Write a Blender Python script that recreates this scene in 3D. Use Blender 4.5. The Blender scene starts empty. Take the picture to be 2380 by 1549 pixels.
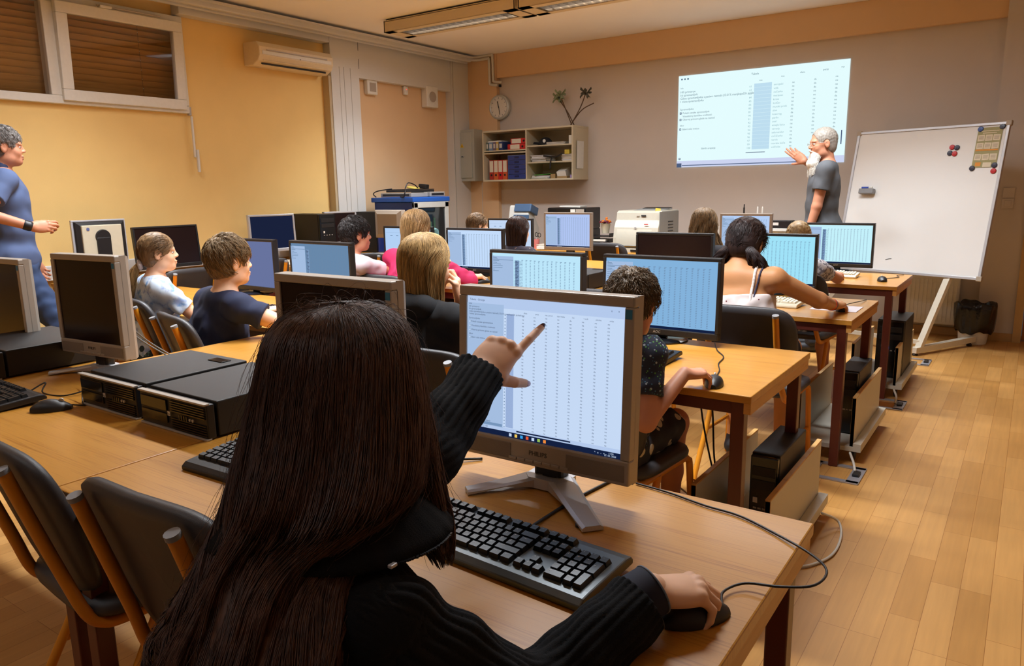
import bpy, bmesh, math, random
import numpy as np
from mathutils import Vector, Matrix
random.seed(7); RNG = np.random.default_rng(7)
SC = bpy.context.scene; COL = SC.collection
PI = math.pi
# ------------------------------------------------------------------ camera
CAM_YAW, CAM_PITCH, CAM_ROLL, CAM_F = -6.09335112e-01, -1.91363362e-01, -1.71013651e-02, 1730.8
def _cam():
    fw = np.array([math.sin(CAM_YAW)*math.cos(CAM_PITCH), math.cos(CAM_YAW)*math.cos(CAM_PITCH), math.sin(CAM_PITCH)])
    r = np.cross(fw, [0, 0, 1]); r /= np.linalg.norm(r); u = np.cross(r, fw)
    r2 = r*math.cos(CAM_ROLL)+u*math.sin(CAM_ROLL); u2 = -r*math.sin(CAM_ROLL)+u*math.cos(CAM_ROLL)
    cd = bpy.data.cameras.new('camera'); cd.sensor_width = 36; cd.lens = CAM_F/2380*36
    cd.clip_start = .02; cd.clip_end = 60
    c = bpy.data.objects.new('camera', cd); COL.objects.link(c)
    M = Matrix([[r2[0], u2[0], -fw[0], 0], [r2[1], u2[1], -fw[1], 0], [r2[2], u2[2], -fw[2], 1.36], [0, 0, 0, 1]])
    c.matrix_world = M; SC.camera = c
_cam()
W = bpy.data.worlds.new('world'); SC.world = W; W.use_nodes = True
W.node_tree.nodes['Background'].inputs[0].default_value = (.8, .8, .85, 1)
W.node_tree.nodes['Background'].inputs[1].default_value = .05
SC.view_settings.view_transform = 'Standard'; SC.view_settings.look = 'None'
SC.view_settings.gamma = 1; SC.view_settings.exposure = 0.0
SC.view_settings.use_curve_mapping = False
SC.cycles.use_denoising = True
SC.cycles.max_bounces = 7; SC.cycles.diffuse_bounces = 4; SC.cycles.glossy_bounces = 3
SC.cycles.transmission_bounces = 4; SC.cycles.sample_clamp_indirect = 6
SC.cycles.caustics_reflective = False; SC.cycles.caustics_refractive = False
LAMPS = [(2.55, 38), (5.62, 38), (-.6, 3)]      # y of each row of ceiling luminaires, watts of one segment
LAMP_COLOR = (.90, .95, 1.0)
# ------------------------------------------------------------------ materials
def s2l(c): return tuple(((v/255)/12.92 if v/255 <= .04045 else ((v/255+.055)/1.055)**2.4) for v in c)
_M = {}
def mat(name, rgb, rough=.5, metal=0., spec=.5, var=.06, scale=40., bump=0., bscale=200., lin=False, emit=None, estr=1., coat=0.):
    if name in _M: return _M[name]
    m = bpy.data.materials.new(name); m.use_nodes = True; nt = m.node_tree; b = nt.nodes['Principled BSDF']
    c = rgb if lin else s2l(rgb)
    b.inputs['Roughness'].default_value = rough; b.inputs['Metallic'].default_value = metal
    b.inputs['Specular IOR Level'].default_value = spec; b.inputs['Coat Weight'].default_value = coat
    if emit is not None:
        b.inputs['Emission Color'].default_value = (*s2l(emit), 1); b.inputs['Emission Strength'].default_value = estr
    b.inputs['Base Color'].default_value = (*c, 1)
    if var > 0 or bump > 0:
        tc = nt.nodes.new('ShaderNodeTexCoord'); n = nt.nodes.new('ShaderNodeTexNoise')
        n.inputs['Scale'].default_value = scale; n.inputs['Detail'].default_value = 3
        nt.links.new(tc.outputs['Object'], n.inputs['Vector'])
        if var > 0:
            mr = nt.nodes.new('ShaderNodeMapRange'); mr.inputs[3].default_value = 1-var; mr.inputs[4].default_value = 1+var
            mx = nt.nodes.new('ShaderNodeMix'); mx.data_type = 'RGBA'; mx.blend_type = 'MULTIPLY'; mx.inputs[0].default_value = 1
            mx.inputs[6].default_value = (*c, 1)
            nt.links.new(n.outputs[0], mr.inputs[0]); nt.links.new(mr.outputs[0], mx.inputs[7]); nt.links.new(mx.outputs[2], b.inputs['Base Color'])
        if bump > 0:
            n2 = nt.nodes.new('ShaderNodeTexNoise'); n2.inputs['Scale'].default_value = bscale
            nt.links.new(tc.outputs['Object'], n2.inputs['Vector'])
            bp = nt.nodes.new('ShaderNodeBump'); bp.inputs['Strength'].default_value = bump; bp.inputs['Distance'].default_value = .002
            nt.links.new(n2.outputs[0], bp.inputs['Height']); nt.links.new(bp.outputs[0], b.inputs['Normal'])
    _M[name] = m; return m
def wood(name, c1, c2, rough, sx, sy, sz, ring=0., coat=0.):
    if name in _M: return _M[name]
    m = bpy.data.materials.new(name); m.use_nodes = True; nt = m.node_tree; b = nt.nodes['Principled BSDF']; N = nt.nodes.new
    tc = N('ShaderNodeTexCoord'); mp = N('ShaderNodeMapping'); mp.inputs['Scale'].default_value = (sx, sy, sz)
    n = N('ShaderNodeTexNoise'); n.inputs['Scale'].default_value = 1; n.inputs['Detail'].default_value = 6; n.inputs['Roughness'].default_value = .65; n.inputs['Distortion'].default_value = ring
    mp2 = N('ShaderNodeMapping'); mp2.inputs['Scale'].default_value = (sx*.2, sy*.12, sz*.2)
    n2 = N('ShaderNodeTexNoise'); n2.inputs['Scale'].default_value = 1; n2.inputs['Detail'].default_value = 2
    ad = N('ShaderNodeMath'); ad.operation = 'ADD'
    cr = N('ShaderNodeValToRGB'); cr.color_ramp.elements[0].position = .78; cr.color_ramp.elements[1].position = 1.2
    cr.color_ramp.elements[0].color = (*s2l(c2), 1); cr.color_ramp.elements[1].color = (*s2l(c1), 1)
    L = nt.links.new
    L(tc.outputs['Object'], mp.inputs[0]); L(mp.outputs[0], n.inputs['Vector']); L(tc.outputs['Object'], mp2.inputs[0]); L(mp2.outputs[0], n2.inputs['Vector'])
    sc_ = N('ShaderNodeMath'); sc_.operation = 'MULTIPLY_ADD'; sc_.inputs[1].default_value = .35; sc_.inputs[2].default_value = .325; L(n2.outputs[0], sc_.inputs[0])
    L(n.outputs[0], ad.inputs[0]); L(sc_.outputs[0], ad.inputs[1]); L(ad.outputs[0], cr.inputs[0]); L(cr.outputs[0], b.inputs['Base Color'])
    b.inputs['Roughness'].default_value = rough; b.inputs['Coat Weight'].default_value = coat; b.inputs['Coat Roughness'].default_value = .15
    _M[name] = m; return m
def emis(name, rgb, st=1.):
    if name in _M: return _M[name]
    m = bpy.data.materials.new(name); m.use_nodes = True; nt = m.node_tree
    nt.nodes.remove(nt.nodes['Principled BSDF']); e = nt.nodes.new('ShaderNodeEmission')
    e.inputs[0].default_value = (*s2l(rgb), 1); e.inputs[1].default_value = st
    nt.links.new(e.outputs[0], nt.nodes['Material Output'].inputs[0]); _M[name] = m; return m
def parquet():
    m = bpy.data.materials.new('parquet'); m.use_nodes = True; nt = m.node_tree; b = nt.nodes['Principled BSDF']; N = nt.nodes.new; L = nt.links.new
    tc = N('ShaderNodeTexCoord'); mp = N('ShaderNodeMapping'); mp.inputs['Rotation'].default_value = (0, 0, PI/2)
    L(tc.outputs['Object'], mp.inputs[0])
    br = N('ShaderNodeTexBrick'); br.offset = .37; br.offset_frequency = 3; br.squash = 1
    br.inputs['Scale'].default_value = 1; br.inputs['Brick Width'].default_value = .46; br.inputs['Row Height'].default_value = .088
    br.inputs['Mortar Size'].default_value = .0011; br.inputs['Mortar Smooth'].default_value = .6; br.inputs['Bias'].default_value = 0
    br.inputs['Color1'].default_value = (*s2l((206, 154, 88)), 1); br.inputs['Color2'].default_value = (*s2l((186, 134, 70)), 1)
    br.inputs['Mortar'].default_value = (*s2l((150, 96, 40)), 1)
    L(mp.outputs[0], br.inputs['Vector'])
    m2 = N('ShaderNodeMapping'); m2.inputs['Scale'].default_value = (60, 3, 1); L(tc.outputs['Object'], m2.inputs[0])
    n = N('ShaderNodeTexNoise'); n.inputs['Scale'].default_value = 1; n.inputs['Detail'].default_value = 5; L(m2.outputs[0], n.inputs['Vector'])
    n3 = N('ShaderNodeTexNoise'); n3.inputs['Scale'].default_value = 1.6; n3.inputs['Detail'].default_value = 3; L(tc.outputs['Object'], n3.inputs['Vector'])
    r = N('ShaderNodeMapRange'); r.inputs[3].default_value = .84; r.inputs[4].default_value = 1.14; L(n.outputs[0], r.inputs[0])
    r3 = N('ShaderNodeMapRange'); r3.inputs[1].default_value = .25; r3.inputs[2].default_value = .75; r3.inputs[3].default_value = .84; r3.inputs[4].default_value = 1.1; L(n3.outputs[0], r3.inputs[0])
    mu = N('ShaderNodeMath'); mu.operation = 'MULTIPLY'; L(r.outputs[0], mu.inputs[0]); L(r3.outputs[0], mu.inputs[1])
    mx = N('ShaderNodeMix'); mx.data_type = 'RGBA'; mx.blend_type = 'MULTIPLY'; mx.inputs[0].default_value = 1
    L(br.outputs[0], mx.inputs[6]); L(mu.outputs[0], mx.inputs[7]); L(mx.outputs[2], b.inputs['Base Color'])
    b.inputs['Roughness'].default_value = .42; b.inputs['Specular IOR Level'].default_value = .4
    return m
TABLE = wood('oak_veneer', (192, 134, 52), (164, 104, 30), .33, 5, 260, 40, .25, .18)
TEDGE = wood('oak_edge', (205, 150, 80), (170, 118, 56), .4, 8, 8, 90, .2)
FRAME = mat('brown_red_lacquer', (92, 40, 30), .35, var=.04)
VINYL = mat('charcoal_vinyl', (56, 54, 56), .42, bump=.25, bscale=900, var=.08)
ORANGE = mat('mustard_lacquer', (214, 136, 28), .35, var=.1, scale=15)
GCAP = mat('grey_plastic_cap', (140, 140, 142), .5)
BLACKP = mat('black_plastic', (24, 23, 25), .42, bump=.15, bscale=1500)
BLACKG = mat('glossy_black_plastic', (14, 14, 17), .18)
OFFSCR = mat('dark_panel', (34, 22, 22), .20, var=0, spec=.22)
SILVERP = mat('silver_plastic', (176, 166, 154), .42, metal=.15, var=.02)
SILVER = mat('bright_silver_plastic', (196, 196, 200), .32, metal=.3, var=.02)
BEIGEP = mat('beige_plastic', (205, 196, 172), .45)
WHITEP = mat('white_plastic', (225, 222, 214), .4)
KEYG = mat('keyboard_grey', (92, 98, 100), .35, metal=.3)
WHITEM = mat('white_metal', (222, 214, 196), .4)
WALLY = mat('yellow_plaster', (242, 206, 134), .85, var=.035, scale=6, bump=.3, bscale=350)
WALLO = mat('apricot_plaster', (224, 188, 146), .85, var=.03, scale=6, bump=.3, bscale=350)
WALLC = mat('cream_plaster', (208, 198, 190), .85, var=.03, scale=5, bump=.3, bscale=350)
CEIL = mat('ceiling_paint', (246, 242, 238), .9, var=.02, scale=4)
TRIMW = mat('white_laminate', (212, 210, 206), .5, var=.02)
GLASS_DARK = mat('dark_gloss_glass', (20, 22, 26), .08)
LAMIN = mat('grey_laminate', (200, 194, 178), .45, var=.03)
# ------------------------------------------------------------------ mesh helpers
class MB:
    def __init__(s): s.v = []; s.f = []; s.mi = []; s.mats = []
    def _m(s, m):
        if m not in s.mats: s.mats.append(m)
        return s.mats.index(m)
    def raw(s, vs, fs, m, M=None):
        o = len(s.v); k = s._m(m)
        for p in vs: s.v.append(tuple(M @ Vector(p)) if M is not None else tuple(p))
        for f in fs: s.f.append(tuple(i+o for i in f)); s.mi.append(k)
        return s
    def box(s, c, d, m, rot=None, b=0.0):
        x, y, z = d[0]/2, d[1]/2, d[2]/2
        M = Matrix.Translation(c)
        if rot: M = M @ Matrix.Rotation(rot[2], 4, 'Z') @ Matrix.Rotation(rot[1], 4, 'Y') @ Matrix.Rotation(rot[0], 4, 'X')
        if b <= 0:
            vs = [(i*x, j*y, k*z) for i in (-1, 1) for j in (-1, 1) for k in (-1, 1)]
            fs = [(0, 1, 3, 2), (4, 6, 7, 5), (0, 4, 5, 1), (2, 3, 7, 6), (0, 2, 6, 4), (1, 5, 7, 3)]
            return s.raw(vs, fs, m, M)
        bm = bmesh.new(); bmesh.ops.create_cube(bm, size=1)
        for v in bm.verts: v.co = Vector((v.co.x*d[0], v.co.y*d[1], v.co.z*d[2]))
        bmesh.ops.bevel(bm, geom=bm.edges[:], offset=min(b, min(d)*.45), segments=2, affect='EDGES', profile=.5)
        bm.verts.index_update()
        vs = [tuple(v.co) for v in bm.verts]; fs = [tuple(v.index for v in f.verts) for f in bm.faces]; bm.free()
        return s.raw(vs, fs, m, M)
    def prism(s, poly, z0, z1, m, M=None):
        n = len(poly); vs = [(p[0], p[1], z0) for p in poly]+[(p[0], p[1], z1) for p in poly]
        fs = [tuple(range(n-1, -1, -1)), tuple(range(n, 2*n))]+[(i, (i+1) % n, n+(i+1) % n, n+i) for i in range(n)]
        return s.raw(vs, fs, m, M)
    def tube(s, pts, r, m, n=8, cap=True):
        P = [Vector(p) for p in pts]; R = r if isinstance(r, (list, tuple)) else [r]*len(P)
        vs = []; fs = []; up = None
        for i, p in enumerate(P):
            t = (P[min(i+1, len(P)-1)]-P[max(i-1, 0)]).normalized()
            if up is None:
                up = t.orthogonal().normalized()
            up = (up-t*up.dot(t)).normalized(); w = t.cross(up)
            for k in range(n):
                a = 2*PI*k/n; vs.append(p+(up*math.cos(a)+w*math.sin(a))*R[i])
        for i in range(len(P)-1):
            for k in range(n): fs.append((i*n+k, i*n+(k+1) % n, (i+1)*n+(k+1) % n, (i+1)*n+k))
        if cap: fs.append(tuple(range(n-1, -1, -1))); fs.append(tuple((len(P)-1)*n+k for k in range(n)))
        return s.raw(vs, fs, m)
    def lathe(s, prof, m, n=24, M=None, cap=True):
        vs = []; fs = []
        for r, z in prof:
            for k in range(n): a = 2*PI*k/n; vs.append((r*math.cos(a), r*math.sin(a), z))
        for i in range(len(prof)-1):
            for k in range(n): fs.append((i*n+k, i*n+(k+1) % n, (i+1)*n+(k+1) % n, (i+1)*n+k))
        if cap: fs.append(tuple(range(n-1, -1, -1))); fs.append(tuple((len(prof)-1)*n+k for k in range(n)))
        return s.raw(vs, fs, m, M)
    def grid(s, G, m, closeu=False, M=None):
        a = len(G); b = len(G[0]); vs = [p for row in G for p in row]
        fs = [(i*b+j, i*b+(j+1) % b, ((i+1) % a)*b+(j+1) % b, ((i+1) % a)*b+j) for i in range(a-1) for j in range(b if closeu else b-1)]
        return s.raw(vs, fs, m, M)
    def build(s, name, parent=None, smooth=False, bevel=0., loc=None):
        me = bpy.data.meshes.new(name); me.from_pydata([tuple(v) for v in s.v], [], s.f)
        for m in s.mats: me.materials.append(m)
        me.polygons.foreach_set('material_index', s.mi)
        if smooth: me.polygons.foreach_set('use_smooth', [True]*len(me.polygons))
        me.update(); o = bpy.data.objects.new(name, me); COL.objects.link(o)
        if smooth == 'auto':
            try: me.set_sharp_from_angle(angle=math.radians(38))
            except Exception: pass
        if bevel > 0:
            bv = o.modifiers.new('bevel', 'BEVEL'); bv.width = bevel; bv.segments = 2; bv.limit_method = 'ANGLE'; bv.angle_limit = .7
        if parent is not None: o.parent = parent
        if loc is not None: o.location = loc
        return o
def tag(o, label=None, cat=None, group=None, kind=None):
    if label: o['label'] = label
    if cat: o['category'] = cat
    if group: o['group'] = group
    if kind: o['kind'] = kind
    return o
def empty(name, loc, label, cat, group=None, rz=0.):
    e = bpy.data.objects.new(name, None); COL.objects.link(e); e.empty_display_size = .05
    e.location = loc; e.rotation_euler = (0, 0, rz); return tag(e, label, cat, group)
def struct(mb, name, parent=None, bevel=0., smooth=False):
    o = mb.build(name, parent, bevel=bevel, smooth=smooth)
    o['kind'] = 'structure'
    return o
def copy_tree(o, parent=None):
    c = o.copy(); COL.objects.link(c)
    if parent is not None: c.parent = parent
    for ch in list(o.children): copy_tree(ch, c)
    return c
def smoothpath(pts, n=6):
    P = [Vector(p) for p in pts]; out = []
    for i in range(len(P)-1):
        p0 = P[max(i-1, 0)]; p1 = P[i]; p2 = P[i+1]; p3 = P[min(i+2, len(P)-1)]
        for k in range(n):
            t = k/n; out.append(.5*((2*p1)+(p2-p0)*t+(2*p0-5*p1+4*p2-p3)*t*t+(3*p1-p0-3*p2+p3)*t**3))
    out.append(P[-1]); return out
def cable(name, pts, r, m, label, group=None, parent=None):
    o = MB().tube(smoothpath(pts, 7), r, m, 7).build(name, parent, smooth=True)
    if parent is None: tag(o, label, 'cable', group)
    return o
_TC = {}
def textgeo(s, size, extr=0.):
    k = (s, size, extr)
    if k in _TC: return _TC[k]
    cu = bpy.data.curves.new('t', 'FONT'); cu.body = s; cu.size = size; cu.align_x = 'CENTER'; cu.align_y = 'CENTER'; cu.extrude = extr; cu.resolution_u = 2
    o = bpy.data.objects.new('t', cu); COL.objects.link(o); bpy.context.view_layer.update()
    me = o.to_mesh(); vs = [tuple(v.co) for v in me.vertices]; fs = [tuple(p.vertices) for p in me.polygons]
    o.to_mesh_clear(); bpy.data.objects.remove(o); bpy.data.curves.remove(cu); _TC[k] = (vs, fs); return _TC[k]
# facing -Y: text plane in XZ, readable from -Y
FY = Matrix.Rotation(PI/2, 4, 'X')
def addtext(mb, s, size, pos, m, R=None, align='c', extr=0.):
    vs, fs = textgeo(s, size, extr)
    if not vs: return mb
    if align == 'l': x0 = min(v[0] for v in vs); vs = [(v[0]-x0, v[1], v[2]) for v in vs]
    return mb.raw(vs, fs, m, Matrix.Translation(pos) @ (R if R is not None else FY))
# ================================================================== ROOM
struct(MB().box((-2.35, 2.6, -.05), (8.1, 10.6, .1), parquet()), 'floor')
struct(MB().box((-2.35, 2.6, 3.0), (8.1, 10.6, .1), CEIL), 'ceiling')
o = MB().box((-3.2, 7.76, 1.475), (6.1, .2, 2.95), WALLC)
o.box((-.195, 7.61, 1.475), (.27, .1, 2.95), WALLC)
o.box((.72, 7.76, 2.55), (1.6, .2, .8), WALLC).box((1.3, 7.76, 1.05), (.44, .2, 2.1), WALLC)
struct(o, 'wall_front')
struct(MB().box((1.65, 2.6, 1.475), (.1, 10.6, 2.95), WALLC), 'wall_right')
struct(MB().box((-2.35, -2.65, 1.475), (8.1, .1, 2.95), WALLC), 'wall_back')
o = MB().box((-6.1, 1.5, 1.015), (.2, 8.0, 2.03), WALLY).box((-6.1, 1.5, 2.875), (.2, 8.0, .15), WALLY)
o.box((-6.1, -.8, 2.415), (.2, 3.6, .77), WALLY).box((-6.1, 4.665, 2.415), (.2, 1.67, .77), WALLY)
o.box((-6.1, 6.58, 1.475), (.2, 2.16, 2.95), WALLO)
struct(o, 'wall_left')
# painted column in the corner, beam above the front wall
struct(MB().box((-5.72, 7.63, 1.475), (.5, .06, 2.95), WALLO).box((-5.72, 7.598, .9), (.008, .004, 1.1), WALLC), 'trim_1')
struct(MB().box((-2.9, 7.64, 2.81), (5.14, .06, .28), WALLO, b=.004), 'trim_2')
# white laminate columns and headers on the window side
c = MB().box((-5.96, 5.57, 1.475), (.12, .38, 2.95), TRIMW)
for yy in (5.49, 5.55, 5.64): c.box((-5.899, yy, 1.35), (.003, .004, 2.5), mat('seam_grey', (170, 164, 154), .6))
c.box((-5.96, 5.365, 1.25), (.10, .03, 2.5), mat('brownish_edge', (190, 172, 140), .6))  # brownish side face of the column
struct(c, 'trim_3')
struct(MB().box((-5.95, 7.44, 1.475), (.10, .32, 2.95), TRIMW).box((-5.898, 7.30, 1.475), (.004, .006, 2.95), mat('seam_grey', (170, 164, 154), .6)), 'trim_4')
struct(MB().box((-5.945, 4.57, 2.875), (.11, 1.60, .13), TRIMW, b=.004), 'trim_5')
c = MB().box((-5.96, 6.52, 2.735), (.08, 1.52, .43), TRIMW, b=.003)
c.box((-5.96, 5.78, 2.84), (.085, .008, .1), BLACKP).box((-5.96, 5.78, 2.66), (.085, .008, .1), BLACKP)
struct(c, 'trim_6')
# ceiling cable trunking along the window side
struct(MB().box((-5.79, 2.45, 2.895), (.05, 10.1, .05), TRIMW, b=.008).box((-5.74, 2.45, 2.915), (.06, 10.1, .012), TRIMW).box((-5.84, 2.45, 2.87), (.035, 10.1, .03), TRIMW, b=.006), 'trim_7')
struct(MB().box((-5.975, 2.4, .80), (.05, 6.0, .11), TRIMW, b=.006), 'trim_8')
for i, (x0, x1, yy) in enumerate(((-5.5, -.33, 7.655), (-.33, -.06, 7.555))):
    struct(MB().box(((x0+x1)/2, yy, .035), (x1-x0, .014, .07), mat('oak_skirting', (190, 150, 96), .5)), 'baseboard_front_%d' % i if i else 'baseboard_front')
struct(MB().box((-5.993, .5, .035), (.014, 6, .07), mat('oak_skirting', (190, 150, 96), .5)), 'baseboard_left')
# ---- strip window with wooden blinds
wf = MB(); z0, z1, y0, y1, ym = 2.03, 2.80, 1.0, 3.83, 2.79
for (a, b_, c_, d_) in ((y0, y1, z0, z0+.06), (y0, y1, z1-.06, z1), (y0, y0+.06, z0+.06, z1-.06), (y1-.06, y1, z0+.06, z1-.06), (ym-.05, ym+.03, z0+.06, z1-.06)):
    wf.box((-6.0, (a+b_)/2, (c_+d_)/2), (.10, b_-a, d_-c_), WHITEP, b=.006)
win = struct(wf, 'window_1')
def thinglass(name, tint=(1, 1, 1), f=1.5):
    m = bpy.data.materials.new(name); m.use_nodes = True; nt = m.node_tree; nt.nodes.remove(nt.nodes['Principled BSDF']); N = nt.nodes.new
    t = N('ShaderNodeBsdfTransparent'); t.inputs[0].default_value = (*tint, 1); g_ = N('ShaderNodeBsdfGlossy'); g_.inputs['Roughness'].default_value = .03
    lw_ = N('ShaderNodeLayerWeight'); fr = N('ShaderNodeMath'); fr.operation = 'POWER'; fr.inputs[1].default_value = 4; f2 = N('ShaderNodeMath'); f2.operation = 'MULTIPLY_ADD'; f2.inputs[1].default_value = .5; f2.inputs[2].default_value = .045; mx = N('ShaderNodeMixShader'); L = nt.links.new
    L(lw_.outputs['Facing'], fr.inputs[0]); L(fr.outputs[0], f2.inputs[0]); L(f2.outputs[0], mx.inputs[0]); L(t.outputs[0], mx.inputs[1]); L(g_.outputs[0], mx.inputs[2]); L(mx.outputs[0], nt.nodes['Material Output'].inputs[0]); return m
g = thinglass('window_glass', (.9, .9, .9), 1.6)
MB().box((-5.99, (y0+ym)/2, 2.415), (.006, ym-y0-.1, .68), g).build('pane', win)
def sashM(): return Matrix.Translation((-5.945, 0, 2.055)) @ Matrix.Rotation(math.radians(2.2), 4, 'Y')
sm = MB(); SM = sashM()
def sbox(mb, yc, zc, dy, dz, m, dx=.05, x=0.):
    t = MB().box((x, yc, zc), (dx, dy, dz), m, b=.006); return mb.raw(t.v, t.f, m, SM)
a, b_ = 2.81, 3.79
for (yc, zc, dy, dz) in (((a+b_)/2, .04, b_-a, .08), ((a+b_)/2, .65, b_-a, .08), (a+.04, .345, .08, .53), (b_-.04, .345, .08, .53)): sbox(sm, yc, zc, dy, dz, WHITEP)
sash = sm.build('sash', win)
t = MB(); sbox(t, (a+b_)/2, .345, b_-a-.15, .54, g, dx=.006); t.build('pane', sash)
t = MB(); sbox(t, a+.36, .70, .09, .02, WHITEP, x=.02); sbox(t, a+.55, .705, .5, .012, SILVERP, x=.02, dx=.02); t.build('latch', sash)
for yy in (a+.12, b_-.12): MB().box((-5.935, yy, 2.062), (.03, .08, .018), WHITEP, b=.004).build('hinge', win)
BL = wood('blind_wood', (206, 148, 74), (180, 122, 52), .5, 8, 3, 60)
bl = MB()
for i in range(16): bl.box((-6.13, (y0+y1)/2, 2.06+i*.049), (.054, y1-y0, .004), BL, rot=(0, math.radians(-60), 0))
bl.build('blind_slats', win)
bd = MB()
for i in range(8): bd.lathe([(.0015, -.003), (.004, 0), (.0015, .003)], WHITEP, 8, Matrix.Translation((-6.06, 3.50, 2.14+i*.072)))  # white beads on the blind cord stand in for reflection glints
bd.tube([(-6.06, 3.5, 2.08), (-6.06, 3.5, 2.8)], .001, BLACKP, 4)
bd.build('glint_beads', win)
MB().box((-6.19, 2.415, 2.415), (.02, 2.84, .77), mat('night_board', (30, 24, 18), .7)).build('back_board', win)
r = MB().box((-5.965, 3.845, 1.84), (.018, .016, .34), WHITEP, b=.003).box((-5.955, 3.865, 1.64), (.022, .02, .19), WHITEP, b=.004)
r.box((-5.965, 3.83, 2.05), (.03, .02, .07), SILVERP); r.build('opening_rod', win)
# ---- door at the right end of the front wall
d = MB().box((-.03, 7.60, 1.05), (.06, .14, 2.10), mat('door_frame_wood', (196, 160, 104), .45)).box((.52, 7.60, 2.13), (1.16, .14, .06), mat('door_frame_wood', (196, 160, 104), .45)).box((1.07, 7.60, 1.05), (.06, .14, 2.10), mat('door_frame_wood', (196, 160, 104), .45))
d = struct(d, 'door_1')
MB().box((.52, 7.66, 1.05), (1.03, .04, 2.08), wood('door_leaf_wood', (176, 112, 48), (140, 84, 32), .4, 20, 20, 2)).build('door_leaf', d)
MB().box((.95, 7.61, 1.05), (.03, .02, .2), SILVER, b=.004).tube([(.95, 7.62, 1.08), (.95, 7.57, 1.08), (.84, 7.57, 1.08)], .009, SILVER).build('door_handle', d)
# ================================================================== CEILING LUMINAIRES
LOUV = mat('louvre_aluminium', (205, 206, 212), .22, metal=.85, var=0); LBOX = mat('luminaire_enamel', (212, 196, 166), .5, var=.02)
TUBEM = emis('lamp_tube', (255, 222, 178), 2.2)
def luminaire(x0, x1, y, label, watts):
    e = empty('ceiling_luminaire', ((x0+x1)/2, y, 2.94), label, 'ceiling light', 'ceiling luminaires')
    Lx = x1-x0; hw = .17
    b = MB(); b.box((0, -hw+.006, -.06), (Lx, .012, .10), LBOX, b=.003).box((0, hw-.006, -.06), (Lx, .012, .10), LBOX, b=.003)
    b.box((0, 0, -.012), (Lx, 2*hw, .012), LBOX).box((-Lx/2+.006, 0, -.06), (.012, 2*hw, .10), LBOX).box((Lx/2-.006, 0, -.06), (.012, 2*hw, .10), LBOX)
    b.box((0, -hw+.035, -.108), (Lx, .07, .006), LBOX).box((0, hw-.035, -.108), (Lx, .07, .006), LBOX).box((-Lx/2+.06, 0, -.108), (.12, 2*hw, .006), LBOX).box((Lx/2-.06, 0, -.108), (.12, 2*hw, .006), LBOX)
    b.box((0, 0, .0), (Lx*.98, .30, .012), BLACKP)
    b.build('housing', e)
    l = MB(); n = int((Lx-.3)/.075)
    for i in range(n+1): l.box((-Lx/2+.15+i*(Lx-.3)/n, 0, -.085), (.004, .19, .045), LOUV)
    l.box((0, .004, -.085), (Lx-.26, .004, .05), LOUV).box((0, -.095, -.082), (Lx-.26, .004, .055), LOUV, rot=(.25, 0, 0)).box((0, .095, -.082), (Lx-.26, .004, .055), LOUV, rot=(-.25, 0, 0))
    l.build('louvre', e)
    t = MB()
    for yy in (-.048, .052): t.tube([(-Lx/2+.17, yy, -.045), (Lx/2-.17, yy, -.045)], .013, TUBEM, 8)
    t.build('lamp_tube', e)
    ld = bpy.data.lights.new('tube_light', 'AREA'); ld.shape = 'RECTANGLE'; ld.size = Lx-.3; ld.size_y = .18; ld.energy = watts
    ld.color = LAMP_COLOR; ld.spread = math.radians(112)
    l2 = ld.copy(); l2.spread = math.radians(170); l2.energy = watts*.38; lw = bpy.data.objects.new('upper_wall_fill', l2); COL.objects.link(lw); lw.parent = e; lw.location = (0, 0, -.119)  # wide second light added for louvre scatter, to fill the upper walls
    lo = bpy.data.objects.new('tube_light', ld); COL.objects.link(lo); lo.parent = e; lo.location = (0, 0, -.118)
rows = ['over the rear desks behind the viewer', 'over the middle of the classroom']
for ri, (yy, wt) in enumerate(((2.55, LAMPS[0][1]), (5.62, LAMPS[1][1]), (-.6, LAMPS[2][1]))):
    for si, (x0, x1) in enumerate(((-5.22, -3.72), (-3.69, -2.19), (-2.16, -.66))):
        where = ['above the second desk row', 'nearest the front wall', 'at the back of the room'][ri]
        side = ['window end', 'middle segment', 'door end'][si]
        luminaire(x0, x1, yy, 'long louvred ceiling luminaire %s, %s' % (where, side), wt)
# ================================================================== THINGS ON THE WALLS
e = empty('air_conditioner', (-5.998, 4.87, 2.49), 'white wall mounted air conditioner above the yellow wall beside the white column', 'air conditioner')
pr = [(0, 0), (.12, -.005), (.20, .035), (.225, .075), (.225, .15), (.19, .195), (0, .20)]
MB().prism([(p[0], p[1]) for p in pr], -.43, .43, mat('ivory_plastic', (226, 208, 174), .4), Matrix.Rotation(-PI/2, 4, 'X') @ Matrix.Scale(-1, 4, (0, 1, 0))).build('casing', e, bevel=.008)
MB().box((.228, 0, .125), (.006, .70, .008), SILVERP).box((.228, 0, .10), (.004, .80, .03), WHITEP).build('front_strip', e)
MB().box((.20, 0, .045), (.035, .76, .006), mat('ivory_plastic', (226, 208, 174), .4), rot=(0, .7, 0)).build('air_flap', e)
MB().box((.165, 0, .017), (.03, .74, .012), BLACKP, rot=(0, .5, 0)).build('air_slot', e)
MB().box((.232, .02, .085), (.002, .008, .008), BLACKP).build('indicator', e)
e = empty('wall_speaker', (-5.998, 5.99, 2.45), 'small square white speaker box high on the apricot wall', 'speaker')
MB().box((.03, 0, 0), (.06, .15, .15), WHITEP, b=.012).build('casing', e); MB().box((.062, 0, 0), (.004, .09, .09), SILVERP).build('grille', e)
e = empty('motion_sensor', (-5.998, 6.54, 2.47), 'small white alarm sensor with a red light between two wall boxes', 'sensor')
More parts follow.
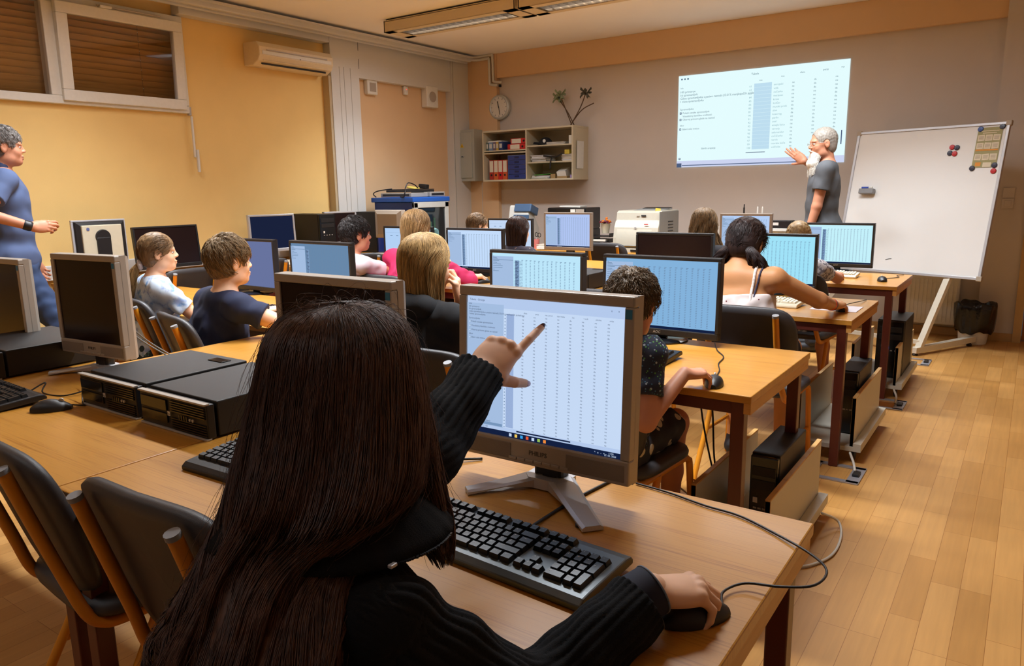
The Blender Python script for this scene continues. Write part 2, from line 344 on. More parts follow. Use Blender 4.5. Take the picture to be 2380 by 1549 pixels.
MB().box((.02, 0, 0), (.04, .06, .10), WHITEP, b=.012).build('casing', e); MB().box((.042, 0, .01), (.004, .007, .007), emis('red_led', (255, 40, 30), 2)).build('indicator', e)
e = empty('wall_siren', (-5.998, 6.93, 2.43), 'white rectangular wall box with a round disc below the header', 'box')
MB().box((.045, 0, 0), (.09, .20, .24), WHITEP, b=.01).build('casing', e)
MB().lathe([(.06, 0), (.058, .006), (.05, .008)], SILVERP, 24, Matrix.Translation((.09, 0, 0)) @ Matrix.Rotation(PI/2, 4, 'Y')).build('disc', e)
e = empty('wall_clock', (-5.44, 7.60, 2.33), 'round white wall clock with black hands above the shelf', 'clock')
RX = Matrix.Rotation(PI/2, 4, 'X')
MB().lathe([(.135, -.058), (.145, -.03), (.145, .0), (.13, .012), (.12, .006)], mat('clock_rim', (196, 200, 196), .35, metal=.3), 36, RX, cap=False).build('rim', e, smooth='auto')
MB().lathe([(.128, 0), (.128, .003)], WHITEP, 36, RX).build('dial', e)
n = MB()
for k in range(12):
    a = k*PI/6; n.box((math.sin(a)*.105, -.005, math.cos(a)*.105), (.006, .002, .018), GCAP, rot=(0, a, 0))
n.build('hour_marks', e)
MB().box((.008, -.007, -.04), (.007, .002, .095), BLACKP, rot=(0, math.radians(-8), 0)).build('minute_hand', e)
MB().box((-.008, -.009, .032), (.01, .002, .075), BLACKP, rot=(0, math.radians(-12), 0)).build('hour_hand', e)
t = MB(); P = [(-5.80, 7.42, 2.90), (-5.79, 7.50, 2.90), (-5.72, 7.575, 2.90), (-5.58, 7.575, 2.90), (-5.555, 7.575, 2.88), (-5.55, 7.575, 2.64), (-5.54, 7.585, 2.60), (-5.44, 7.585, 2.585)]
t.tube(smoothpath(P, 4), .017, TRIMW, 8)
P2 = [(p[0]+(.05 if p[2] < 2.89 or p[0] > -5.6 else 0), p[1], p[2]-(.0 if p[2] > 2.7 else -.03)) for p in P]
t.tube(smoothpath([(p[0], p[1], p[2]+.035 if p[2] > 2.85 else p[2]) for p in P2], 4), .015, TRIMW, 8)
t.box((-5.41, 7.59, 2.575), (.02, .03, .03), BLACKP)
tag(t.build('heating_pipe', smooth='auto'), 'pair of cream pipes bending down from the ceiling beside the clock', 'pipe')
# electrical box
e = empty('fuse_box', (-5.86, 7.598, 1.46), 'grey metal electrical cabinet with a yellow warning triangle beside the shelf', 'electrical cabinet')
EG = mat('grey_enamel', (176, 176, 164), .45, var=.02)
MB().box((0, -.09, .31), (.33, .18, .62), EG, b=.006).build('casing', e)
MB().box((0, -.186, .315), (.27, .012, .55), EG, b=.004).build('door', e)
tri = MB().prism([(-.028, -.022), (.028, -.022), (0, .028)], 0, .002, mat('warning_yellow', (235, 190, 20), .5), Matrix.Translation((-.01, -.193, .43)) @ FY)
tri.prism([(-.018, -.016), (-.004, -.016), (-.011, -.002)], .002, .003, BLACKP, Matrix.Translation((-.0, -.193, .43)) @ FY)
tri.box((-.01, -.196, .43), (.004, .002, .02), BLACKP); tri.build('warning_sign', e)
MB().box((-.005, -.196, .30), (.04, .008, .014), SILVER, b=.003).box((-.005, -.201, .30), (.025, .004, .008), BLACKP).build('lock', e)
# light switches behind the whiteboard
e = empty('light_switch', (-.195, 7.558, 1.17), 'pair of square white switches on the wall right of the whiteboard', 'switch')
MB().box((0, -.005, 0), (.085, .01, .085), WALLC, b=.003).box((0, -.005, .088), (.085, .01, .085), WALLC, b=.003).build('plate', e)
MB().box((0, -.012, 0), (.05, .006, .05), WALLC, b=.002).build('rocker', e)
# radiator
e = empty('radiator', (-.69, 7.60, .10), 'white panel radiator under the whiteboard', 'radiator')
r = MB().box((0, 0, .22), (.42, .07, .44), WHITEP, b=.012)
for k in range(12): r.box((-.18+k*.033, -.037, .22), (.018, .006, .38), WHITEP)
r.build('panel', e); MB().tube([(-.24, 0, .40), (-.27, 0, .40), (-.27, 0, .52)], .01, WHITEM).lathe([(.02, 0), (.022, .05), (.015, .06)], WHITEP, 12, Matrix.Translation((-.27, 0, .40))).build('valve', e)
# projected picture: the projector's light put into a glowing panel on the wall
PW, PH = 1.655, .925; PX, PZ = -2.345, 2.015
SCRW = emis('projection_white', (226, 250, 252), 1.02)
e = MB().box((PX, 7.655, PZ), (PW, .004, PH), SCRW)
proj = tag(e.build('projected_image'), 'bright projected computer screen on the front wall behind the bearded man', 'projection')
INKB = emis('projection_ink', (96, 130, 150), .8); INKL = emis('projection_ink_light', (150, 188, 200), .9); SELB = emis('projection_selected', (192, 224, 242), .98); DK = emis('projection_dark', (86, 104, 140), .8); LAV = emis('projection_lavender', (206, 214, 242), .98)
def pp(u, v): return (PX-PW/2+u*PW, 7.6515, PZ+PH/2-v*PH)   # u right, v down in picture fractions
q = MB()
def pr_(u0, v0, u1, v1, m, dy=0): 
    a = pp((u0+u1)/2, (v0+v1)/2); q.box((a[0], a[1]-dy, a[2]), ((u1-u0)*PW, .001, (v1-v0)*PH), m)
pr_(0, .93, 1, 1, LAV); pr_(.035, .975, .78, .984, DK, .001); pr_(0, .955, .032, 1, DK, .001)
pr_(.475, .155, .578, .835, SELB); pr_(.975, .68, .981, .82, DK); pr_(.44, .862, .555, .868, DK)
for i in range(18):
    v = .175+i*.0375
    pr_(.475, v+.018, .578, v+.0195, SCRW, .001)
    for (u, wds, m) in ((.447, ('61', '62', '63', '64', '65', '66', '80', '81', '90', '91', '92', '93', '94', '95', '96', '97', '99', '100'), INKL), (.59, ('evropski', 'volk', 'ovčerka', 'merjasec', 'krava', 'kuščar', 'murski pratk', 'slon', 'kozorog', 'perlin', 'osel', 'emajla lisica', 'veverja', 'salamander', 'ovčičerka', 'nandu', 'morska kača', 'volčnika'), INKL)):
        addtext(q, wds[i], .026, pp(u, v+.006), m, align='l')
    addtext(q, 'plenilec' if i < 6 else '?', .025, pp(.48, v+.004), INKB, align='l')
    for j, u in enumerate((.70, .82, .935)):
        if not (i > 14 and j > 0): addtext(q, ('ne', 'ne', 'da')[(i*3+j*2+i//3) % 3], .024, pp(u, v-.01*j), INKB)
for (u, v, s, sz) in ((.455, .055, 'Tabela', .028), (.505, .125, 'ime', .02), (.63, .105, 'ime', .022), (.735, .085, 'dlaka', .022), (.86, .08, 'perje', .024), (.955, .07, 'rep', .022),
    (.015, .135, 'Info', .02), (.015, .178, '100 primerov', .03), (.015, .212, '16 spremenljivk', .03), (.015, .246, 'Ciljna spremenljivka s petimi razredi (13.0 % manjkajočih podatkov)', .03), (.015, .28, '1 meta spremenljivka', .03),
    (.015, .365, 'Spremenljivke', .026), (.032, .405, 'Pokaži oznake spremenljivk', .026), (.032, .44, 'Vizualiziraj številske vrednosti', .026), (.032, .475, 'Obarvaj primere glede na razred', .026), (.015, .54, 'Izbor', .022), (.032, .58, 'Izberi cele vrstice', .026), (.16, .80, 'Izbriši urejanje', .026)):
    addtext(q, s, sz, pp(u, v), INKB, align='l')
for v in (.405, .475, .58, .905): pr_(.012, v-.011, .024, v+.011, DK); pr_(.015, v-.004, .021, v+.004, SCRW, .001)
for k, m in enumerate((DK, INKB, INKB)): pr_(.016+k*.02, .03, .026+k*.02, .046, m)
for k, s in enumerate(('?', '|', '100', '|', '100 | 100')): addtext(q, s, .022, pp(.02+k*.03, .945), DK, align='l')
q.build('picture_content', proj)
# ================================================================== TABLES
TZ = .73
def table(x0, x1, y0, y1, label, group='oak school tables with brown metal legs', rot=0.):
    e = empty('school_table', ((x0+x1)/2, (y0+y1)/2, 0), label, 'table', group)
    w, d = x1-x0-.004, y1-y0-.004
    if w >= d:
        MB().box((0, 0, TZ-.0125), (w, d, .025), TABLE, b=.003).build('tabletop', e)
    else:
        o = MB().box((0, 0, 0), (d, w, .025), TABLE, b=.003).build('tabletop', e); o.rotation_euler = (0, 0, PI/2); o.location = (0, 0, TZ-.0125)
    for s in (-1, 1):
        MB().box((s*(w/2-.014), 0, TZ-.043), (.022, d-.02, .036), TEDGE).build('side_apron', e)
        MB().box((0, s*(d/2-.03), TZ-.047), (w-.11, .03, .04), FRAME, b=.003).build('frame_rail', e)
    for sx in (-1, 1):
        for sy in (-1, 1):
            MB().box((sx*(w/2-.045), sy*(d/2-.035), (TZ-.025)/2), (.042, .042, TZ-.027), FRAME, b=.003).build('leg', e)
    return e
TX = [(-2.09, -.65), (-3.53, -2.09), (-4.97, -3.53)]
table(-1.72, -.285, .69, 1.40, 'oak table in the foreground holding the silver monitor the girl points at')
table(-3.16, -1.72, .69, 1.40, 'oak table at the left foreground under the two black desktop cases')
table(-4.62, -3.18, .69, 1.40, 'oak table under the silver monitor cut off by the left edge')
table(-2.83, -2.10, 1.402, 2.185, 'oak table joined behind the left foreground table, its far edge bare')
RY = [(2.19, 2.92), (3.70, 4.42), (5.07, 5.78)]
RN = ['second row', 'third row with the strap-top girl', 'front row before the whiteboard']
CN = ['at the aisle end', 'in the middle', 'toward the window wall']
for ri, (a, b_) in enumerate(RY):
    for ci, (c_, d_) in enumerate(TX):
        table(c_, d_, a, b_, 'oak table in the %s, %s' % (RN[ri], CN[ci]))
for k, (a, b_, s) in enumerate(((2.55, 3.54, 'under the monitor seen from behind'), (3.56, 4.64, 'under the monitor with a dark blue screen'), (4.66, 5.78, 'under the two black tower computers'))):
    table(-5.94, -5.25, a, b_, 'oak side table along the yellow wall, %s' % s)
table(-5.1, -3.62, 6.55, 7.25, 'teacher table below the wall shelf with the black printer', 'front wall tables')
table(-3.6, -2.3, 6.55, 7.25, 'teacher table carrying the large beige laser printer', 'front wall tables')
# ================================================================== CHAIRS
def make_chair(vinyl=VINYL):
    e = bpy.data.objects.new('padded_chair', None); COL.objects.link(e); e.empty_display_size = .05
    def outline(n=40):      # half super-ellipse back: rounded top corners, slightly narrower bottom
        P = []
        for i in range(n):
            a = 2*PI*i/n; cx = math.cos(a); sz = math.sin(a); ex = .36
            x = math.copysign(abs(cx)**ex, cx)*.226; z = math.copysign(abs(sz)**.55, sz)*.185
            if z < 0: x *= 1-.12*(-z/.185)
            P.append((x, z))
        return P
    def backpt(x, z, t):    # z 0..  panel local, t thickness offset (front +)
        zz = .665+z; y = -.215-.30*(z)+.020*(abs(x)/.21)**2 - .0
        return (x, y+t, zz)
    P = outline(); mb = MB(); rings = []
    for (sc, t) in ((.001, -.010), (.80, -.012), (.97, -.010), (1.0, .004), (.985, .018), (.93, .024), (.5, .022), (.001, .022)):
        rings.append([backpt(x*sc, z*sc, t) for x, z in P])
    mb.grid(rings, vinyl, closeu=True); mb.build('backrest', e, smooth=True)
    s = MB(); rings = []
    Q = []
    for i in range(40):
        a = 2*PI*i/40; cx = math.cos(a); sy = math.sin(a)
        Q.append((math.copysign(abs(cx)**.45, cx)*.215, math.copysign(abs(sy)**.45, sy)*.205))
    for (sc, z) in ((.001, .432), (.93, .432), (.99, .442), (1, .455), (.97, .470), (.86, .478), (.4, .474), (.001, .470)):
        rings.append([(x*sc, y*sc+.02, z-(.012*max(0, y/.2)**2)) for x, y in Q])
    s.grid(rings, vinyl, closeu=True); s.build('seat', e, smooth=True)
    for sx in (-1, 1):
        p = smoothpath([(sx*.150, -.283, .812), (sx*.150, -.25, .70), (sx*.154, -.205, .55), (sx*.168, -.175, .455), (sx*.172, -.145, .422), (sx*.178, -.10, .415), (sx*.182, .05, .418), (sx*.184, .17, .418)], 5)
        MB().tube(p, .0135, ORANGE, 12).build('back_post', e, smooth='auto')
        MB().tube([(sx*.150, -.284, .812), (sx*.150, -.287, .822)], .0142, GCAP, 12).build('post_cap', e, smooth='auto')
        MB().tube([(sx*.183, -.02, .415), (sx*.20, -.24, .005)], .0125, ORANGE, 12).build('leg', e, smooth='auto')
        MB().tube(smoothpath([(sx*.184, .165, .418), (sx*.186, .195, .405), (sx*.19, .205, .36), (sx*.20, .225, .005)], 4), .0125, ORANGE, 12).build('leg', e, smooth='auto')
        MB().tube([(sx*.1915, -.125, .22), (sx*.194, .213, .20)], .009, ORANGE, 8).build('stretcher', e, smooth='auto')
    MB().tube([(-.183, .0, .418), (.183, .0, .418)], .010, ORANGE, 8).tube([(-.183, .17, .416), (.183, .17, .416)], .010, ORANGE, 8).build('seat_frame', e, smooth='auto')
    return e
CH0 = make_chair()
_cf = [True]
def chair(x, y, rz, label, group='charcoal padded chairs with mustard frames'):
    c = CH0 if _cf[0] else copy_tree(CH0)
    _cf[0] = False
    c.location = (x, y, 0); c.rotation_euler = (0, 0, math.radians(rz)); tag(c, label, 'chair', group); return c
# ================================================================== DISPLAY CONTENT
INK = emis('screen_ink', (64, 80, 112), .75); INK2 = emis('screen_ink_soft', (120, 150, 184), .8); COLSEL = emis('screen_column', (128, 160, 200), .85)
BAR = emis('screen_taskbar', (22, 36, 72), .8); PALE = emis('screen_pale', (202, 222, 250), .95)
def screenmat(name, rgb, st=1.): return emis('screen_'+name, rgb, st)
def sheet(parent, w, h, mode, detailed=False):
    """marks of a data table, in the plane y=-.0006, origin at centre"""
    q = MB()
    def R(u0, v0, u1, v1, m, k=0): q.box(((u0+u1)/2*w-w/2, -.0007-.0004*k, h/2-(v0+v1)/2*h), ((u1-u0)*w, .0003, (v1-v0)*h), m)
    R(0, .962, 1, 1, BAR)
    if mode == 'table':
        R(.0, .05, .255, .94, INKP, 0); R(.255, .075, .995, .935, PALE, 0) if detailed else None
        R(.275, .11, .325, .93, COLSEL if not detailed else emis('screen_column_soft', (160, 184, 226), .9), 1)
        nc, nr = (8, 36) if detailed else (13, 34)
        V = []
        for c in range(nc):
            u = (.385 if detailed else .35)+c*(.075 if detailed else .048)
            addtext(q, ('dlaka', 'perje', 'rep_peruti', 'daje mleko', 'leti', 'v vodi', 'plenilec', 'zobje')[c % 8], .0042*w/.376 if detailed else .004, (u*w-w/2+.006, -.0016, h/2-.095*h), INK) if detailed else R(u, .1, u+.02, .108, INK2, 1)
            for r in range(nr):
                v = .118+r*(.83/nr)
                if detailed: addtext(q, 'da' if (r*7+c*5+r//3) % 4 == 0 else 'ne', .0050, (u*w-w/2, -.0016, h/2-v*h), INK)
                else: R(u, v, u+.012, v+.008, INK2, 1)
        for r in range(nr):
            v = .118+r*(.83/nr)
            R(.262, v, .268, v+.006, INK2, 1)
            if not detailed: R(.278, v, .30+.015*((r*5) % 3)/2, v+.009, INK, 2); R(.328, v, .34+.01*((r*7) % 3)/2, v+.007, INK2, 1)
        T = [('Info', .05), ('101 primerov', .07), ('16 spremenljivk', .088), ('Ciljna spremenljivka s petimi razredi (13.0 % manjkajočih podatkov)', .106), ('1 meta spremenljivka', .124), ('Spremenljivke', .155), ('Pokaži oznake spremenljivk', .18), ('Vizualiziraj številske vrednosti', .21), ('Obarvaj primere glede na razred', .24), ('Izbor', .27), ('Izberi cele vrstice', .295)]
        for s, v in T:
            if detailed: addtext(q, s, .0052, ((.014 if v not in (.18, .21, .24, .295) else .03)*w-w/2, -.0016, h/2-v*h-.002), INK, align='l')
            else: R(.012, v, .012+.0036*len(s), v+.008, INK2, 1)
        if detailed:
            for v in (.18, .21, .24, .295): R(.012, v+.001, .024, v+.016, INK2, 0); R(.0135, v+.003, .0225, v+.014, PALE, 1)
            addtext(q, 'Tabela - Orange', .006, (.02*w-w/2, -.0016, h/2-.026*h), INK, align='l')
            R(.35, .942, .70, .952, BAR, 2); R(.0, .915, .25, .935, COLSEL, 1)
            addtext(q, 'Izbriši urejanje', .005, (.13*w-w/2, -.0016, h/2-.905*h), INK); addtext(q, '?  |  101  |  101 | 101', .006, (.02*w-w/2, -.0016, h/2-.948*h), INK, align='l')
            for k in range(8):
                for (cx, m) in (((.30+.038*k), (PALE, emis('icon_yellow', (240, 200, 90)), emis('icon_blue', (60, 160, 230)), emis('icon_red', (230, 90, 50)), PALE, emis('icon_green', (150, 190, 90)), emis('icon_orange', (240, 140, 60)), PALE)[k]),): R(cx, .97, cx+.017, .992, m, 1) if k < 7 else None
            addtext(q, '11:06', .0052, (.945*w-w/2, -.0016, h/2-.973*h), PALE); addtext(q, '27. 05. 2024', .0052, (.94*w-w/2, -.0016, h/2-.989*h), PALE)
            for k, s in enumerate(('^', 'o', '-', '+')): addtext(q, s, .006, ((.85+.018*k)*w-w/2, -.0016, h/2-.981*h), PALE)
            addtext(q, 'x', .006, (.965*w-w/2, -.0016, h/2-.028*h), INK); addtext(q, 'o', .006, (.925*w-w/2, -.0016, h/2-.028*h), INK)
        else:
            for k in range(5): R(.27+.022*k, .975, .28+.022*k, .988, PALE, 1)
    elif mode == 'nodes':
        for (u, v) in ((.12, .2), (.25, .2), (.55, .55), (.62, .4)): R(u, v, u+.05, v+.02, INK2)
        R(.02, .12, .98, .122, INK2)
    return q.build('screen_content', parent)
INKP = emis('screen_panel_soft', (170, 196, 232), .92)
def monitor(x, y, w, h, ztop, label, yaw=0., tilt=0., style='black', screen='off', rgb=(180, 226, 248), st=1., mode='table', logo=None, detailed=False, group=None, stand='disc', back=False):
    e = empty('computer_monitor', (x, y, TZ), label, 'monitor', group, math.radians(yaw))
    bm = {'black': BLACKP, 'silver': SILVERP, 'grey': mat('grey_bezel', (120, 108, 96), .4), 'bright': SILVER, 'beige': BEIGEP}[style]
    silver = style == 'silver'
    bt, bs, bb = (.022, .020, .052) if silver else (.016, .014, .028) if style == 'black' else (.018, .018, .03)
    dep = .05 if silver else .03
    zc = ztop-TZ-h/2
    H = bpy.data.objects.new('head', None)
    M = Matrix.Translation((0, 0, zc)) @ Matrix.Rotation(tilt, 4, 'X')
    def put(mb, name, par, smooth=False, bevel=0.):
        mb.v = [tuple(M @ Vector(v)) for v in mb.v]; return mb.build(name, par, smooth, bevel)
    sw, sh = w-2*bs, h-bt-bb; sz = (bb-bt)/2
    f = MB()
    f.box((0, 0, h/2-bt/2), (w, .024, bt), bm, b=.004).box((0, 0, -h/2+bb/2), (w, .024, bb), bm, b=.004)
    for s in (-1, 1): f.box((s*(w/2-bs/2), 0, (bb-bt)/2), (bs, .024, h-bt-bb+.001), bm, b=.002)
    put(f, 'bezel', e)
    k = MB(); rr = [];
    for (sc, yy) in ((.93 if back else 1, .008), (.93 if back else 1, .012+dep*.35), (.90 if back else .97, .012+dep*.6), (.72, .012+dep), (.001, .013+dep)):
        rr.append([(a*sc*w/2, yy, c*sc*h/2) for a, c in ((-1, -1), (1, -1), (1, 1), (-1, 1))])
    k.grid(rr, BLACKP if style == 'black' or back else bm, closeu=True); bs_ = put(k, 'back_shell', e)
    sm = OFFSCR if screen == 'off' else screenmat(screen, rgb, st)
    so = bpy.data.objects
    p = MB().box((0, -.003, sz), (sw, .008, sh), sm); scr = put(p, 'screen', e)
    if screen != 'off' and mode:
        c = sheet(scr, sw, sh, mode, detailed)
        for v in c.data.vertices: v.co = M @ Vector((v.co.x, v.co.y-.0074, v.co.z+sz))
    if logo:
        t = MB(); addtext(t, logo, .014 if logo != 'AOC' else .015, (0, -.0125, -h/2+bb*(.55 if silver else .5)), SILVERP if style == 'black' else mat('bezel_print', (96, 86, 78), .5), extr=.0004); put(t, 'logo', e)
    if silver:
        for s in (-1, 1):
            g = MB().box((s*(w/2-.075), -.0125, -h/2+.025), (.13, .002, .034), mat('speaker_mesh', (150, 138, 126), .6, bump=1., bscale=1200), b=.001); put(g, 'speaker_grille', e)
        g = MB()
        for i in range(7): g.box((-.062+i*.021, -.0135, -h/2+.011), (.019, .003, .006), SILVERP, b=.001)
        put(g, 'buttons', e)
        g = MB().box((w/2-.011, -.0125, h/2-.034), (.014, .001, .018), mat('energy_sticker', (50, 130, 175), .5)); put(g, 'sticker', e)
    nz = zc-h/2+ (.0 if stand != 'v' else .02)
    if stand == 'v':
        MB().box((.005, .028, (nz+.05)/2), (.070, .036, nz+.05), BLACKP, b=.008).build('neck', e)
        s = MB()
        s.prism([(-.045, .005), (-.030, -.012), (.040, -.012), (.055, .005), (.055, .045), (.04, .06), (-.03, .06), (-.045, .045)], .003, .026, SILVER)
        def prong(P, w0, w1):
            a, b_ = Vector(P[0]), Vector(P[1]); d = (b_-a).normalized(); n_ = Vector((-d.y, d.x, 0)); rows_ = []
            for t in np.linspace(0, 1, 9):
                c = a.lerp(b_, t); ww = w0*(1-t)+w1*t; zt = .016*(1-t)**1.5+.012; zb = .002+.010*(1-abs(2*t-1))
                rows_.append([c-n_*ww+Vector((0, 0, zb)), c-n_*ww+Vector((0, 0, zt-.004)), c-n_*ww*.7+Vector((0, 0, zt)), c+n_*ww*.7+Vector((0, 0, zt)), c+n_*ww+Vector((0, 0, zt-.004)), c+n_*ww+Vector((0, 0, zb))])
            s.grid(rows_, SILVER, closeu=True); s.raw(rows_[-1], [(0, 1, 2, 3, 4, 5)], SILVER)
        prong(((-.02, .02, 0), (-.125, -.105, 0)), .026, .015); prong(((.035, .015, 0), (.185, -.125, 0)), .030, .021)
        s.build('base', e)
        MB().lathe([(.012, 0), (.012, .004)], BLACKP, 16, Matrix.Translation((.155, -.115, .001))).build('foot_pad', e)
    elif stand == 'disc':
        MB().box((0, .03, (nz+.06)/2), (.05, .022, nz+.06), BLACKG, b=.004).build('neck', e)
        MB().lathe([(.001, .016), (.05, .016), (.095, .012), (.11, .006), (.11, .001), (.001, .001)], BLACKG, 40, Matrix.Translation((0, .03, 0)), cap=False).build('base', e, smooth='auto')
    elif stand == 'pillar':
        MB().box((0, .05, (nz+.12)/2), (.085, .03, nz+.12), BLACKP, b=.012).build('neck', e)
        MB().box((0, .04, .010), (.26, .20, .018), bm, b=.008).build('base', e)
    if back:
        t = MB().box((0, dep+.014, .0), (.28, .03, .235), BEIGEP, b=.006); put(t, 'rear_cover', e)
        t = MB().lathe([(.001, .012), (.05, .012), (.055, 0)], BLACKP, 32, Matrix.Translation((0, dep+.03, .03)) @ Matrix.Rotation(-PI/2, 4, 'X'), cap=False).box((0, dep+.036, -.09), (.10, .02, .24), BLACKP, b=.008); put(t, 'rear_arm', e)
        t = MB().lathe([(.011, 0), (.011, .001)], mat('round_sticker', (90, 100, 150), .5), 16, Matrix.Translation((.10, dep+.031, .09)) @ Matrix.Rotation(-PI/2, 4, 'X')); put(t, 'sticker', e)
    bpy.data.objects.remove(H)
    return e
monitor(-.807, 1.262, .415, .373, 1.157, 'silver monitor with speakers showing a data table, touched by the pointing finger', yaw=1., tilt=-.05, style='silver', screen='near', rgb=(186, 208, 244), st=.93, logo='PHILIPS', detailed=True, stand='v', group=None)
G1 = 'silver speaker monitors in the first row'
monitor(-1.395, 1.235, .415, .373, 1.157, 'switched off silver monitor directly in front of the long-haired girl', style='silver', stand='v', logo='PHILIPS', group=G1)
monitor(-2.745, 1.30, .385, .365, 1.158, 'switched off silver monitor turned to the right, left of the black desktop cases', yaw=5, style='silver', stand='v', logo='PHILIPS', group=G1)
monitor(-3.46, 1.29, .415, .373, 1.12, 'silver monitor cut off by the left edge of the picture', yaw=3, style='silver', stand='v', group=G1)
G2 = 'black wide monitors showing the data table'
AQ = (188, 230, 250); MB_ = (134, 182, 224)
monitor(-1.235, 2.83, .518, .325, 1.082, 'wide black monitor with blue-lit table, in front of the boy in the dark patterned shirt', yaw=-1, tilt=-.04, screen='mid_blue', rgb=MB_, st=.95, logo='AOC', group=G2)
monitor(-1.853, 2.85, .518, .325, 1.08, 'wide black monitor with pale cyan screen just above the big silver monitor', yaw=-2, tilt=-.02, screen='cyan', rgb=AQ, group=G2, logo='AOC')
monitor(-3.20, 2.76, .525, .325, 1.095, 'wide black monitor with dim blue screen right of the boy in navy', yaw=-3, screen='dim_blue', rgb=(112, 146, 182), st=.85, group=G2)
monitor(-4.06, 2.93, .53, .325, 1.08, 'wide black monitor with dull violet screen beyond the boy in navy', yaw=-2, screen='dim_violet', rgb=(112, 124, 170), st=.85, mode=None, group=G2)
monitor(-3.355, 4.35, .52, .32, 1.082, 'black monitor with bright table beside the girl in pink', screen='light_blue', rgb=(196, 220, 250), group=G2, logo='AOC')
monitor(-4.03, 4.37, .508, .32, 1.084, 'black monitor with pale screen left of the girl in pink, beyond the boy in white', screen='sky', rgb=(178, 208, 244), mode='nodes', group=G2)
monitor(-1.80, 4.33, .50, .32, 1.08, 'switched off black monitor between the boy in the patterned shirt and the strap-top girl', group=G2)
monitor(-1.235, 4.43, .50, .32, 1.081, 'black monitor with cyan screen right of the strap-top girl', screen='cyan2', rgb=(160, 226, 248), group=G2)
monitor(-1.165, 5.84, .49, .32, 1.077, 'black monitor with pale cyan screen in front of the whiteboard corner', screen='cyan3', rgb=(196, 240, 250), group=G2, logo='AOC')
monitor(-4.09, 5.86, .51, .32, 1.083, 'black monitor with light screen behind the dark-haired girl', screen='sky2', rgb=(196, 216, 244), mode='nodes', group=G2)
monitor(-3.45, 5.85, .495, .34, 1.144, 'monitor with a grey frame and lavender table left of the printer', style='grey', screen='lavender', rgb=(176, 196, 240), stand='pillar', group='grey framed monitors')
monitor(-1.845, 5.85, .405, .33, 1.141, 'monitor with a pinkish grey frame behind the strap-top girl', style='grey', screen='lavender2', rgb=(180, 206, 244), stand='pillar', group='grey framed monitors')
monitor(-5.64, 2.80, .38, .31, 1.19, 'beige monitor seen from behind against the yellow wall', yaw=-93, style='bright', stand='pillar', back=True, group=None)
monitor(-5.62, 3.31, .52, .33, 1.12, 'black monitor with rounded corners standing dark against the yellow wall', yaw=86, tilt=-.1, group=None)
monitor(-5.73, 4.40, .45, .34, 1.168, 'silver framed monitor with dark blue screen against the yellow wall', yaw=79, tilt=-.05, style='bright', screen='navy', rgb=(30, 38, 66), st=.8, mode=None, stand='pillar')
monitor(-5.72, 5.22, .41, .33, 1.168, 'silver framed dark monitor between the two black towers', yaw=88, style='bright', stand='pillar')
monitor(-5.31, 5.52, .37, .28, 1.173, 'flat grey-beige monitor back in front of the blue equipment rack', yaw=180, style='silver', stand='pillar')
# ================================================================== DESKTOP CASES, TOWERS, CARTS
def sff(x, y, label, rz=0., w=.315, d=.37, h=.10, z=TZ):
    e = empty('desktop_case', (x, y, z), label, 'computer', 'black desktop computer cases', math.radians(rz))
    MB().box((0, d/2+.015, h/2+.003), (w, d-.03, h-.006), mat('case_metal', (30, 27, 26), .45, bump=.3, bscale=1800, spec=.4), b=.003).build('casing', e)
    fr = MB().box((0, .01, h/2), (w, .024, h-.008), BLACKP, b=.003); fr.build('front_panel', e)
    dr = MB().box((-.085, -.004, h*.70), (.125, .006, h*.30), BLACKG, b=.001).box((-.085, -.004, h*.34), (.125, .006, h*.26), BLACKG, b=.001); dr.build('drive_bay', e)
    g = MB()
    for k in range(12):
        if k not in (5, 6): g.box((.075, -.004, .012+k*(h-.02)/12), (.155, .006, .0028), BLACKG)
    g.build('grille', e)
    for zz, nm in ((h-.003, 'top_trim'), (.003, 'bottom_trim')): MB().box((0, .0, zz), (w, .016, .005), SILVERP, b=.001).build(nm, e)
    lg = MB().box((-.008, -.008, h*.5), (.012, .002, .012), SILVER); addtext(lg, 'hp', .010, (-.008, -.0095, h*.5), BLACKP); lg.build('logo', e)
    pt = MB()
    for k in range(4): pt.box((.04+k*.011, -.0075, h*.47), (.005, .002, .013), BLACKG)
    for k in range(2): pt.lathe([(.004, 0), (.004, .003), (.002, .003)], SILVERP, 10, Matrix.Translation((.088+.013*k, -.006, h*.47)) @ RX)
    pt.build('port', e)
    MB().box((.02+w*.2, d-.05, h+.0015), (.075, .035, .003), BLACKG, b=.001).build('top_latch', e)
    return e
sff(-2.205, 1.065, 'black desktop case left of its twin, its top latch showing')
sff(-1.86, 1.062, 'black desktop case on the table seam, right beside the girl\'s hair')
sff(-3.13, 1.05, 'black desktop case beside the leftmost silver monitor', rz=1, w=.40, h=.10)
sff(-2.42, 4.02, 'black desktop case on the third row table in front of the printer', rz=0, w=.36)
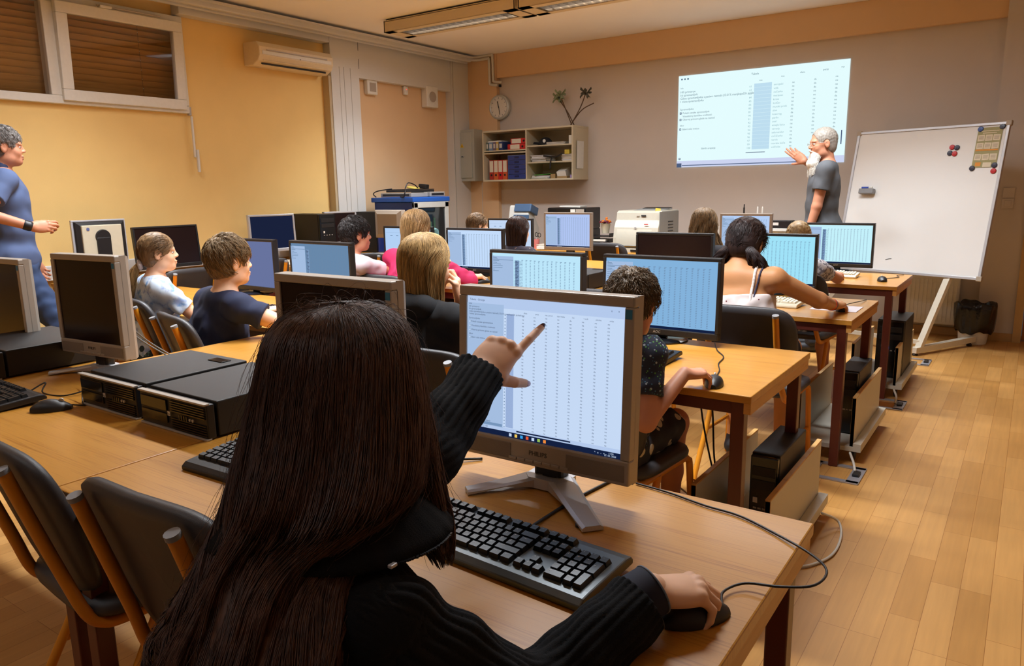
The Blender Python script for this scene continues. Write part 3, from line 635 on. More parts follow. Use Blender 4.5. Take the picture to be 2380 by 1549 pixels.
def tower(x, y, z, w, d, h, rz, label, group, blue=False, led=False):
    e = empty('tower_computer', (x, y, z), label, 'computer', group, math.radians(rz))
    cm = mat('case_metal', (30, 27, 26), .45, bump=.3, bscale=1800, spec=.4)
    MB().box((0, .01, h/2), (w, d-.02, h), cm, b=.004).build('casing', e)
    fm = mat('blue_reflection_panel', (24, 40, 96), .15) if blue else BLACKG  # blue reflection on the glossy front is put into its colour
    MB().box((0, -d/2+.008, h/2), (w-.004, .022, h-.01), fm, b=.005).build('front_panel', e)
    dd = MB().box((0, -d/2-.004, h-.06), (w*.8, .004, .035), BLACKP, b=.001).box((0, -d/2-.004, h-.11), (w*.8, .004, .035), BLACKP, b=.001); dd.build('drive_bay', e)
    p = MB()
    for k in range(4): p.box((-w*.25+k*w*.16, -d/2-.005, h-.20), (.012, .003, .006), SILVERP)
    p.box((-w*.25, -d/2-.005, h-.17), (.016, .003, .02), WHITEP).build('port', e)
    if led: MB().box((w*.3, -d/2-.005, h*.53), (.018, .003, .005), emis('blue_led', (70, 150, 255), 4)).build('power_light', e)
    return e
GT = 'black tower computers'
tower(-5.77, 4.90, TZ, .20, .44, .425, 90, 'black tower on the side table with its glossy front turned to the room', GT)
tower(-5.77, 5.66, TZ, .19, .44, .42, 90, 'black tower with a blue reflecting front left of the equipment rack', GT, blue=True)
def cart(y0, label, tl, tx=-.705, led=False, tw=.10, th=.33, td=.38, ang=0., x0=-.90, x1=-.59):
    e = empty('computer_cart', ((x0+x1)/2, y0+.37, 0), label, 'cart', 'low laminate computer carts', ang)
    w = x1-x0; L = .74
    MB().box((0, 0, .075), (w, L, .022), LAMIN).build('base_board', e)
    ED = wood('raw_board_edge', (206, 160, 96), (180, 132, 70), .6, 30, 30, 30)
    for s, x_ in ((-1, -w/2+.009), (1, w/2-.045)):
        p = MB().box((x_, 0, .205), (.016, L-.02, .25), LAMIN).box((x_, 0, .333), (.017, L-.02, .006), ED).box((x_, -L/2+.012, .205), (.017, .004, .25), ED)
        p.build('side_panel', e)
    MB().box((w/2-.018, 0, .095), (.036, L, .018), LAMIN).build('edge_strip', e)
    for sx in (-1, 1):
        for sy in (-1, 1):
            MB().lathe([(.02, -.01), (.026, -.006), (.026, .006), (.02, .01)], BLACKP, 16, Matrix.Translation((sx*(w/2-.04), sy*(L/2-.06), .028)) @ Matrix.Rotation(PI/2, 4, 'Y')).box((sx*(w/2-.04), sy*(L/2-.06), .056), (.02, .03, .014), SILVERP).build('caster', e)
    tower(tx, y0+.20+td/2, .087, tw, td, th, 0, tl, 'towers on the floor carts', led=led)
    return e
cart(2.36, 'low laminate cart nearest the viewer under the second row', 'black tower on the cart nearest the viewer')
cart(3.80, 'low laminate cart under the aisle end of the third row', 'black tower on the middle cart under the strap-top girl\'s table')
cart(5.15, 'low laminate cart under the front row table', 'black tower with a small blue light under the front row table', led=True, tw=.165, th=.385, td=.42)
# floor outlets
for k, (yy, s) in enumerate(((3.64, 'under the middle cart'), (5.0, 'beside the front cart'), (6.34, 'near the whiteboard foot'), (3.62, 'inside the third row legs'))):
    xx = -.66 if k < 3 else -.98
    e = empty('floor_outlet', (xx, yy, 0), 'flat metal floor outlet frame %s' % s, 'outlet', 'floor outlets')
    f = MB()
    for (cx, cy, dx, dy) in ((0, -.1, .22, .03), (0, .1, .22, .03), (-.1, 0, .03, .22), (.085, 0, .055, .22)): f.box((cx, cy, .004), (dx, dy, .006), mat('brushed_metal', (176, 176, 184), .4, metal=.6))
    f.build('frame', e); MB().box((.085, 0, .012), (.03, .06, .014), BLACKP, b=.003).build('socket', e)
# ================================================================== KEYBOARDS AND MICE
KEYM = mat('key_black', (22, 22, 24), .38); KLET = mat('key_print', (215, 215, 215), .5); KEYB = mat('key_beige', (214, 206, 184), .5)
def keylayout():
    K = []; u = .0188
    def row(y, keys, x=0., h=1):
        for k in keys:
            if isinstance(k, (int, float)): x += k; continue
            s, wd = (k, 1) if isinstance(k, str) else k
            K.append(((x+wd/2)*u, y*u, wd*u, h*u, s)); x += wd
    row(5.35, ['Esc', 1, 'F1', 'F2', 'F3', 'F4', .5, 'F5', 'F6', 'F7', 'F8', .5, 'F9', 'F10', 'F11', 'F12'])
    row(4, ['`', '1', '2', '3', '4', '5', '6', '7', '8', '9', '0', "'", '+', ('<-', 2)])
    row(3, [('Tab', 1.5), 'Q', 'W', 'E', 'R', 'T', 'Z', 'U', 'I', 'O', 'P', 'Š', 'Đ', ('Enter', 1.5)])
    row(2, [('Caps', 1.75), 'A', 'S', 'D', 'F', 'G', 'H', 'J', 'K', 'L', 'Č', 'Ć', 'Ž', ('', 1.25)])
    row(1, [('Shift', 1.25), '<', 'Y', 'X', 'C', 'V', 'B', 'N', 'M', ',', '.', '-', ('Shift', 2.75)])
    row(0, [('Ctrl', 1.25), ('Win', 1.25), ('Alt', 1.25), ('', 6.25), ('AltGr', 1.25), ('Win', 1.25), ('Menu', 1.25), ('Ctrl', 1.25)])
    row(5.35, ['PrtSc', 'ScrLk', 'Pause'], 15.25); row(4, ['Ins', 'Home', 'PgUp'], 15.25); row(3, ['Del', 'End', 'PgDn'], 15.25)
    row(1, ['^'], 16.25); row(0, ['<', 'v', '>'], 15.25)
    row(4, ['Num', '/', '*', '-'], 18.5); row(3, ['7', '8', '9'], 18.5); row(2, ['4', '5', '6'], 18.5); row(1, ['1', '2', '3'], 18.5); row(0, [('0', 2), 'Del'], 18.5)
    K.append(((21.5+.5)*u, 2.5*u, u, 2*u, '+')); K.append(((21.5+.5)*u, .5*u, u, 2*u, 'Enter'))
    return K
def keyboard(x, y, rz, label, style='grey', individual=False, group=None):
    e = empty('keyboard', (x, y, TZ), label, 'keyboard', group, math.radians(rz))
    body = {'grey': KEYG, 'black': BLACKP, 'beige': BEIGEP}[style]; km = KEYB if style == 'beige' else KEYM
    W_, D_ = .450, (.165 if style != 'black' else .175); tilt = math.radians(4)
    T = Matrix.Translation((0, 0, .010)) @ Matrix.Rotation(tilt, 4, 'X')
    b = MB(); prof = [(0, 0), (0, .010), (.012, .018), (.03, .019), (D_-.022, .019), (D_-.006, .016), (D_, .008), (D_, 0)]
    vs = []; n = len(prof)
    for sx in (-W_/2, W_/2):
        for p in prof: vs.append((sx, p[0]-D_/2, p[1]-.004))
    fs = [tuple(range(n-1, -1, -1)), tuple(range(n, 2*n))]+[(i, (i+1) % n, n+(i+1) % n, n+i) for i in range(n)]
    b.raw(vs, fs, body, T)
    b.build('body', e, bevel=.003)
    MB().box((0, -.0, .0155), (W_-.03, .125, .001), BLACKP if style != 'beige' else mat('beige_recess', (186, 178, 154), .6), rot=(tilt, 0, 0)).build('key_bed', e)
    x0 = -.2115; y0 = -D_/2+(.028 if style != 'black' else .038); K = keylayout(); allk = MB()
    for (kx, ky, kw, kh, s) in K:
        mb = MB() if individual else allk
        cx, cy = x0+kx, y0+ky+.008; hw, hh = kw/2-.0009, kh/2-.0009
        vs = [(cx-hw, cy-hh, .015), (cx+hw, cy-hh, .015), (cx+hw, cy+hh, .015), (cx-hw, cy+hh, .015), (cx-hw+.0022, cy-hh+.0015, .0235), (cx+hw-.0022, cy-hh+.0015, .0235), (cx+hw-.0022, cy+hh-.0032, .0245), (cx-hw+.0022, cy+hh-.0032, .0245)]
        mb.raw(vs, [(0, 1, 5, 4), (1, 2, 6, 5), (2, 3, 7, 6), (3, 0, 4, 7), (4, 5, 6, 7)], km, T)
        if s and individual:
            addtext(mb, s, .0062 if len(s) == 1 else .0030, (0, 0, 0), KLET, T @ Matrix.Translation((cx-hw*.25 if kw < .03 else cx-hw*.5, cy+.002, .0246)) @ Matrix.Rotation(.06, 4, 'X'))
        elif s and style != 'beige':
            mb.box((cx-hw*.3, cy+.003, .0262), (.0035, .004, .0003), KLET, rot=(tilt, 0, 0))
        if individual: mb.build('key', e)
    if not individual: allk.build('keys', e)
    if individual:
        l = MB().box((.150, D_/2-.026, .0265), (.003, .003, .001), emis('green_led', (190, 255, 60), 2)); l.build('status_light', e)
        l = MB()
        for k, s in enumerate(('Num Lock', 'Caps Lock', 'Scroll Lock')): addtext(l, s, .0028, (.135+.024*k, D_/2-.034, .0262), KLET, Matrix.Rotation(tilt, 4, 'X'))
        l.build('lettering', e)
        hb = MB()
        for k in range(3): hb.box((.062+.021*k, D_/2-.017, .0262), (.020, .011, .0015), KEYG, rot=(tilt, 0, 0), b=.0005)
        hb.build('hot_key', e)
    return e
keyboard(-.725, .985, -3.5, 'grey and black keyboard with lettered keys under the pointing arm', 'grey', True)
keyboard(-1.355, 1.0, 2, 'black keyboard half hidden by the brown hair', 'black', group='black keyboards')
keyboard(-2.70, .93, -2, 'black keyboard at the left edge near the black mouse', 'black', group='black keyboards')
keyboard(-1.255, 2.50, -1, 'black keyboard beside the boy in the dark patterned shirt', 'black', group='black keyboards')
keyboard(-3.18, 2.47, 0, 'black keyboard in front of the boy in navy', 'black', group='black keyboards')
keyboard(-1.18, 4.02, -3, 'beige keyboard under the arm of the strap-top girl', 'beige', group='beige keyboards')
keyboard(-1.17, 5.46, 0, 'beige keyboard below the pale cyan screen in the front row', 'beige', group='beige keyboards')
keyboard(-5.42, 4.36, 84, 'beige keyboard on the side table below the monitor with a dark blue screen', 'beige', group='beige keyboards')
tag(MB().box((-1.0, 4.28, TZ+.001), (.20, .13, .002), WHITEP, rot=(0, 0, .3)).build('paper_sheet'), 'white paper sheet behind the beige keyboard in the third row', 'paper')
def mouse(x, y, rz, label, path, group='black computer mice', m=None):
    m = m or BLACKP
    e = empty('computer_mouse', (x, y, TZ), label, 'mouse', group, math.radians(rz))
    G = []
    for i in range(13):
        t = i/12; yy = -.055+.11*t; hw = .031*math.sin(PI*min(1, max(0, t*.92+.04)))**.45*(1-.08*t); hh = .036*math.sin(PI*(t*.86+.07))**.7*(1.05-.25*t)
        G.append([(hw*math.cos(a), yy, .001+hh*max(0, math.sin(a))**.8) for a in np.linspace(PI, 0, 15)])
    MB().grid(G, m).raw([G[0][i] for i in range(15)], [tuple(range(15))], m).raw([G[-1][i] for i in range(15)], [tuple(range(14, -1, -1))], m).build('body', e, smooth=True)
    MB().lathe([(.007, -.003), (.008, 0), (.007, .003)], SILVERP, 14, Matrix.Translation((0, .028, .028)) @ Matrix.Rotation(PI/2, 4, 'Y')).build('scroll_wheel', e)
    c = MB().tube(smoothpath(path, 7), .0022, m, 6)
    MI = Matrix.Rotation(-math.radians(rz), 4, 'Z') @ Matrix.Translation((-x, -y, -TZ)); c.v = [tuple(MI @ Vector(v)) for v in c.v]; c.build('cable', e, smooth=True)
    return e
Z1 = TZ+.0035
mouse(-2.37, .975, -38, 'black mouse lying in front of the left black desktop case', [(-2.345, 1.02, TZ+.01), (-2.33, 1.05, Z1), (-2.36, 1.06, Z1+.003), (-2.43, 1.10, TZ+.05), (-2.44, 1.13, TZ+.07), (-2.40, 1.18, TZ+.03), (-2.40, 1.3, Z1)])
mouse(-.358, .972, -38, 'black mouse under the hand of the long-haired girl', [(-.330, 1.012, TZ+.012), (-.343, 1.055, TZ+.008), (-.322, 1.095, Z1+.006), (-.27, 1.105, TZ+.015), (-.225, 1.125, TZ+.022), (-.221, 1.19, TZ+.018), (-.262, 1.255, TZ+.008), (-.336, 1.309, Z1), (-.413, 1.347, Z1), (-.485, 1.357, Z1), (-.568, 1.378, Z1), (-.65, 1.388, Z1)])
mouse(-.795, 2.268, 14, 'black mouse under the hand of the boy in the dark patterned shirt', [(-.81, 2.322, TZ+.012), (-.83, 2.40, Z1), (-.845, 2.46, Z1), (-.88, 2.55, Z1), (-.90, 2.66, Z1), (-.96, 2.76, Z1), (-1.02, 2.9, Z1)])
mouse(-.752, 3.98, 6, 'black mouse under the hand of the strap-top girl', [(-.757, 4.035, TZ+.012), (-.75, 4.13, TZ+.014), (-.72, 4.28, TZ+.01), (-.71, 4.4, Z1)])
mouse(-.775, 5.32, 15, 'black mouse alone on the front row table corner', [(-.79, 5.375, TZ+.012), (-.78, 5.45, Z1), (-.71, 5.56, Z1), (-.73, 5.62, TZ+.008), (-.70, 5.72, Z1)])
mouse(-3.055, 4.05, -28, 'black mouse under the hand of the girl in pink', [(-3.03, 4.10, TZ+.012), (-3.0, 4.2, Z1), (-3.05, 4.36, Z1)])
mouse(-2.86, 2.62, 60, 'dark mouse left of the silver monitor, behind the navy sleeve', [(-2.90, 2.645, TZ+.012), (-2.98, 2.7, Z1), (-2.97, 2.8, Z1)])
# mouse pad under the strap-top girl's hand
tag(MB().box((-.79, 4.04, TZ+.0015), (.22, .19, .003), mat('mouse_pad', (206, 196, 200), .6)).build('mouse_pad', None), 'pale mouse pad under the hand of the strap-top girl', 'mouse pad')
# loose cables on tables
cable('monitor_cable', [(-.70, 1.385, Z1), (-.712, 1.30, Z1), (-.72, 1.23, Z1), (-.723, 1.15, Z1), (-.72, 1.075, Z1+.004)], .0032, BLACKP, 'black cable running from the silver monitor down to the lettered keyboard')
cable('monitor_cable', [(-1.02, 1.33, Z1), (-1.08, 1.27, Z1+.004), (-1.14, 1.2, Z1), (-1.2, 1.16, Z1)], .003, BLACKP, 'black cable lying on the table between the sleeve and the silver monitor')
cable('keyboard_cable', [(-2.62, 1.02, TZ+.012), (-2.62, 1.07, TZ+.03), (-2.60, 1.05, Z1), (-2.50, 1.07, Z1), (-2.48, 1.13, Z1+.01), (-2.55, 1.16, Z1+.02), (-2.5, 1.24, Z1+.01), (-2.42, 1.33, Z1)], .0024, BLACKP, 'thin black cable curling from the left keyboard behind the mouse')
cable('power_cable', [(-2.02, 1.44, TZ+.04), (-2.0, 1.50, TZ+.05), (-1.93, 1.52, TZ+.03), (-1.88, 1.5, Z1)], .004, mat('grey_cable', (110, 108, 104), .5), 'grey cable arching behind the two black desktop cases')
for k, (dx, nm) in enumerate(((0, 'upper'), (.05, 'lower'))):
    cable('display_cable', [(-2.66+dx, 1.34, TZ+.2), (-2.66+dx, 1.42, TZ+.11), (-2.6+dx, 1.5, TZ+.03), (-2.56+dx, 1.53, Z1)], .003, mat('grey_cable', (110, 108, 104), .5), 'grey cable behind the tilted silver monitor, %s of two' % nm, 'display cables')
def drop(name, pts, r, m, label, group=None): return cable(name, pts, r, m, label, group)
CW = mat('white_cable', (206, 200, 188), .5)
drop('floor_cable', [(-.58, 2.95, .08), (-.53, 3.02, .03), (-.50, 2.92, .008), (-.50, 2.75, .008), (-.56, 2.62, .008), (-.64, 2.58, .008)], .005, CW, 'white cable looping on the floor beside the nearest cart')
drop('floor_cable', [(-1.05, 2.88, .70), (-1.02, 2.90, .45), (-.98, 2.86, .2), (-.90, 2.9, .02), (-.72, 3.0, .01)], .004, BLACKP, 'black cable hanging under the second row table', 'hanging black cables')
drop('floor_cable', [(-1.09, 2.88, .70), (-1.06, 2.90, .4), (-1.0, 2.92, .12), (-1.0, 3.0, .01)], .004, BLACKP, 'second black cable hanging under the second row table', 'hanging black cables')
drop('floor_cable', [(-1.30, 2.5, .69), (-1.28, 2.6, .40), (-1.15, 2.75, .18), (-1.0, 2.8, .06)], .004, CW, 'white cable curving down under the second row table')
drop('floor_cable', [(-.50, 1.02, .70), (-.44, .98, .5), (-.455, .93, .3), (-.42, .92, .0)], .005, BLACKP, 'black cable hanging inside the near table leg')
drop('floor_cable', [(-.49, 1.03, .70), (-.455, 1.0, .5), (-.44, .95, .3), (-.43, .95, .0)], .006, mat('grey_cable', (110, 108, 104), .5), 'grey cable hanging inside the near table leg')
drop('floor_cable', [(-.70, 5.80, .70), (-.69, 5.84, .4), (-.66, 5.88, .2), (-.62, 5.8, .1)], .005, CW, 'white cable hanging behind the front row table leg')
drop('floor_cable', [(-.63, 5.12, .07), (-.60, 5.02, .05), (-.60, 4.98, .02)], .006, CW, 'white cable plugged into the outlet beside the front cart')
drop('floor_cable', [(-.63, 3.76, .07), (-.60, 3.70, .04), (-.585, 3.655, .02)], .006, CW, 'white cable plugged into the outlet under the middle cart')
# ================================================================== CHAIR PLACES
chair(-1.26, .885, 2, 'empty padded chair in the left foreground pushed to the table seam')
chair(-1.79, .875, -5, 'empty padded chair cut off by the left edge in the foreground')
chair(-.70, .41, 0, 'chair under the long-haired girl in the foreground')
chair(-1.64, 2.06, 0, 'chair under the girl in the black hooded top, its right post showing')
chair(-1.13, 2.23, -4, 'chair under the boy in the dark patterned shirt, its seat corner showing')
chair(-1.0, 3.43, 0, 'chair under the girl with the white strap top, its wide dark back facing the viewer')
chair(-1.76, 3.62, 4, 'chair pushed in between two monitors left of the boy in the patterned shirt')
chair(-1.16, 4.83, -4, 'chair under the child with short blond hair, orange legs showing')
chair(-2.99, 2.02, -14, 'chair behind the boy in navy, its back turned to the viewer')
chair(-3.67, 2.22, -13, 'chair under the girl in the pale blue tie-dye shirt')
chair(-5.11, 3.05, 86, 'chair facing the yellow wall right of the tie-dye girl', )
chair(-5.10, 2.45, 86, 'chair at the yellow wall half hidden by the man in blue')
chair(-5.20, 3.74, 88, 'chair before the tilted silver monitor by the yellow wall')
chair(-4.85, 4.55, 60, 'chair behind the boy in the white shirt')
chair(-3.32, 3.58, 0, 'chair under the girl in the pink top')
chair(-3.72, 3.30, -10, 'chair under the boy in the white shirt')
chair(-3.30, 6.52, 0, 'dark chair in front of the beige laser printer, orange posts on both sides')
chair(-3.40, 4.80, 0, 'chair under the dark-haired girl in the dotted blouse')
chair(-1.86, 4.75, 0, 'chair under the girl with long wavy hair')
e = empty('upholstered_chair', (-4.30, 5.02, 0), 'teal upholstered chair behind the girl with the light brown bun', 'chair')
TEAL = mat('teal_fabric', (92, 130, 130), .8, bump=.5, bscale=900)
MB().box((-.02, -.22, .82), (.46, .07, .46), TEAL, b=.033).build('backrest', e, smooth='auto'); MB().box((0, 0, .46), (.46, .44, .08), TEAL, b=.035).build('seat', e, smooth='auto')
MB().box((0, -.24, .58), (.05, .02, .2), BLACKP).build('back_bracket', e)
for sx in (-1, 1):
    for sy in (-1, 1): MB().tube([(sx*.19, sy*.17, .42), (sx*.2, sy*.2, 0)], .012, BLACKP).build('leg', e)
# ================================================================== WALL SHELF AND ITS CONTENT
e = empty('wall_shelf', (-4.865, 7.66, 1.45), 'beige open wall shelf with red binders and blue drawers beside the projected image', 'shelf')
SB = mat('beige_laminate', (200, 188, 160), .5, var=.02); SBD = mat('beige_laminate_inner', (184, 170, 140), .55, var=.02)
X0, X1, D_, H_ = -.625, .62, .345, .585
s = MB().box((0, -D_/2, .009), (X1-X0, D_, .018), SB).box((0, -D_/2, H_-.009), (X1-X0, D_, .018), SB).box((X0+.009, -D_/2, H_/2), (.018, D_, H_-.036), SB)
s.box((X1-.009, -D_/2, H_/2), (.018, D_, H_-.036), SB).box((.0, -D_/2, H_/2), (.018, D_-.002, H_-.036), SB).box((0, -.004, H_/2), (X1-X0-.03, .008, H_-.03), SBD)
s.build('carcass', e)
for (xc, zc, w_) in ((-.312, .325, .60), (-.312, .352, .60), (.311, .20, .60), (.311, .385, .60)): MB().box((xc, -D_/2, zc), (w_-.001, D_-.012, .014), SB).build('shelf_board', e)
MB().box((X1+.010, -.20, .27), (.003, .16, .30), WHITEP, rot=(0, .02, .05)).build('pinned_paper', e)
SX, SY, SZ = -4.865, 7.66, 1.45
def sthing(name, label, cat, group, x, z, fn):
    r = empty(name, (SX+x, SY-.30, SZ+z), label, cat, group); fn(r); return r
def binder(rgb, lrgb=(220, 210, 190)):
    def f(r):
        m = mat('binder_%d_%d_%d' % rgb, rgb, .5)
        MB().box((0, .11, .115), (.062, .22, .23), m, b=.002).build('cover', r)
        MB().box((0, -.001, .155), (.052, .002, .13), mat('binder_label', lrgb, .6)).build('spine_label', r)
        MB().lathe([(.013, 0), (.013, .002), (.008, .002), (.008, -.002)], BLACKP, 16, Matrix.Translation((0, -.001, .055)) @ RX).build('finger_hole', r)
        t = MB(); addtext(t, 'Oxford' if rgb[1] < 50 else '', .012, (0, -.003, .216), WHITEP) if rgb[1] < 50 else None
        if t.v: t.build('lettering', r)
    return f
for k, (rgb, lb) in enumerate((((170, 44, 34), 'dark red binder leftmost in the lower left bay'), ((206, 96, 44), 'orange binder second in the lower left bay'), ((196, 30, 30), 'bright red binder third in the lower left bay'), ((200, 84, 40), 'orange red binder touching the blue drawers'))):
    sthing('ring_binder', lb, 'binder', 'binders in the wall shelf', -.53+k*.0655, .018, binder(rgb))
for k, (z, dx, lb) in enumerate(((.360, 0, 'red binder lying flat at the bottom of the upper left bay'), (.423, .02, 'red binder lying flat on top of another in the upper left bay'))):
    def f(r):
        m = mat('binder_196_30_30', (196, 30, 30), .5)
        MB().box((0, .12, .031), (.27 if z < .4 else .22, .24, .06), m, b=.002).build('cover', r)
        MB().box((-.03, -.001, .031), (.13, .002, .05), mat('binder_label', (220, 210, 190), .6)).build('spine_label', r)
        MB().lathe([(.013, 0), (.013, .002), (.008, .002), (.008, -.002)], BLACKP, 16, Matrix.Translation((.075, -.001, .031)) @ RX).build('finger_hole', r)
    sthing('ring_binder', lb, 'binder', 'binders in the wall shelf', -.155+dx, z, f)
for k, (rgb, lb, w_) in enumerate((((90, 104, 96), 'grey green box file first on the upper left shelf', .035), ((120, 140, 170), 'pale blue box file with a square label', .06), ((110, 90, 110), 'dull violet book on the upper left shelf', .04), ((196, 160, 70), 'ochre yellow book on the upper left shelf', .04), ((40, 60, 110), 'dark blue box file next to the lying red binders', .06))):
    x_ = (-.585, -.535, -.482, -.44, -.388)[k]
    def f(r): MB().box((0, .10, .0475), (w_-.003, .2, .095), mat('book_%d' % rgb[0], rgb, .6), b=.002).build('cover', r); MB().box((0, -.001, .05), (w_*.6, .002, .05), mat('book_label', (200, 196, 186), .6)).build('spine_label', r)
    sthing('box_file', lb, 'book', 'books in the upper left shelf bay', x_, .361, f)
sthing('paper_sheets', 'thin pile of white papers lying on the row of box files', 'paper', None, -.49, .457, lambda r: MB().box((0, .10, .005), (.19, .19, .01), WHITEP, rot=(0, 0, .1)).box((.01, .1, .013), (.17, .18, .005), WHITEP, rot=(0, 0, -.05)).build('sheets', r))
def drawers(r):
    bl = mat('drawer_blue', (34, 56, 128), .35); gp = mat('drawer_case_grey', (150, 160, 180), .4)
    MB().box((0, .13, .14), (.27, .26, .28), gp, b=.004).build('case', r)
    for k in range(5):
        d = MB().box((0, -.004, .032+k*.054), (.25, .012, .05), bl, b=.003).build('drawer', r)
        MB().box((0, -.012, .036+k*.054), (.06, .008, .018), mat('drawer_blue_dark', (18, 30, 76), .4), b=.003).build('handle', d)
sthing('drawer_box', 'small blue desktop box with five drawers in the shelf', 'drawer unit', None, -.157, .018, drawers)
def papers(n, w_, rgbs, seed):
    def f(r):
        rn = random.Random(seed); z = 0; m = MB()
        for k in range(n):
            h = rn.uniform(.003, .010); m.box((rn.uniform(-.008, .008), .12+rn.uniform(-.01, .01), z+h/2), (w_*rn.uniform(.92, 1), .2, h*.96), mat('paper_%d' % rgbs[k % len(rgbs)][0], rgbs[k % len(rgbs)], .7), rot=(0, 0, rn.uniform(-.05, .05))); z += h
        m.build('sheets', r)
    return f
W1, W2, W3 = (226, 220, 206), (196, 184, 166), (206, 206, 210)
sthing('paper_stack', 'stack of magazines left on the middle right shelf', 'paper', 'paper stacks in the wall shelf', .13, .208, papers(12, .21, (W1, W2, W3), 1))
sthing('paper_stack', 'stack of papers right on the middle shelf under the yellow cube', 'paper', 'paper stacks in the wall shelf', .52, .208, papers(11, .17, (W1, W3, W2), 2))
sthing('paper_stack', 'loose pile of papers on the upper right shelf beside the black cap', 'paper', 'paper stacks in the wall shelf', .35, .393, papers(5, .26, (W2, W3), 3))
sthing('green_folder', 'green folder on white papers in the lower right bay', 'folder', None, .15, .018, lambda r: (papers(6, .24, (W1, W3), 4)(r), MB().box((.01, .11, .048), (.21, .18, .006), mat('green_card', (70, 150, 50), .5), rot=(0, -.05, .2)).build('cover', r)))
sthing('sticky_note_block', 'yellow sticky note block on the middle shelf papers', 'note block', None, .51, .283, lambda r: MB().box((0, .04, .024), (.06, .06, .046), mat('sticky_yellow', (214, 190, 70), .6)).build('block', r))
sthing('paper_box', 'small upright white card box on the upper right shelf', 'box', None, .575, .393, lambda r: MB().box((0, .05, .045), (.07, .1, .09), mat('paper_226', W1, .7)).build('carton', r))
sthing('white_card', 'white folded card standing in the lower right bay', 'card', None, .43, .018, lambda r: MB().box((0, .08, .055), (.11, .14, .09), WHITEP, rot=(.3, -.1, .1)).box((0.02, .06, .012), (.13, .12, .022), mat('cardboard', (160, 130, 84), .7)).build('card', r))
sthing('small_box', 'small brown cardboard box in the lower right bay', 'box', None, .325, .018, lambda r: MB().box((0, .05, .026), (.06, .08, .05), mat('cardboard', (160, 130, 84), .7)).build('carton', r))
sthing('glue_tin', 'tiny lilac jar at the end of the lower right bay', 'jar', None, .577, .018, lambda r: MB().lathe([(.018, 0), (.02, .004), (.02, .032), (.016, .036)], mat('lilac_plastic', (150, 130, 180), .4), 16).build('jar', r))
def cap(r):
    BC = mat('black_cotton', (20, 20, 26), .8)
    G = [[(.085*math.cos(a)*math.cos(t), .09+.085*math.sin(a)*math.cos(t), .005+.085*math.sin(t)) for a in np.linspace(0, 2*PI, 24, endpoint=False)] for t in np.linspace(0, PI/2-.02, 9)]
    MB().grid(G, BC, closeu=True).build('crown', r, smooth=True)
    MB().box((-.05, .02, .02), (.12, .08, .006), BC, rot=(.3, .1, .5), b=.002).build('peak', r)
    MB().lathe([(.02, 0), (.018, .003)], WHITEP, 12, Matrix.Translation((.03, .012, .045)) @ RX).build('badge', r)
sthing('baseball_cap', 'black cap with a white badge on the upper right shelf', 'cap', None, .18, .393, cap)
tag(MB().tube(smoothpath([(SX+.22, 7.34, SZ+.27), (SX+.33, 7.325, SZ+.25), (SX+.335, 7.305, SZ+.21), (SX+.33, 7.30, SZ+.12)], 5), [.010]*16, BLACKP, 8).tube(smoothpath([(SX+.30, 7.34, SZ+.26), (SX+.40, 7.33, SZ+.255), (SX+.47, 7.335, SZ+.29)], 5), .008, BLACKP, 8).build('strap', smooth=True), 'black strap hanging over the edge of the middle right shelf', 'strap')
# paper flowers on top
STEM = mat('twig_brown', (92, 66, 40), .7)
def flower(label, base, tip, rgb, lean, blobs, fl=True):
    e = empty('artificial_flower', base, label, 'flower', 'artificial flowers on the wall shelf')
    b = Vector(base); t = Vector(tip)-b
    MB().tube(smoothpath([(0, 0, 0), tuple(t*.5+Vector(lean)), tuple(t)], 6), [.006+.000*i for i in range(13)], STEM, 6).build('stem', e, smooth=True)
    if fl:
        m = mat('petal_%d' % rgb[0], rgb, .8); mb = MB(); rn = random.Random(blobs)
        for k in range(9):
            a = k*2*PI/9; r_ = .055
            G = [[(t.x+math.cos(a+s*.35)*r_*u, t.y+math.sin(a+s*.35)*r_*u*.8, t.z+.05*u+(-.02*abs(s))+rn.uniform(-.004, .004)-.03*u*u*(k % 3)) for s in (-1, 0, 1)] for u in (0.05, .5, 1., 1.25)]
            mb.grid(G, m)
            mb.grid([[(p[0], p[1], p[2]-.002) for p in row_] for row_ in G], m)
        mb.build('petals', e, smooth=True)
flower('pale green paper flower leaning left above the shelf', (-4.36, 7.50, 2.035), (-4.53, 7.52, 2.39), (150, 164, 130), (0, 0, .0), 3)
flower('second pale green paper flower close behind the first', (-4.34, 7.52, 2.035), (-4.575, 7.55, 2.36), (140, 152, 118), (.01, 0, .01), 5)
flower('dark grey-green paper flower leaning right above the shelf', (-4.38, 7.48, 2.035), (-4.19, 7.50, 2.38), (86, 84, 72), (.03, 0, .02), 4)
flower('bare twig bending right toward the wall', (-4.40, 7.5, 2.035), (-4.10, 7.52, 2.27), (86, 84, 72), (.0, 0, .05), 4, False)
# ================================================================== EQUIPMENT RACK
e = empty('equipment_rack', (-5.58, 6.12, 0), 'blue floor standing equipment rack with grey framed glass door', 'equipment rack')
BLU = mat('rack_blue', (30, 58, 132), .35, var=.03); RG = mat('rack_grey', (184, 186, 182), .4)
MB().box((0, 0, .62), (.54, .56, 1.24), BLU, b=.004).box((0, 0, 1.265), (.60, .60, .05), mat('rack_blue_top', (30, 84, 170), .35), b=.006).build('cabinet', e)
d = MB(); yy0, yy1 = -.28, .28
for (yc, zc, dy, dz) in ((0, 1.21, .56, .06), (0, .06, .56, .06), (-.25, .635, .06, 1.2), (.25, .635, .06, 1.2)): d.box((.283, yc, zc), (.03, dy, dz), RG, b=.004)
d = d.build('door', e)
MB().box((.279, 0, .635), (.012, .45, 1.1), mat('smoked_glass', (20, 30, 36), .06, coat=.5)).build('glass_pane', d)
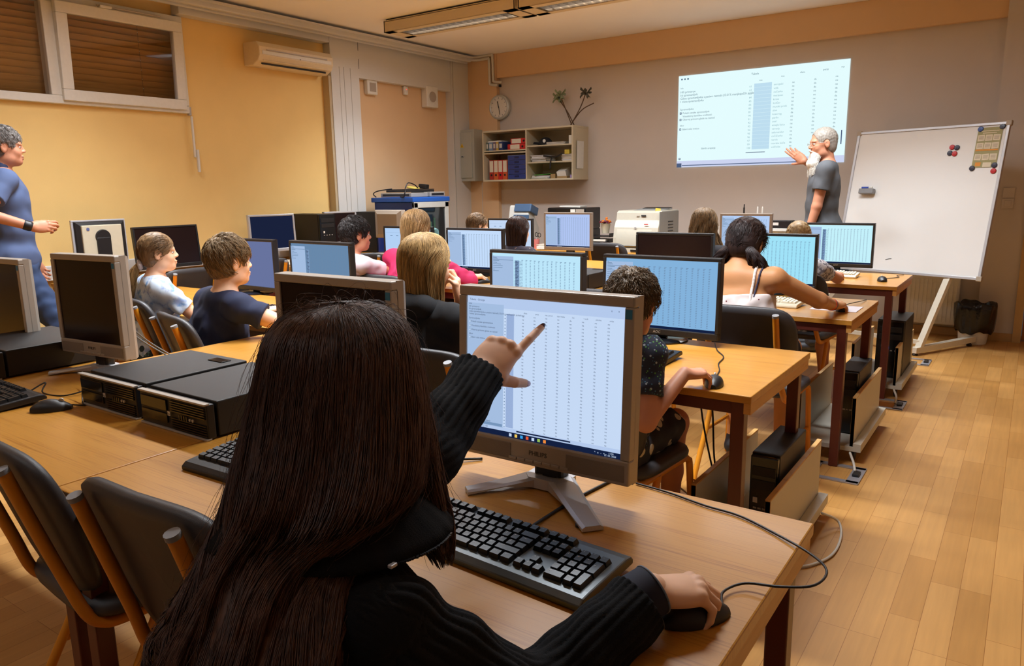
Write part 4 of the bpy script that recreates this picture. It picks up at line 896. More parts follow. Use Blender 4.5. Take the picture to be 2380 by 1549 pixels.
MB().box((.30, .26, .93), (.02, .03, .05), BLACKP, b=.004).build('latch', d)
q = MB()
for k in range(4): q.box((.287, -.12+k*.055, .95+.04*(k % 2)), (.001, .03, .16), mat('sticker_green', (50, 80, 66), .4))
q.build('stickers', d)
def onrack(name, label, cat, z, fn, group=None, dx=0, dy=0):
    r = empty(name, (-5.58+dx, 6.12+dy, 1.29+z), label, cat, group); fn(r)
RKS = mat('switch_silver', (176, 172, 164), .4, metal=.4)
onrack('network_switch', 'silver flat device lowest on top of the rack', 'network device', .0, lambda r: (MB().box((0, 0, .024), (.44, .26, .044), RKS, b=.004).build('casing', r), MB().box((0, -.131, .024), (.38, .004, .02), BLACKP).build('port_row', r)), dy=-.1)
onrack('network_switch', 'silver flat device at the right end on top of the rack', 'network device', .0, lambda r: (MB().box((0, 0, .028), (.28, .24, .052), RKS, b=.004).build('casing', r), MB().box((.141, 0, .028), (.003, .2, .02), BLACKP).build('port_row', r)), dy=.17, dx=.1)
onrack('laptop', 'closed black laptop lying on the silver devices on the rack', 'laptop', .053, lambda r: (MB().box((0, 0, .012), (.30, .44, .022), BLACKP, b=.004).build('base', r), MB().box((0, 0, .028), (.30, .44, .008), BLACKP, b=.003).build('lid', r)), dy=.0)
onrack('yellow_cable_bundle', 'yellowish crumpled packet on the closed black laptop', 'packet', .086, lambda r: MB().box((0, 0, .012), (.12, .10, .02), mat('packet_yellow', (206, 184, 90), .5), rot=(.1, .2, .4), b=.008).build('packet', r, smooth='auto'), dy=.05)
onrack('power_adapter', 'small black adapter on top of the rack pile', 'adapter', .087, lambda r: MB().box((0, 0, .025), (.10, .07, .05), BLACKP, rot=(0, .1, .2), b=.008).build('block', r), dy=.22)
cable('rack_cable', [(-5.62, 5.88, 1.38), (-5.75, 5.80, 1.36), (-5.83, 5.81, 1.33), (-5.82, 5.84, 1.296)], .006, BLACKP, 'thick black cable drooping left from the pile on the rack')
cable('rack_cable', [(-5.5, 5.95, 1.38), (-5.5, 6.0, 1.44), (-5.5, 6.1, 1.42), (-5.5, 6.15, 1.385)], .006, BLACKP, 'black cable arching up over the laptop on the rack')
cable('rack_cable', [(-5.40, 5.86, 1.37), (-5.38, 5.815, 1.34), (-5.40, 5.82, 1.30), (-5.46, 5.83, 1.297)], .007, BLACKP, 'black cable looping down at the rack corner')
e = empty('grey_bin', (-5.93, 6.28, 0), 'slim grey box standing behind the blue rack', 'box'); 
bpy.data.objects.remove(e)
# ================================================================== FRONT TABLE THINGS
e = empty('laser_printer', (-3.17, 6.92, TZ), 'large beige laser printer with a curved front and a yellow note', 'printer')
PB = mat('printer_beige', (184, 178, 162), .4); PG = mat('printer_grey', (134, 136, 134), .45)
prof = [(-.26, 0), (-.26, .05), (-.275, .06), (-.27, .14), (-.25, .24), (-.22, .30), (-.205, .305), (-.19, .385), (-.16, .40), (.22, .40), (.24, .38), (.24, 0)]
MX = Matrix.Rotation(PI/2, 4, 'Z') @ Matrix.Rotation(PI/2, 4, 'X')
MB().prism([(p[0], p[1]) for p in prof], -.235, .235, PB, MX).build('casing', e, bevel=.006)
pf = MB(); G = []
for i in range(11):
    t = i/10; z_ = .068+t*.225; y_ = -.278+.06*t**2.2
    G.append([(x_, y_-.002, z_) for x_ in (-.20, -.19, .16, .17)])
pf.grid(G, PB); pf.box((-.015, -.283, .066), (.39, .006, .004), PG); pf.build('front_cover', e, smooth='auto')
MB().box((.237, .0, .20), (.006, .46, .38), PG, b=.002).build('side_cover', e)
sl = MB()
for k in range(6): sl.box((.241, .03, .14+k*.03), (.003, .12, .010), BLACKP)
sl.build('side_vents', e)
MB().box((-.02, -.25, .02), (.40, .05, .05), PB, b=.006).box((.02, -.277, .018), (.12, .01, .02), BLACKP).build('paper_tray', e)
MB().box((.06, -.205, .352), (.05, .004, .014), BLACKP, rot=(-.2, 0, 0)).box((-.0, -.205, .352), (.03, .004, .010), SILVERP, rot=(-.2, 0, 0)).build('control_panel', e)
MB().box((.0, -.262, .24), (.02, .004, .016), SILVER).build('logo', e)
MB().box((.11, -.255, .272), (.04, .004, .010), mat('badge_red', (190, 50, 50), .4)).build('model_badge', e)
MB().box((.05, .03, .405), (.30, .26, .008), PG, rot=(.06, 0, 0)).box((.05, .14, .418), (.28, .1, .004), BLACKP, rot=(.1, 0, 0)).build('output_tray', e)
tag(MB().box((-2.985, 6.765, 1.12), (.05, .003, .065), mat('sticky_yellow', (214, 190, 70), .6), rot=(-.15, .1, .6)).build('sticky_note'), 'pale yellow sticky note hanging on the printer corner', 'note')
e = empty('flatbed_printer', (-4.05, 7.0, TZ), 'black low printer with a white note, behind the grey framed monitor', 'printer')
MB().box((0, 0, .10), (.46, .34, .20), BLACKP, b=.01).build('base', e); MB().box((0, 0, .315), (.46, .34, .22), BLACKG, b=.012).box((.0, 0, .20), (.44, .32, .02), BLACKP).build('scanner_lid', e)
MB().box((.085, -.173, .385), (.055, .003, .05), WHITEP).build('note', e); MB().box((.17, -.172, .385), (.10, .004, .05), SILVERP, b=.002).build('control_panel', e)
MB().box((-.02, .02, .435), (.24, .18, .012), WHITEP, rot=(0, .02, .1)).build('paper_sheets', e)
e = empty('scanner', (-4.66, 6.95, TZ), 'upright white and blue photo scanner behind the dark-haired girl', 'scanner')
prof = [(-.12, 0), (-.12, .30), (-.09, .44), (-.07, .455), (.11, .20), (.11, 0)]
MB().prism(prof, -.13, .13, mat('pearl_plastic', (206, 206, 200), .35), MX).build('casing', e, bevel=.01)
MB().box((.05, -.03, .40), (.22, .16, .09), mat('scanner_blue', (70, 96, 128), .3), rot=(-.35, 0, 0), b=.01).box((.05, -.13, .24), (.20, .01, .22), mat('scanner_blue', (70, 96, 128), .3), b=.003).build('document_tray', e)
e = empty('pencil_cup', (-4.36, 6.72, TZ), 'pink pencil cup with scissors left of the grey framed monitor', 'cup')
MB().lathe([(.035, 0), (.042, .10), (.040, .10), (.034, .005)], mat('pink_plastic', (206, 120, 116), .5), 20, cap=False).build('cup', e, smooth='auto')
def incup(name, label, cat, fn, x, y):
    r = empty(name, (-4.36+x, 6.72+y, TZ+.012), label, cat); fn(r)
incup('scissors', 'black handled scissors standing in the pink cup', 'scissors', lambda r: (MB().tube([(0, 0, 0), (.01, 0, .11)], .004, SILVER, 6).build('blade', r), MB().tube(smoothpath([(.01+.018*math.cos(a), 0, .135+.022*math.sin(a)) for a in np.linspace(0, 6.28, 9)], 3), .004, BLACKP, 6).tube(smoothpath([(.045+.018*math.cos(a), 0, .13+.022*math.sin(a)) for a in np.linspace(0, 6.28, 9)], 3), .004, BLACKP, 6).build('handle', r)), .005, -.005)
incup('pen', 'dark pen leaning left in the pink cup', 'pen', lambda r: MB().tube([(0, 0, 0), (-.03, 0, .16)], .0045, BLACKP, 8).tube([(-.03, 0, .16), (-.034, 0, .185)], .005, SILVER, 8).build('barrel', r), -.01, .005)
incup('pen', 'second pen upright in the pink cup', 'pen', lambda r: MB().tube([(0, 0, 0), (-.012, .01, .16)], .0045, SILVERP, 8).build('barrel', r), -.005, .012)
e = empty('flower_pot', (-3.66, 6.98, TZ+.16), 'cream flower pot with an orange and purple bloom left of the laser printer', 'plant')
MB().lathe([(.035, 0), (.05, .095), (.054, .10), (.05, .10), (.048, .09)], mat('cream_pot', (216, 206, 180), .5), 24, cap=False).lathe([(.049, .088), (.001, .09)], STEM, 24, cap=False).build('pot', e, smooth='auto')
pt = MB(); rn = random.Random(2)
for k in range(26):
    a = rn.uniform(0, 2*PI); r_ = rn.uniform(.01, .06); c = mat('bloom_orange', (226, 120, 30), .6) if k % 3 == 0 else mat('bloom_purple', (110, 30, 50), .6)
    zc = .115+.05*(1-r_/.06) if k % 3 == 0 else .105+rn.uniform(0, .02)
    pt.box((math.cos(a)*r_, math.sin(a)*r_, zc), (.03, .018, .008), c, rot=(rn.uniform(-.6, .6), rn.uniform(-.6, .6), a), b=.003)
pt.build('bloom', e, smooth=True)
e = empty('letter_tray', (-3.70, 6.98, TZ), 'stacked dark letter tray under the flower pot', 'tray')
for k in range(3): MB().box((0, 0, .02+k*.055), (.30, .24, .006), BLACKP).box((-.147, 0, .038+k*.055), (.006, .24, .036), BLACKP).box((.147, 0, .038+k*.055), (.006, .24, .036), BLACKP).build('tray_level', e)
MB().box((.0, -.02, .092), (.20, .2, .02), WHITEP).build('paper_sheets', e)
e = empty('pump_bottle', (-3.68, 6.70, TZ), 'clear hand sanitiser bottle with a white pump left of the printer', 'bottle')
gb = thinglass('clear_plastic', (.85, .88, .88))
MB().lathe([(.03, 0), (.033, .01), (.033, .12), (.02, .15), (.012, .155)], gb, 20).build('body', e, smooth='auto'); MB().lathe([(.0335, .02), (.0335, .07)], WHITEP, 20, cap=False).build('label', e, smooth='auto')
MB().lathe([(.014, .155), (.014, .175), (.004, .178), (.004, .20)], WHITEP, 12).box((-.015, 0, .203), (.05, .014, .010), WHITEP, b=.003).build('pump', e)
tag(MB().box((-4.15, 6.70, TZ+.02), (.26, .2, .03), WHITEP, rot=(0, 0, .2)).box((-4.17, 6.72, TZ+.043), (.24, .19, .012), mat('paper_196', W2, .7), rot=(0, 0, -.1)).build('paper_stack'), 'papers lying on the front table right of the pink cup', 'paper', 'paper stacks on the front table')
# low white cabinet behind the front row
e = empty('low_cabinet', (-2.02, 7.15, 0), 'low white cabinet against the front wall behind the blond child', 'cabinet')
MB().box((0, 0, .47), (.52, .40, .94), WHITEM, b=.004).build('carcass', e); MB().box((0, 0, .955), (.56, .44, .025), WHITEP, b=.003).build('worktop', e)
for sx in (-1, 1):
    d = MB().box((sx*.13, -.208, .47), (.25, .016, .88), WHITEP, b=.003).build('door', e); MB().box((sx*.03, -.222, .6), (.01, .014, .1), SILVER).build('handle', d)
e = empty('marker_holder', (-2.08, 7.0, .9675), 'grey pen block with two upright white markers on the low white cabinet', 'holder')
MB().box((0, 0, .055), (.10, .07, .11), GCAP, b=.006).build('block', e)
for k in (-1, 1): tag(MB().lathe([(.008, 0), (.008, .07), (.004, .085)], WHITEP, 12, Matrix.Translation((-2.08+k*.022, 7.0, 1.078))).build('marker_pen'), 'white marker standing on the grey pen block, %s of two' % ('left' if k < 0 else 'right'), 'marker', 'markers on the pen block')
e = empty('stapler_box', (-1.89, 7.02, .9675), 'small black box with a lid beside the grey pen block', 'box')
MB().box((0, 0, .035), (.20, .14, .07), BLACKP, b=.004).build('casing', e); MB().box((-.03, -.071, .04), (.05, .002, .025), WHITEP).build('label', e)
tag(MB().tube([(-2.26, 7.1, .9675), (-2.26, 7.1, 1.15)], .008, BLACKP, 10).tube([(-2.26, 7.1, 1.12), (-2.26, 7.1, 1.18)], .005, BLACKP, 8).build('antenna'), 'thin black upright stick on the low white cabinet', 'antenna')
tag(MB().box((-2.62, 7.645, .86), (.42, .03, .16), WHITEP, b=.006).box((-2.75, 7.628, .86), (.06, .006, .08), TRIMW).box((-2.62, 7.628, .86), (.06, .006, .08), TRIMW).build('wall_trunking'), 'white socket strip on the front wall behind the wavy-haired girl', 'socket strip')
e = empty('bag', (-2.35, 6.8, TZ), 'dark bag with a lime green tag on the table behind the wavy-haired girl', 'bag')
MB().box((0, 0, .07), (.22, .16, .14), BLACKP, b=.05).build('body', e, smooth='auto'); MB().box((-.09, -.08, .12), (.06, .01, .035), mat('lime', (170, 210, 40), .5)).build('tag', e)
# ================================================================== WHITEBOARD
yaw, tl = math.radians(-20.3), math.radians(11.4)
ax = Vector((math.cos(yaw), math.sin(yaw), 0)); nn = Vector((-math.sin(yaw), math.cos(yaw), 0)); up = Vector((0, 0, 1))*math.cos(tl)+nn*math.sin(tl); bk = ax.cross(up)*-1
if bk.dot(nn) < 0: bk = -bk
TLc = Vector((-1.35, 7.40, 1.79)); BW, BH = 1.2, 1.2
cen = TLc+ax*BW/2-up*BH/2
e = empty('whiteboard', (cen.x, cen.y, 0), 'free standing tilted whiteboard with magnets and a small poster, right of the bearded man', 'whiteboard')
MW = Matrix(((ax.x, bk.x, up.x, 0), (ax.y, bk.y, up.y, 0), (ax.z, bk.z, up.z, cen.z), (0, 0, 0, 1)))
WBM = mat('whiteboard_enamel', (240, 239, 236), .42, var=.01, scale=3)
def wput(mb, name, par, smooth=False): mb.v = [tuple(MW @ Vector(v)) for v in mb.v]; return mb.build(name, par, smooth)
wput(MB().box((0, .008, 0), (BW-.01, .014, BH-.01), WBM), 'board', e)
f = MB()
for (cx, cz, dx, dz) in ((0, BH/2, BW+.02, .022), (0, -BH/2, BW+.02, .022), (-BW/2, 0, .022, BH), (BW/2, 0, .022, BH)): f.box((cx, .004, cz), (dx, .026, dz), SILVER, b=.003)
wput(f, 'frame', e)
f = MB()
for sx in (-1, 1):
    for sz in (-1, 1): f.box((sx*BW/2, .004, sz*BH/2), (.04, .03, .04), mat('corner_grey', (176, 160, 140), .5), b=.004)
wput(f, 'corner_cap', e)
wput(MB().tube([(-.16, -.0005, -.50), (-.13, -.0005, -.49), (-.11, -.0005, -.488)], .0022, BLACKP, 5), 'pen_mark', e)
m0 = Vector((cen.x, cen.y, 0)); 
def loc(v): return tuple(Vector(v)-m0)
base = Vector((-.66, 6.62, 0)); f = MB()
def bar(mb, a, b_, w, h):
    a, b_ = Vector(a), Vector(b_); d = (b_-a); L_ = d.length; d.normalize(); s_ = d.cross(Vector((0, 0, 1)));
    if s_.length < .3: s_ = ax.copy()
    s_.normalize(); t_ = s_.cross(d); vs = []
    for P_ in (a, b_):
        for i, j in ((-1, -1), (1, -1), (1, 1), (-1, 1)): vs.append(tuple(P_+s_*i*w/2+t_*j*h/2))
    return mb.raw(vs, [(3, 2, 1, 0), (4, 5, 6, 7), (0, 1, 5, 4), (1, 2, 6, 5), (2, 3, 7, 6), (3, 0, 4, 7)], WHITEM)
topR = MW @ Vector((BW*.30, .04, -BH*.5+.04)); topR = topR+m0
for s, nm in ((1, 0), (-1, 1)):
    P0 = base if s > 0 else base+Vector((-.98, .36, 0)); 
    tp = (MW @ Vector((.375 if s > 0 else -.42, .05, -BH*.5+.10)))+m0
    bar(MB(), loc(P0+Vector((0, 0, .06))), loc(tp), .05, .035).build('post', e)
    f_ = MB(); bar(f_, loc(P0+Vector((-.03, -.06, .045))), loc(P0+Vector((.33, .62, .055))), .05, .045); f_.build('foot_bar', e)
    for q_ in (Vector((-.02, -.04, 0)), Vector((.31, .58, 0))): MB().lathe([(.02, 0), (.022, .012), (.012, .025)], BLACKP, 14, Matrix.Translation(loc(P0+q_))).build('foot_pad', e)
bb = MB(); bar(bb, loc(base+Vector((0, .02, .10))), loc(base+Vector((-.98, .38, .10))), .03, .03); bb.build('cross_bar', e)
def onboard(name, label, cat, x, z, fn, group=None):
    r = bpy.data.objects.new(name, None); COL.objects.link(r); p = MW @ Vector((x, -.0015, z)); p = p+m0
    r.matrix_world = Matrix.Translation(p) @ MW.to_3x3().to_4x4(); tag(r, label, cat, group); fn(r); return r
MBL, MRD, MB2 = mat('magnet_navy', (44, 44, 66), .3), mat('magnet_red', (196, 28, 34), .3), mat('magnet_blue', (30, 70, 150), .3)
def magn(m): return lambda r: MB().lathe([(.021, 0), (.021, .004), (.018, .008), (.001, .009)], m, 22, RX, cap=False).build('cap', r, smooth='auto')
for k, (x, z, m, lb) in enumerate(((.215, .435, MRD, 'upper red magnet in the cluster of four on the whiteboard'), (.253, .43, MBL, 'upper dark magnet in the cluster of four on the whiteboard'), (.206, .388, MBL, 'lower dark magnet in the cluster of four on the whiteboard'), (.243, .382, MRD, 'lower red magnet in the cluster of four on the whiteboard'), (.405, .565, MB2, 'blue magnet at the top left corner of the small poster'), (.558, .575, MBL, 'dark magnet at the top right corner of the small poster'), (.395, .26, MBL, 'dark magnet at the bottom left corner of the small poster'), (.552, .28, MBL, 'dark magnet at the bottom right corner of the small poster'), (.553, .235, MRD, 'red magnet below the small poster'))):
    onboard('magnet', lb, 'magnet', x, z, magn(m), 'round magnets on the whiteboard')
def poster(r):
    m1, m2, m3 = mat('poster_green', (166, 160, 110), .6), mat('poster_cream', (226, 214, 186), .6), mat('poster_orange', (226, 150, 50), .6)
    MB().box((0, -.001, 0), (.175, .0015, .31), m1).build('sheet', r)
    q = MB()
    for i in range(3):
        for j in range(3): q.box((-.055+.055*i, -.0025, .075-.062*j-(.025 if j > 1 else 0)), (.05, .001, .048), m2, rot=(0, .06*((i+j) % 3-1), 0))
    q.box((.02, -.0025, -.135), (.06, .001, .036), m2).box((0, -.0026, -.02), (.16, .001, .012), m3).box((-.045, -.0026, -.13), (.04, .001, .03), m3); 
    for j in range(2): q.box((0, -.0026, .128-.016*j), (.13-.03*j, .001, .006), m2)
    for i in range(3):
        for j in range(3):
            for k in range(4): q.box((-.055+.055*i, -.0032, .085-.062*j-(.025 if j > 1 else 0)-.007*k), (.034, .0006, .002), mat('poster_ink', (150, 130, 110), .6))
    q.build('print', r)
onboard('poster', 'small olive and cream printed poster at the upper right of the whiteboard', 'poster', .477, .42, poster)
def wiper(r): MB().box((0, -.028, 0), (.13, .05, .045), GCAP, b=.006).build('tray', r)
onboard('board_eraser', 'small grey marker tray stuck on the left of the whiteboard', 'tray', -.42, .08, wiper)
onboard('marker_pen', 'blue and white marker lying on the tray of the whiteboard', 'marker', -.425, .112, lambda r: (MB().tube([(-.045, -.028, 0), (.02, -.028, 0)], .009, mat('marker_blue', (40, 70, 170), .4), 10).build('barrel', r), MB().tube([(.02, -.028, 0), (.05, -.028, 0)], .009, WHITEP, 10).build('cap', r)))
# ================================================================== BIN
e = empty('waste_bin', (-.34, 7.36, 0), 'white bucket bin lined with a black bag under the whiteboard corner', 'bin')
MB().lathe([(.10, .0), (.105, .01), (.13, .30), (.125, .30), (.10, .012), (.001, .012)], WHITEP, 28, cap=False).build('bucket', e, smooth='auto')
G = []; rn = random.Random(5); ph = [rn.uniform(0, 6.28) for _ in range(6)]
for i, (r_, z) in enumerate(((.09, .02), (.118, .27), (.128, .335), (.150, .345), (.158, .335), (.158, .30), (.156, .24), (.15, .17), (.143, .12), (.130, .10))):
    G.append([((r_+.007*math.sin(5*a+ph[0]+i*.5)*(i > 2)+.004*math.sin(11*a+ph[1]+i))*math.cos(a), (r_+.007*math.sin(5*a+ph[0]+i*.5)*(i > 2)+.004*math.sin(13*a+ph[2]))*math.sin(a), z+(.012*math.sin(4*a+ph[3])+.006*math.sin(9*a))*(i > 1)) for a in np.linspace(0, 2*PI, 64, endpoint=False)])
MB().grid(G, mat('bin_bag', (16, 16, 18), .22, bump=.6, bscale=60), closeu=True).build('bin_bag', e, smooth=True)
# ================================================================== IMPLICIT SURFACE MODELLER
def V(*a): return np.array(a if len(a) > 1 else a[0], dtype=float)
def nrm(v): v = np.asarray(v, float); return v/(np.linalg.norm(v)+1e-12)
class SDF:
    def __init__(s): s.p = []
    def rc(s, a, b, ra, rb, k=.02, op='u', clip=None, ribs=None, disp=None):
        a, b = V(a), V(b); s.p.append(('c', a, b, ra, rb, k, op, clip, ribs, disp)); return s
    def el(s, c, rad, R=None, k=.02, op='u', clip=None, ribs=None, disp=None):
        s.p.append(('e', V(c), V(rad), (np.eye(3) if R is None else R), None, k, op, clip, ribs, disp)); return s
    def chain(s, pts, rad, k=.02, **kw):
        for i in range(len(pts)-1): s.rc(pts[i], pts[i+1], rad[i], rad[i+1], k, **kw)
        return s
    def bounds(s):
        lo = np.full(3, 1e9); hi = -lo
        for q in s.p:
            if q[6] != 'u': continue
            l, h = s.bb(q); lo = np.minimum(lo, l); hi = np.maximum(hi, h)
        return lo, hi
    def bb(s, q):
        ex = .02 if (q[8] or q[9]) else 0
        if q[0] == 'c':
            a, b, ra, rb = q[1:5]; return np.minimum(a-ra, b-rb)-ex, np.maximum(a+ra, b+rb)+ex
        e = np.sqrt(((q[3]*q[2][None, :])**2).sum(1)); return q[1]-e-ex, q[1]+e+ex
    def ev(s, q, X, Y, Z):
        if q[0] == 'c':
            a, b, ra, rb = q[1:5]; d = b-a; L2 = max((d*d).sum(), 1e-12)
            px, py, pz = X-a[0], Y-a[1], Z-a[2]
            t = np.clip((px*d[0]+py*d[1]+pz*d[2])/L2, 0, 1)
            qx, qy, qz = px-t*d[0], py-t*d[1], pz-t*d[2]
            D = np.sqrt(qx*qx+qy*qy+qz*qz)-(ra+(rb-ra)*t)
            if q[8]:
                dn = d/math.sqrt(L2); u = nrm(np.cross(dn, [.13, .2, .97] if abs(dn[2]) < .9 else [1, .1, 0])); v = np.cross(dn, u)
                th = np.arctan2(qx*v[0]+qy*v[1]+qz*v[2], qx*u[0]+qy*u[1]+qz*u[2]); n, A = q[8]
                D = D-A*np.abs(np.sin(th*n/2))**.7
        else:
            R = q[3]; r = q[2]; px, py, pz = X-q[1][0], Y-q[1][1], Z-q[1][2]
            u = px*R[0, 0]+py*R[1, 0]+pz*R[2, 0]; v = px*R[0, 1]+py*R[1, 1]+pz*R[2, 1]; w = px*R[0, 2]+py*R[1, 2]+pz*R[2, 2]
            k0 = np.sqrt((u/r[0])**2+(v/r[1])**2+(w/r[2])**2)+1e-9; k1 = np.sqrt((u/r[0]**2)**2+(v/r[1]**2)**2+(w/r[2]**2)**2)+1e-9
            D = k0*(k0-1)/k1
            if q[8]: n, A = q[8]; D = D-A*np.abs(np.sin(np.arctan2(v/r[1], u/r[0])*n/2))**.7
        if q[9]:
            A, lam, ph = q[9]; f = 2*PI/lam
            D = D-A*(np.sin(X*f+1.3*np.sin(Z*f*.7+ph))*np.sin(Y*f*.9+ph*2+np.sin(X*f*.6))+.6*np.sin(Z*f*1.2+2*np.sin(X*f*.5+ph)))
        if q[7]:
            for (pt, n) in q[7]: D = np.maximum(D, (X-pt[0])*n[0]+(Y-pt[1])*n[1]+(Z-pt[2])*n[2])
        return D
    def val(s, p):
        X, Y, Z = (np.array([q_], float) for q_ in p); D = np.array([.5])
        for q in s.p:
            d = s.ev(q, X, Y, Z); k = max(q[5], 1e-6)
            if q[6] == 'u': D = np.minimum(D, d)-np.maximum(k-np.abs(D-d), 0)**2/k*.25
            else: D = np.maximum(D, -d)+np.maximum(k-np.abs(D+d), 0)**2/k*.25
        return float(D[0])
    def onsurf(s, p, off):
        p = V(p)
        for _ in range(12):
            d = s.val(p); g = V(*[(s.val(p+e_*.002)-d)/.002 for e_ in np.eye(3)]); p = p-nrm(g)*(d-off)*.8
        return p
    def mesh(s, h, lo=None, hi=None):
        l, u = s.bounds(); lo = l if lo is None else V(lo); hi = u if hi is None else V(hi)
        lo = lo-2.5*h; n = np.ceil((hi-lo)/h+3).astype(int)
        ax_ = [(lo[i]+h*np.arange(n[i])).astype(np.float32) for i in range(3)]
        D = np.full(n, .2, np.float32)
        for q in s.p:
            k = q[5]; a, b = s.bb(q); m = k+3*h
            i0 = np.clip(np.floor((a-m-lo)/h).astype(int), 0, n); i1 = np.clip(np.ceil((b+m-lo)/h).astype(int)+1, 0, n)
            if (i1-i0).min() <= 0: continue
            sl = tuple(slice(i0[i], i1[i]) for i in range(3))
            X = ax_[0][sl[0]][:, None, None]; Y = ax_[1][sl[1]][None, :, None]; Z = ax_[2][sl[2]][None, None, :]
            d = s.ev(q, X, Y, Z); A = D[sl]
            if q[6] == 'u':
                if k > 0: hh = np.maximum(k-np.abs(A-d), 0)/k; D[sl] = np.minimum(A, d)-hh*hh*k*.25
                else: D[sl] = np.minimum(A, d)
            else:
                d = -d; hh = np.maximum(k-np.abs(A-d), 0)/max(k, 1e-6); D[sl] = np.maximum(A, d)+hh*hh*k*.25
        return surfnets(D, lo, h)
def surfnets(D, lo, h):
    S = D < 0; c = np.zeros(tuple(x-1 for x in D.shape), np.uint8)
    O = [(i, j, k) for i in (0, 1) for j in (0, 1) for k in (0, 1)]
    nx, ny, nz = D.shape
    for (i, j, k) in O: c += S[i:nx-1+i, j:ny-1+j, k:nz-1+k]
    I = np.argwhere((c > 0) & (c < 8)); idx = np.full(c.shape, -1, np.int32); idx[tuple(I.T)] = np.arange(len(I))
    val = {o: D[I[:, 0]+o[0], I[:, 1]+o[1], I[:, 2]+o[2]] for o in O}
    P = np.zeros((len(I), 3)); cnt = np.zeros(len(I))
    for o in O:
        for a in range(3):
            if o[a] == 0:
                o2 = list(o); o2[a] = 1; o2 = tuple(o2); s0, s1 = val[o], val[o2]; cr = (s0 < 0) != (s1 < 0)
                t = s0/np.where(cr, s0-s1, 1); p = np.tile(np.array(o, float), (len(I), 1)); p[:, a] += t
                P += p*cr[:, None]; cnt += cr
    P = (I+P/cnt[:, None])*h+lo
    F = []
    for a in range(3):
        b, d = (a+1) % 3, (a+2) % 3
        s0 = [slice(0, None)]*3; s0[a] = slice(0, -1); s1 = [slice(0, None)]*3; s1[a] = slice(1, None)
        E = np.argwhere(S[tuple(s0)] != S[tuple(s1)]); E = E[(E[:, b] > 0) & (E[:, d] > 0) & (E[:, b] < D.shape[b]-1) & (E[:, d] < D.shape[d]-1)]
        fl = S[tuple(E.T)]
        def g(db, dd): q = E.copy(); q[:, b] -= db; q[:, d] -= dd; return idx[tuple(q.T)]
        Q = np.stack([g(1, 1), g(0, 1), g(0, 0), g(1, 0)], 1); Q[~fl] = Q[~fl][:, ::-1]; F.append(Q)
    return P, np.concatenate(F)
def rawmesh(name, VF, mats, parent=None, mi=None, smooth=True):
    """VF: list of (verts, faces(quads or tris array)), one material per entry"""
    nv = 0; VS = []; LI = []; LT = []; MI = []
    for k, (v, f) in enumerate(VF):
        if not len(v): continue
        VS.append(np.asarray(v, np.float32)); f = np.asarray(f, np.int32); LI.append((f+nv).ravel()); LT.append(np.full(len(f), f.shape[1], np.int32))
        MI.append(np.full(len(f), (mi[k] if mi else k) if len(mats) > 1 else 0, np.int32)); nv += len(v)
    Vs = np.concatenate(VS); L = np.concatenate(LI); T = np.concatenate(LT); M_ = np.concatenate(MI)
    me = bpy.data.meshes.new(name); me.vertices.add(len(Vs)); me.vertices.foreach_set('co', Vs.ravel())
    me.loops.add(len(L)); me.loops.foreach_set('vertex_index', L)
    me.polygons.add(len(T)); st = np.concatenate([[0], np.cumsum(T)[:-1]]).astype(np.int32); me.polygons.foreach_set('loop_start', st)
    me.polygons.foreach_set('material_index', M_)
    for m in mats: me.materials.append(m)
    me.update(calc_edges=True); me.validate()
    if smooth: me.polygons.foreach_set('use_smooth', np.ones(len(me.polygons), bool))
    o = bpy.data.objects.new(name, me); COL.objects.link(o)
    if parent is not None: o.parent = parent
    return o
def strands(P, r, tip=.3, sides=3):
    """P: (N,K,3) paths -> tube mesh arrays"""
    N, K, _ = P.shape; T = np.gradient(P, axis=1); T /= np.linalg.norm(T, axis=2, keepdims=True)+1e-9
    up = np.array([.31, .53, .79]); A = np.cross(T, up); A /= np.linalg.norm(A, axis=2, keepdims=True)+1e-9; B = np.cross(T, A)
    w = np.linspace(1, 0, K)**.5*(1-tip)+tip; R = (np.asarray(r).reshape(-1, 1) if np.ndim(r) else np.full((N, 1), r))*w[None]
    an = np.arange(sides)*2*PI/sides
    Vv = P[:, :, None, :]+R[:, :, None, None]*(np.cos(an)[None, None, :, None]*A[:, :, None, :]+np.sin(an)[None, None, :, None]*B[:, :, None, :])
    base = (np.arange(N)*K*sides)[:, None, None]+(np.arange(K-1)*sides)[None, :, None]; k = np.arange(sides)[None, None, :]; k2 = (k+1) % sides
    F = np.stack([base+k, base+k2, base+sides+k2, base+sides+k], 3).reshape(-1, 4)
    return Vv.reshape(-1, 3), F
def rotm(yaw=0., pitch=0., roll=0.):
    """columns: right, forward, up; yaw clockwise from +Y, pitch up positive, roll to the right positive (deg)"""
    y, p, r = map(math.radians, (yaw, pitch, roll))
    f = V(math.sin(y)*math.cos(p), math.cos(y)*math.cos(p), math.sin(p)); rt = nrm(np.cross(f, [0, 0, 1])); u = np.cross(rt, f)
    rt2 = rt*math.cos(r)-u*math.sin(r); u2 = rt*math.sin(r)+u*math.cos(r)
    return np.stack([rt2, f, u2], 1)
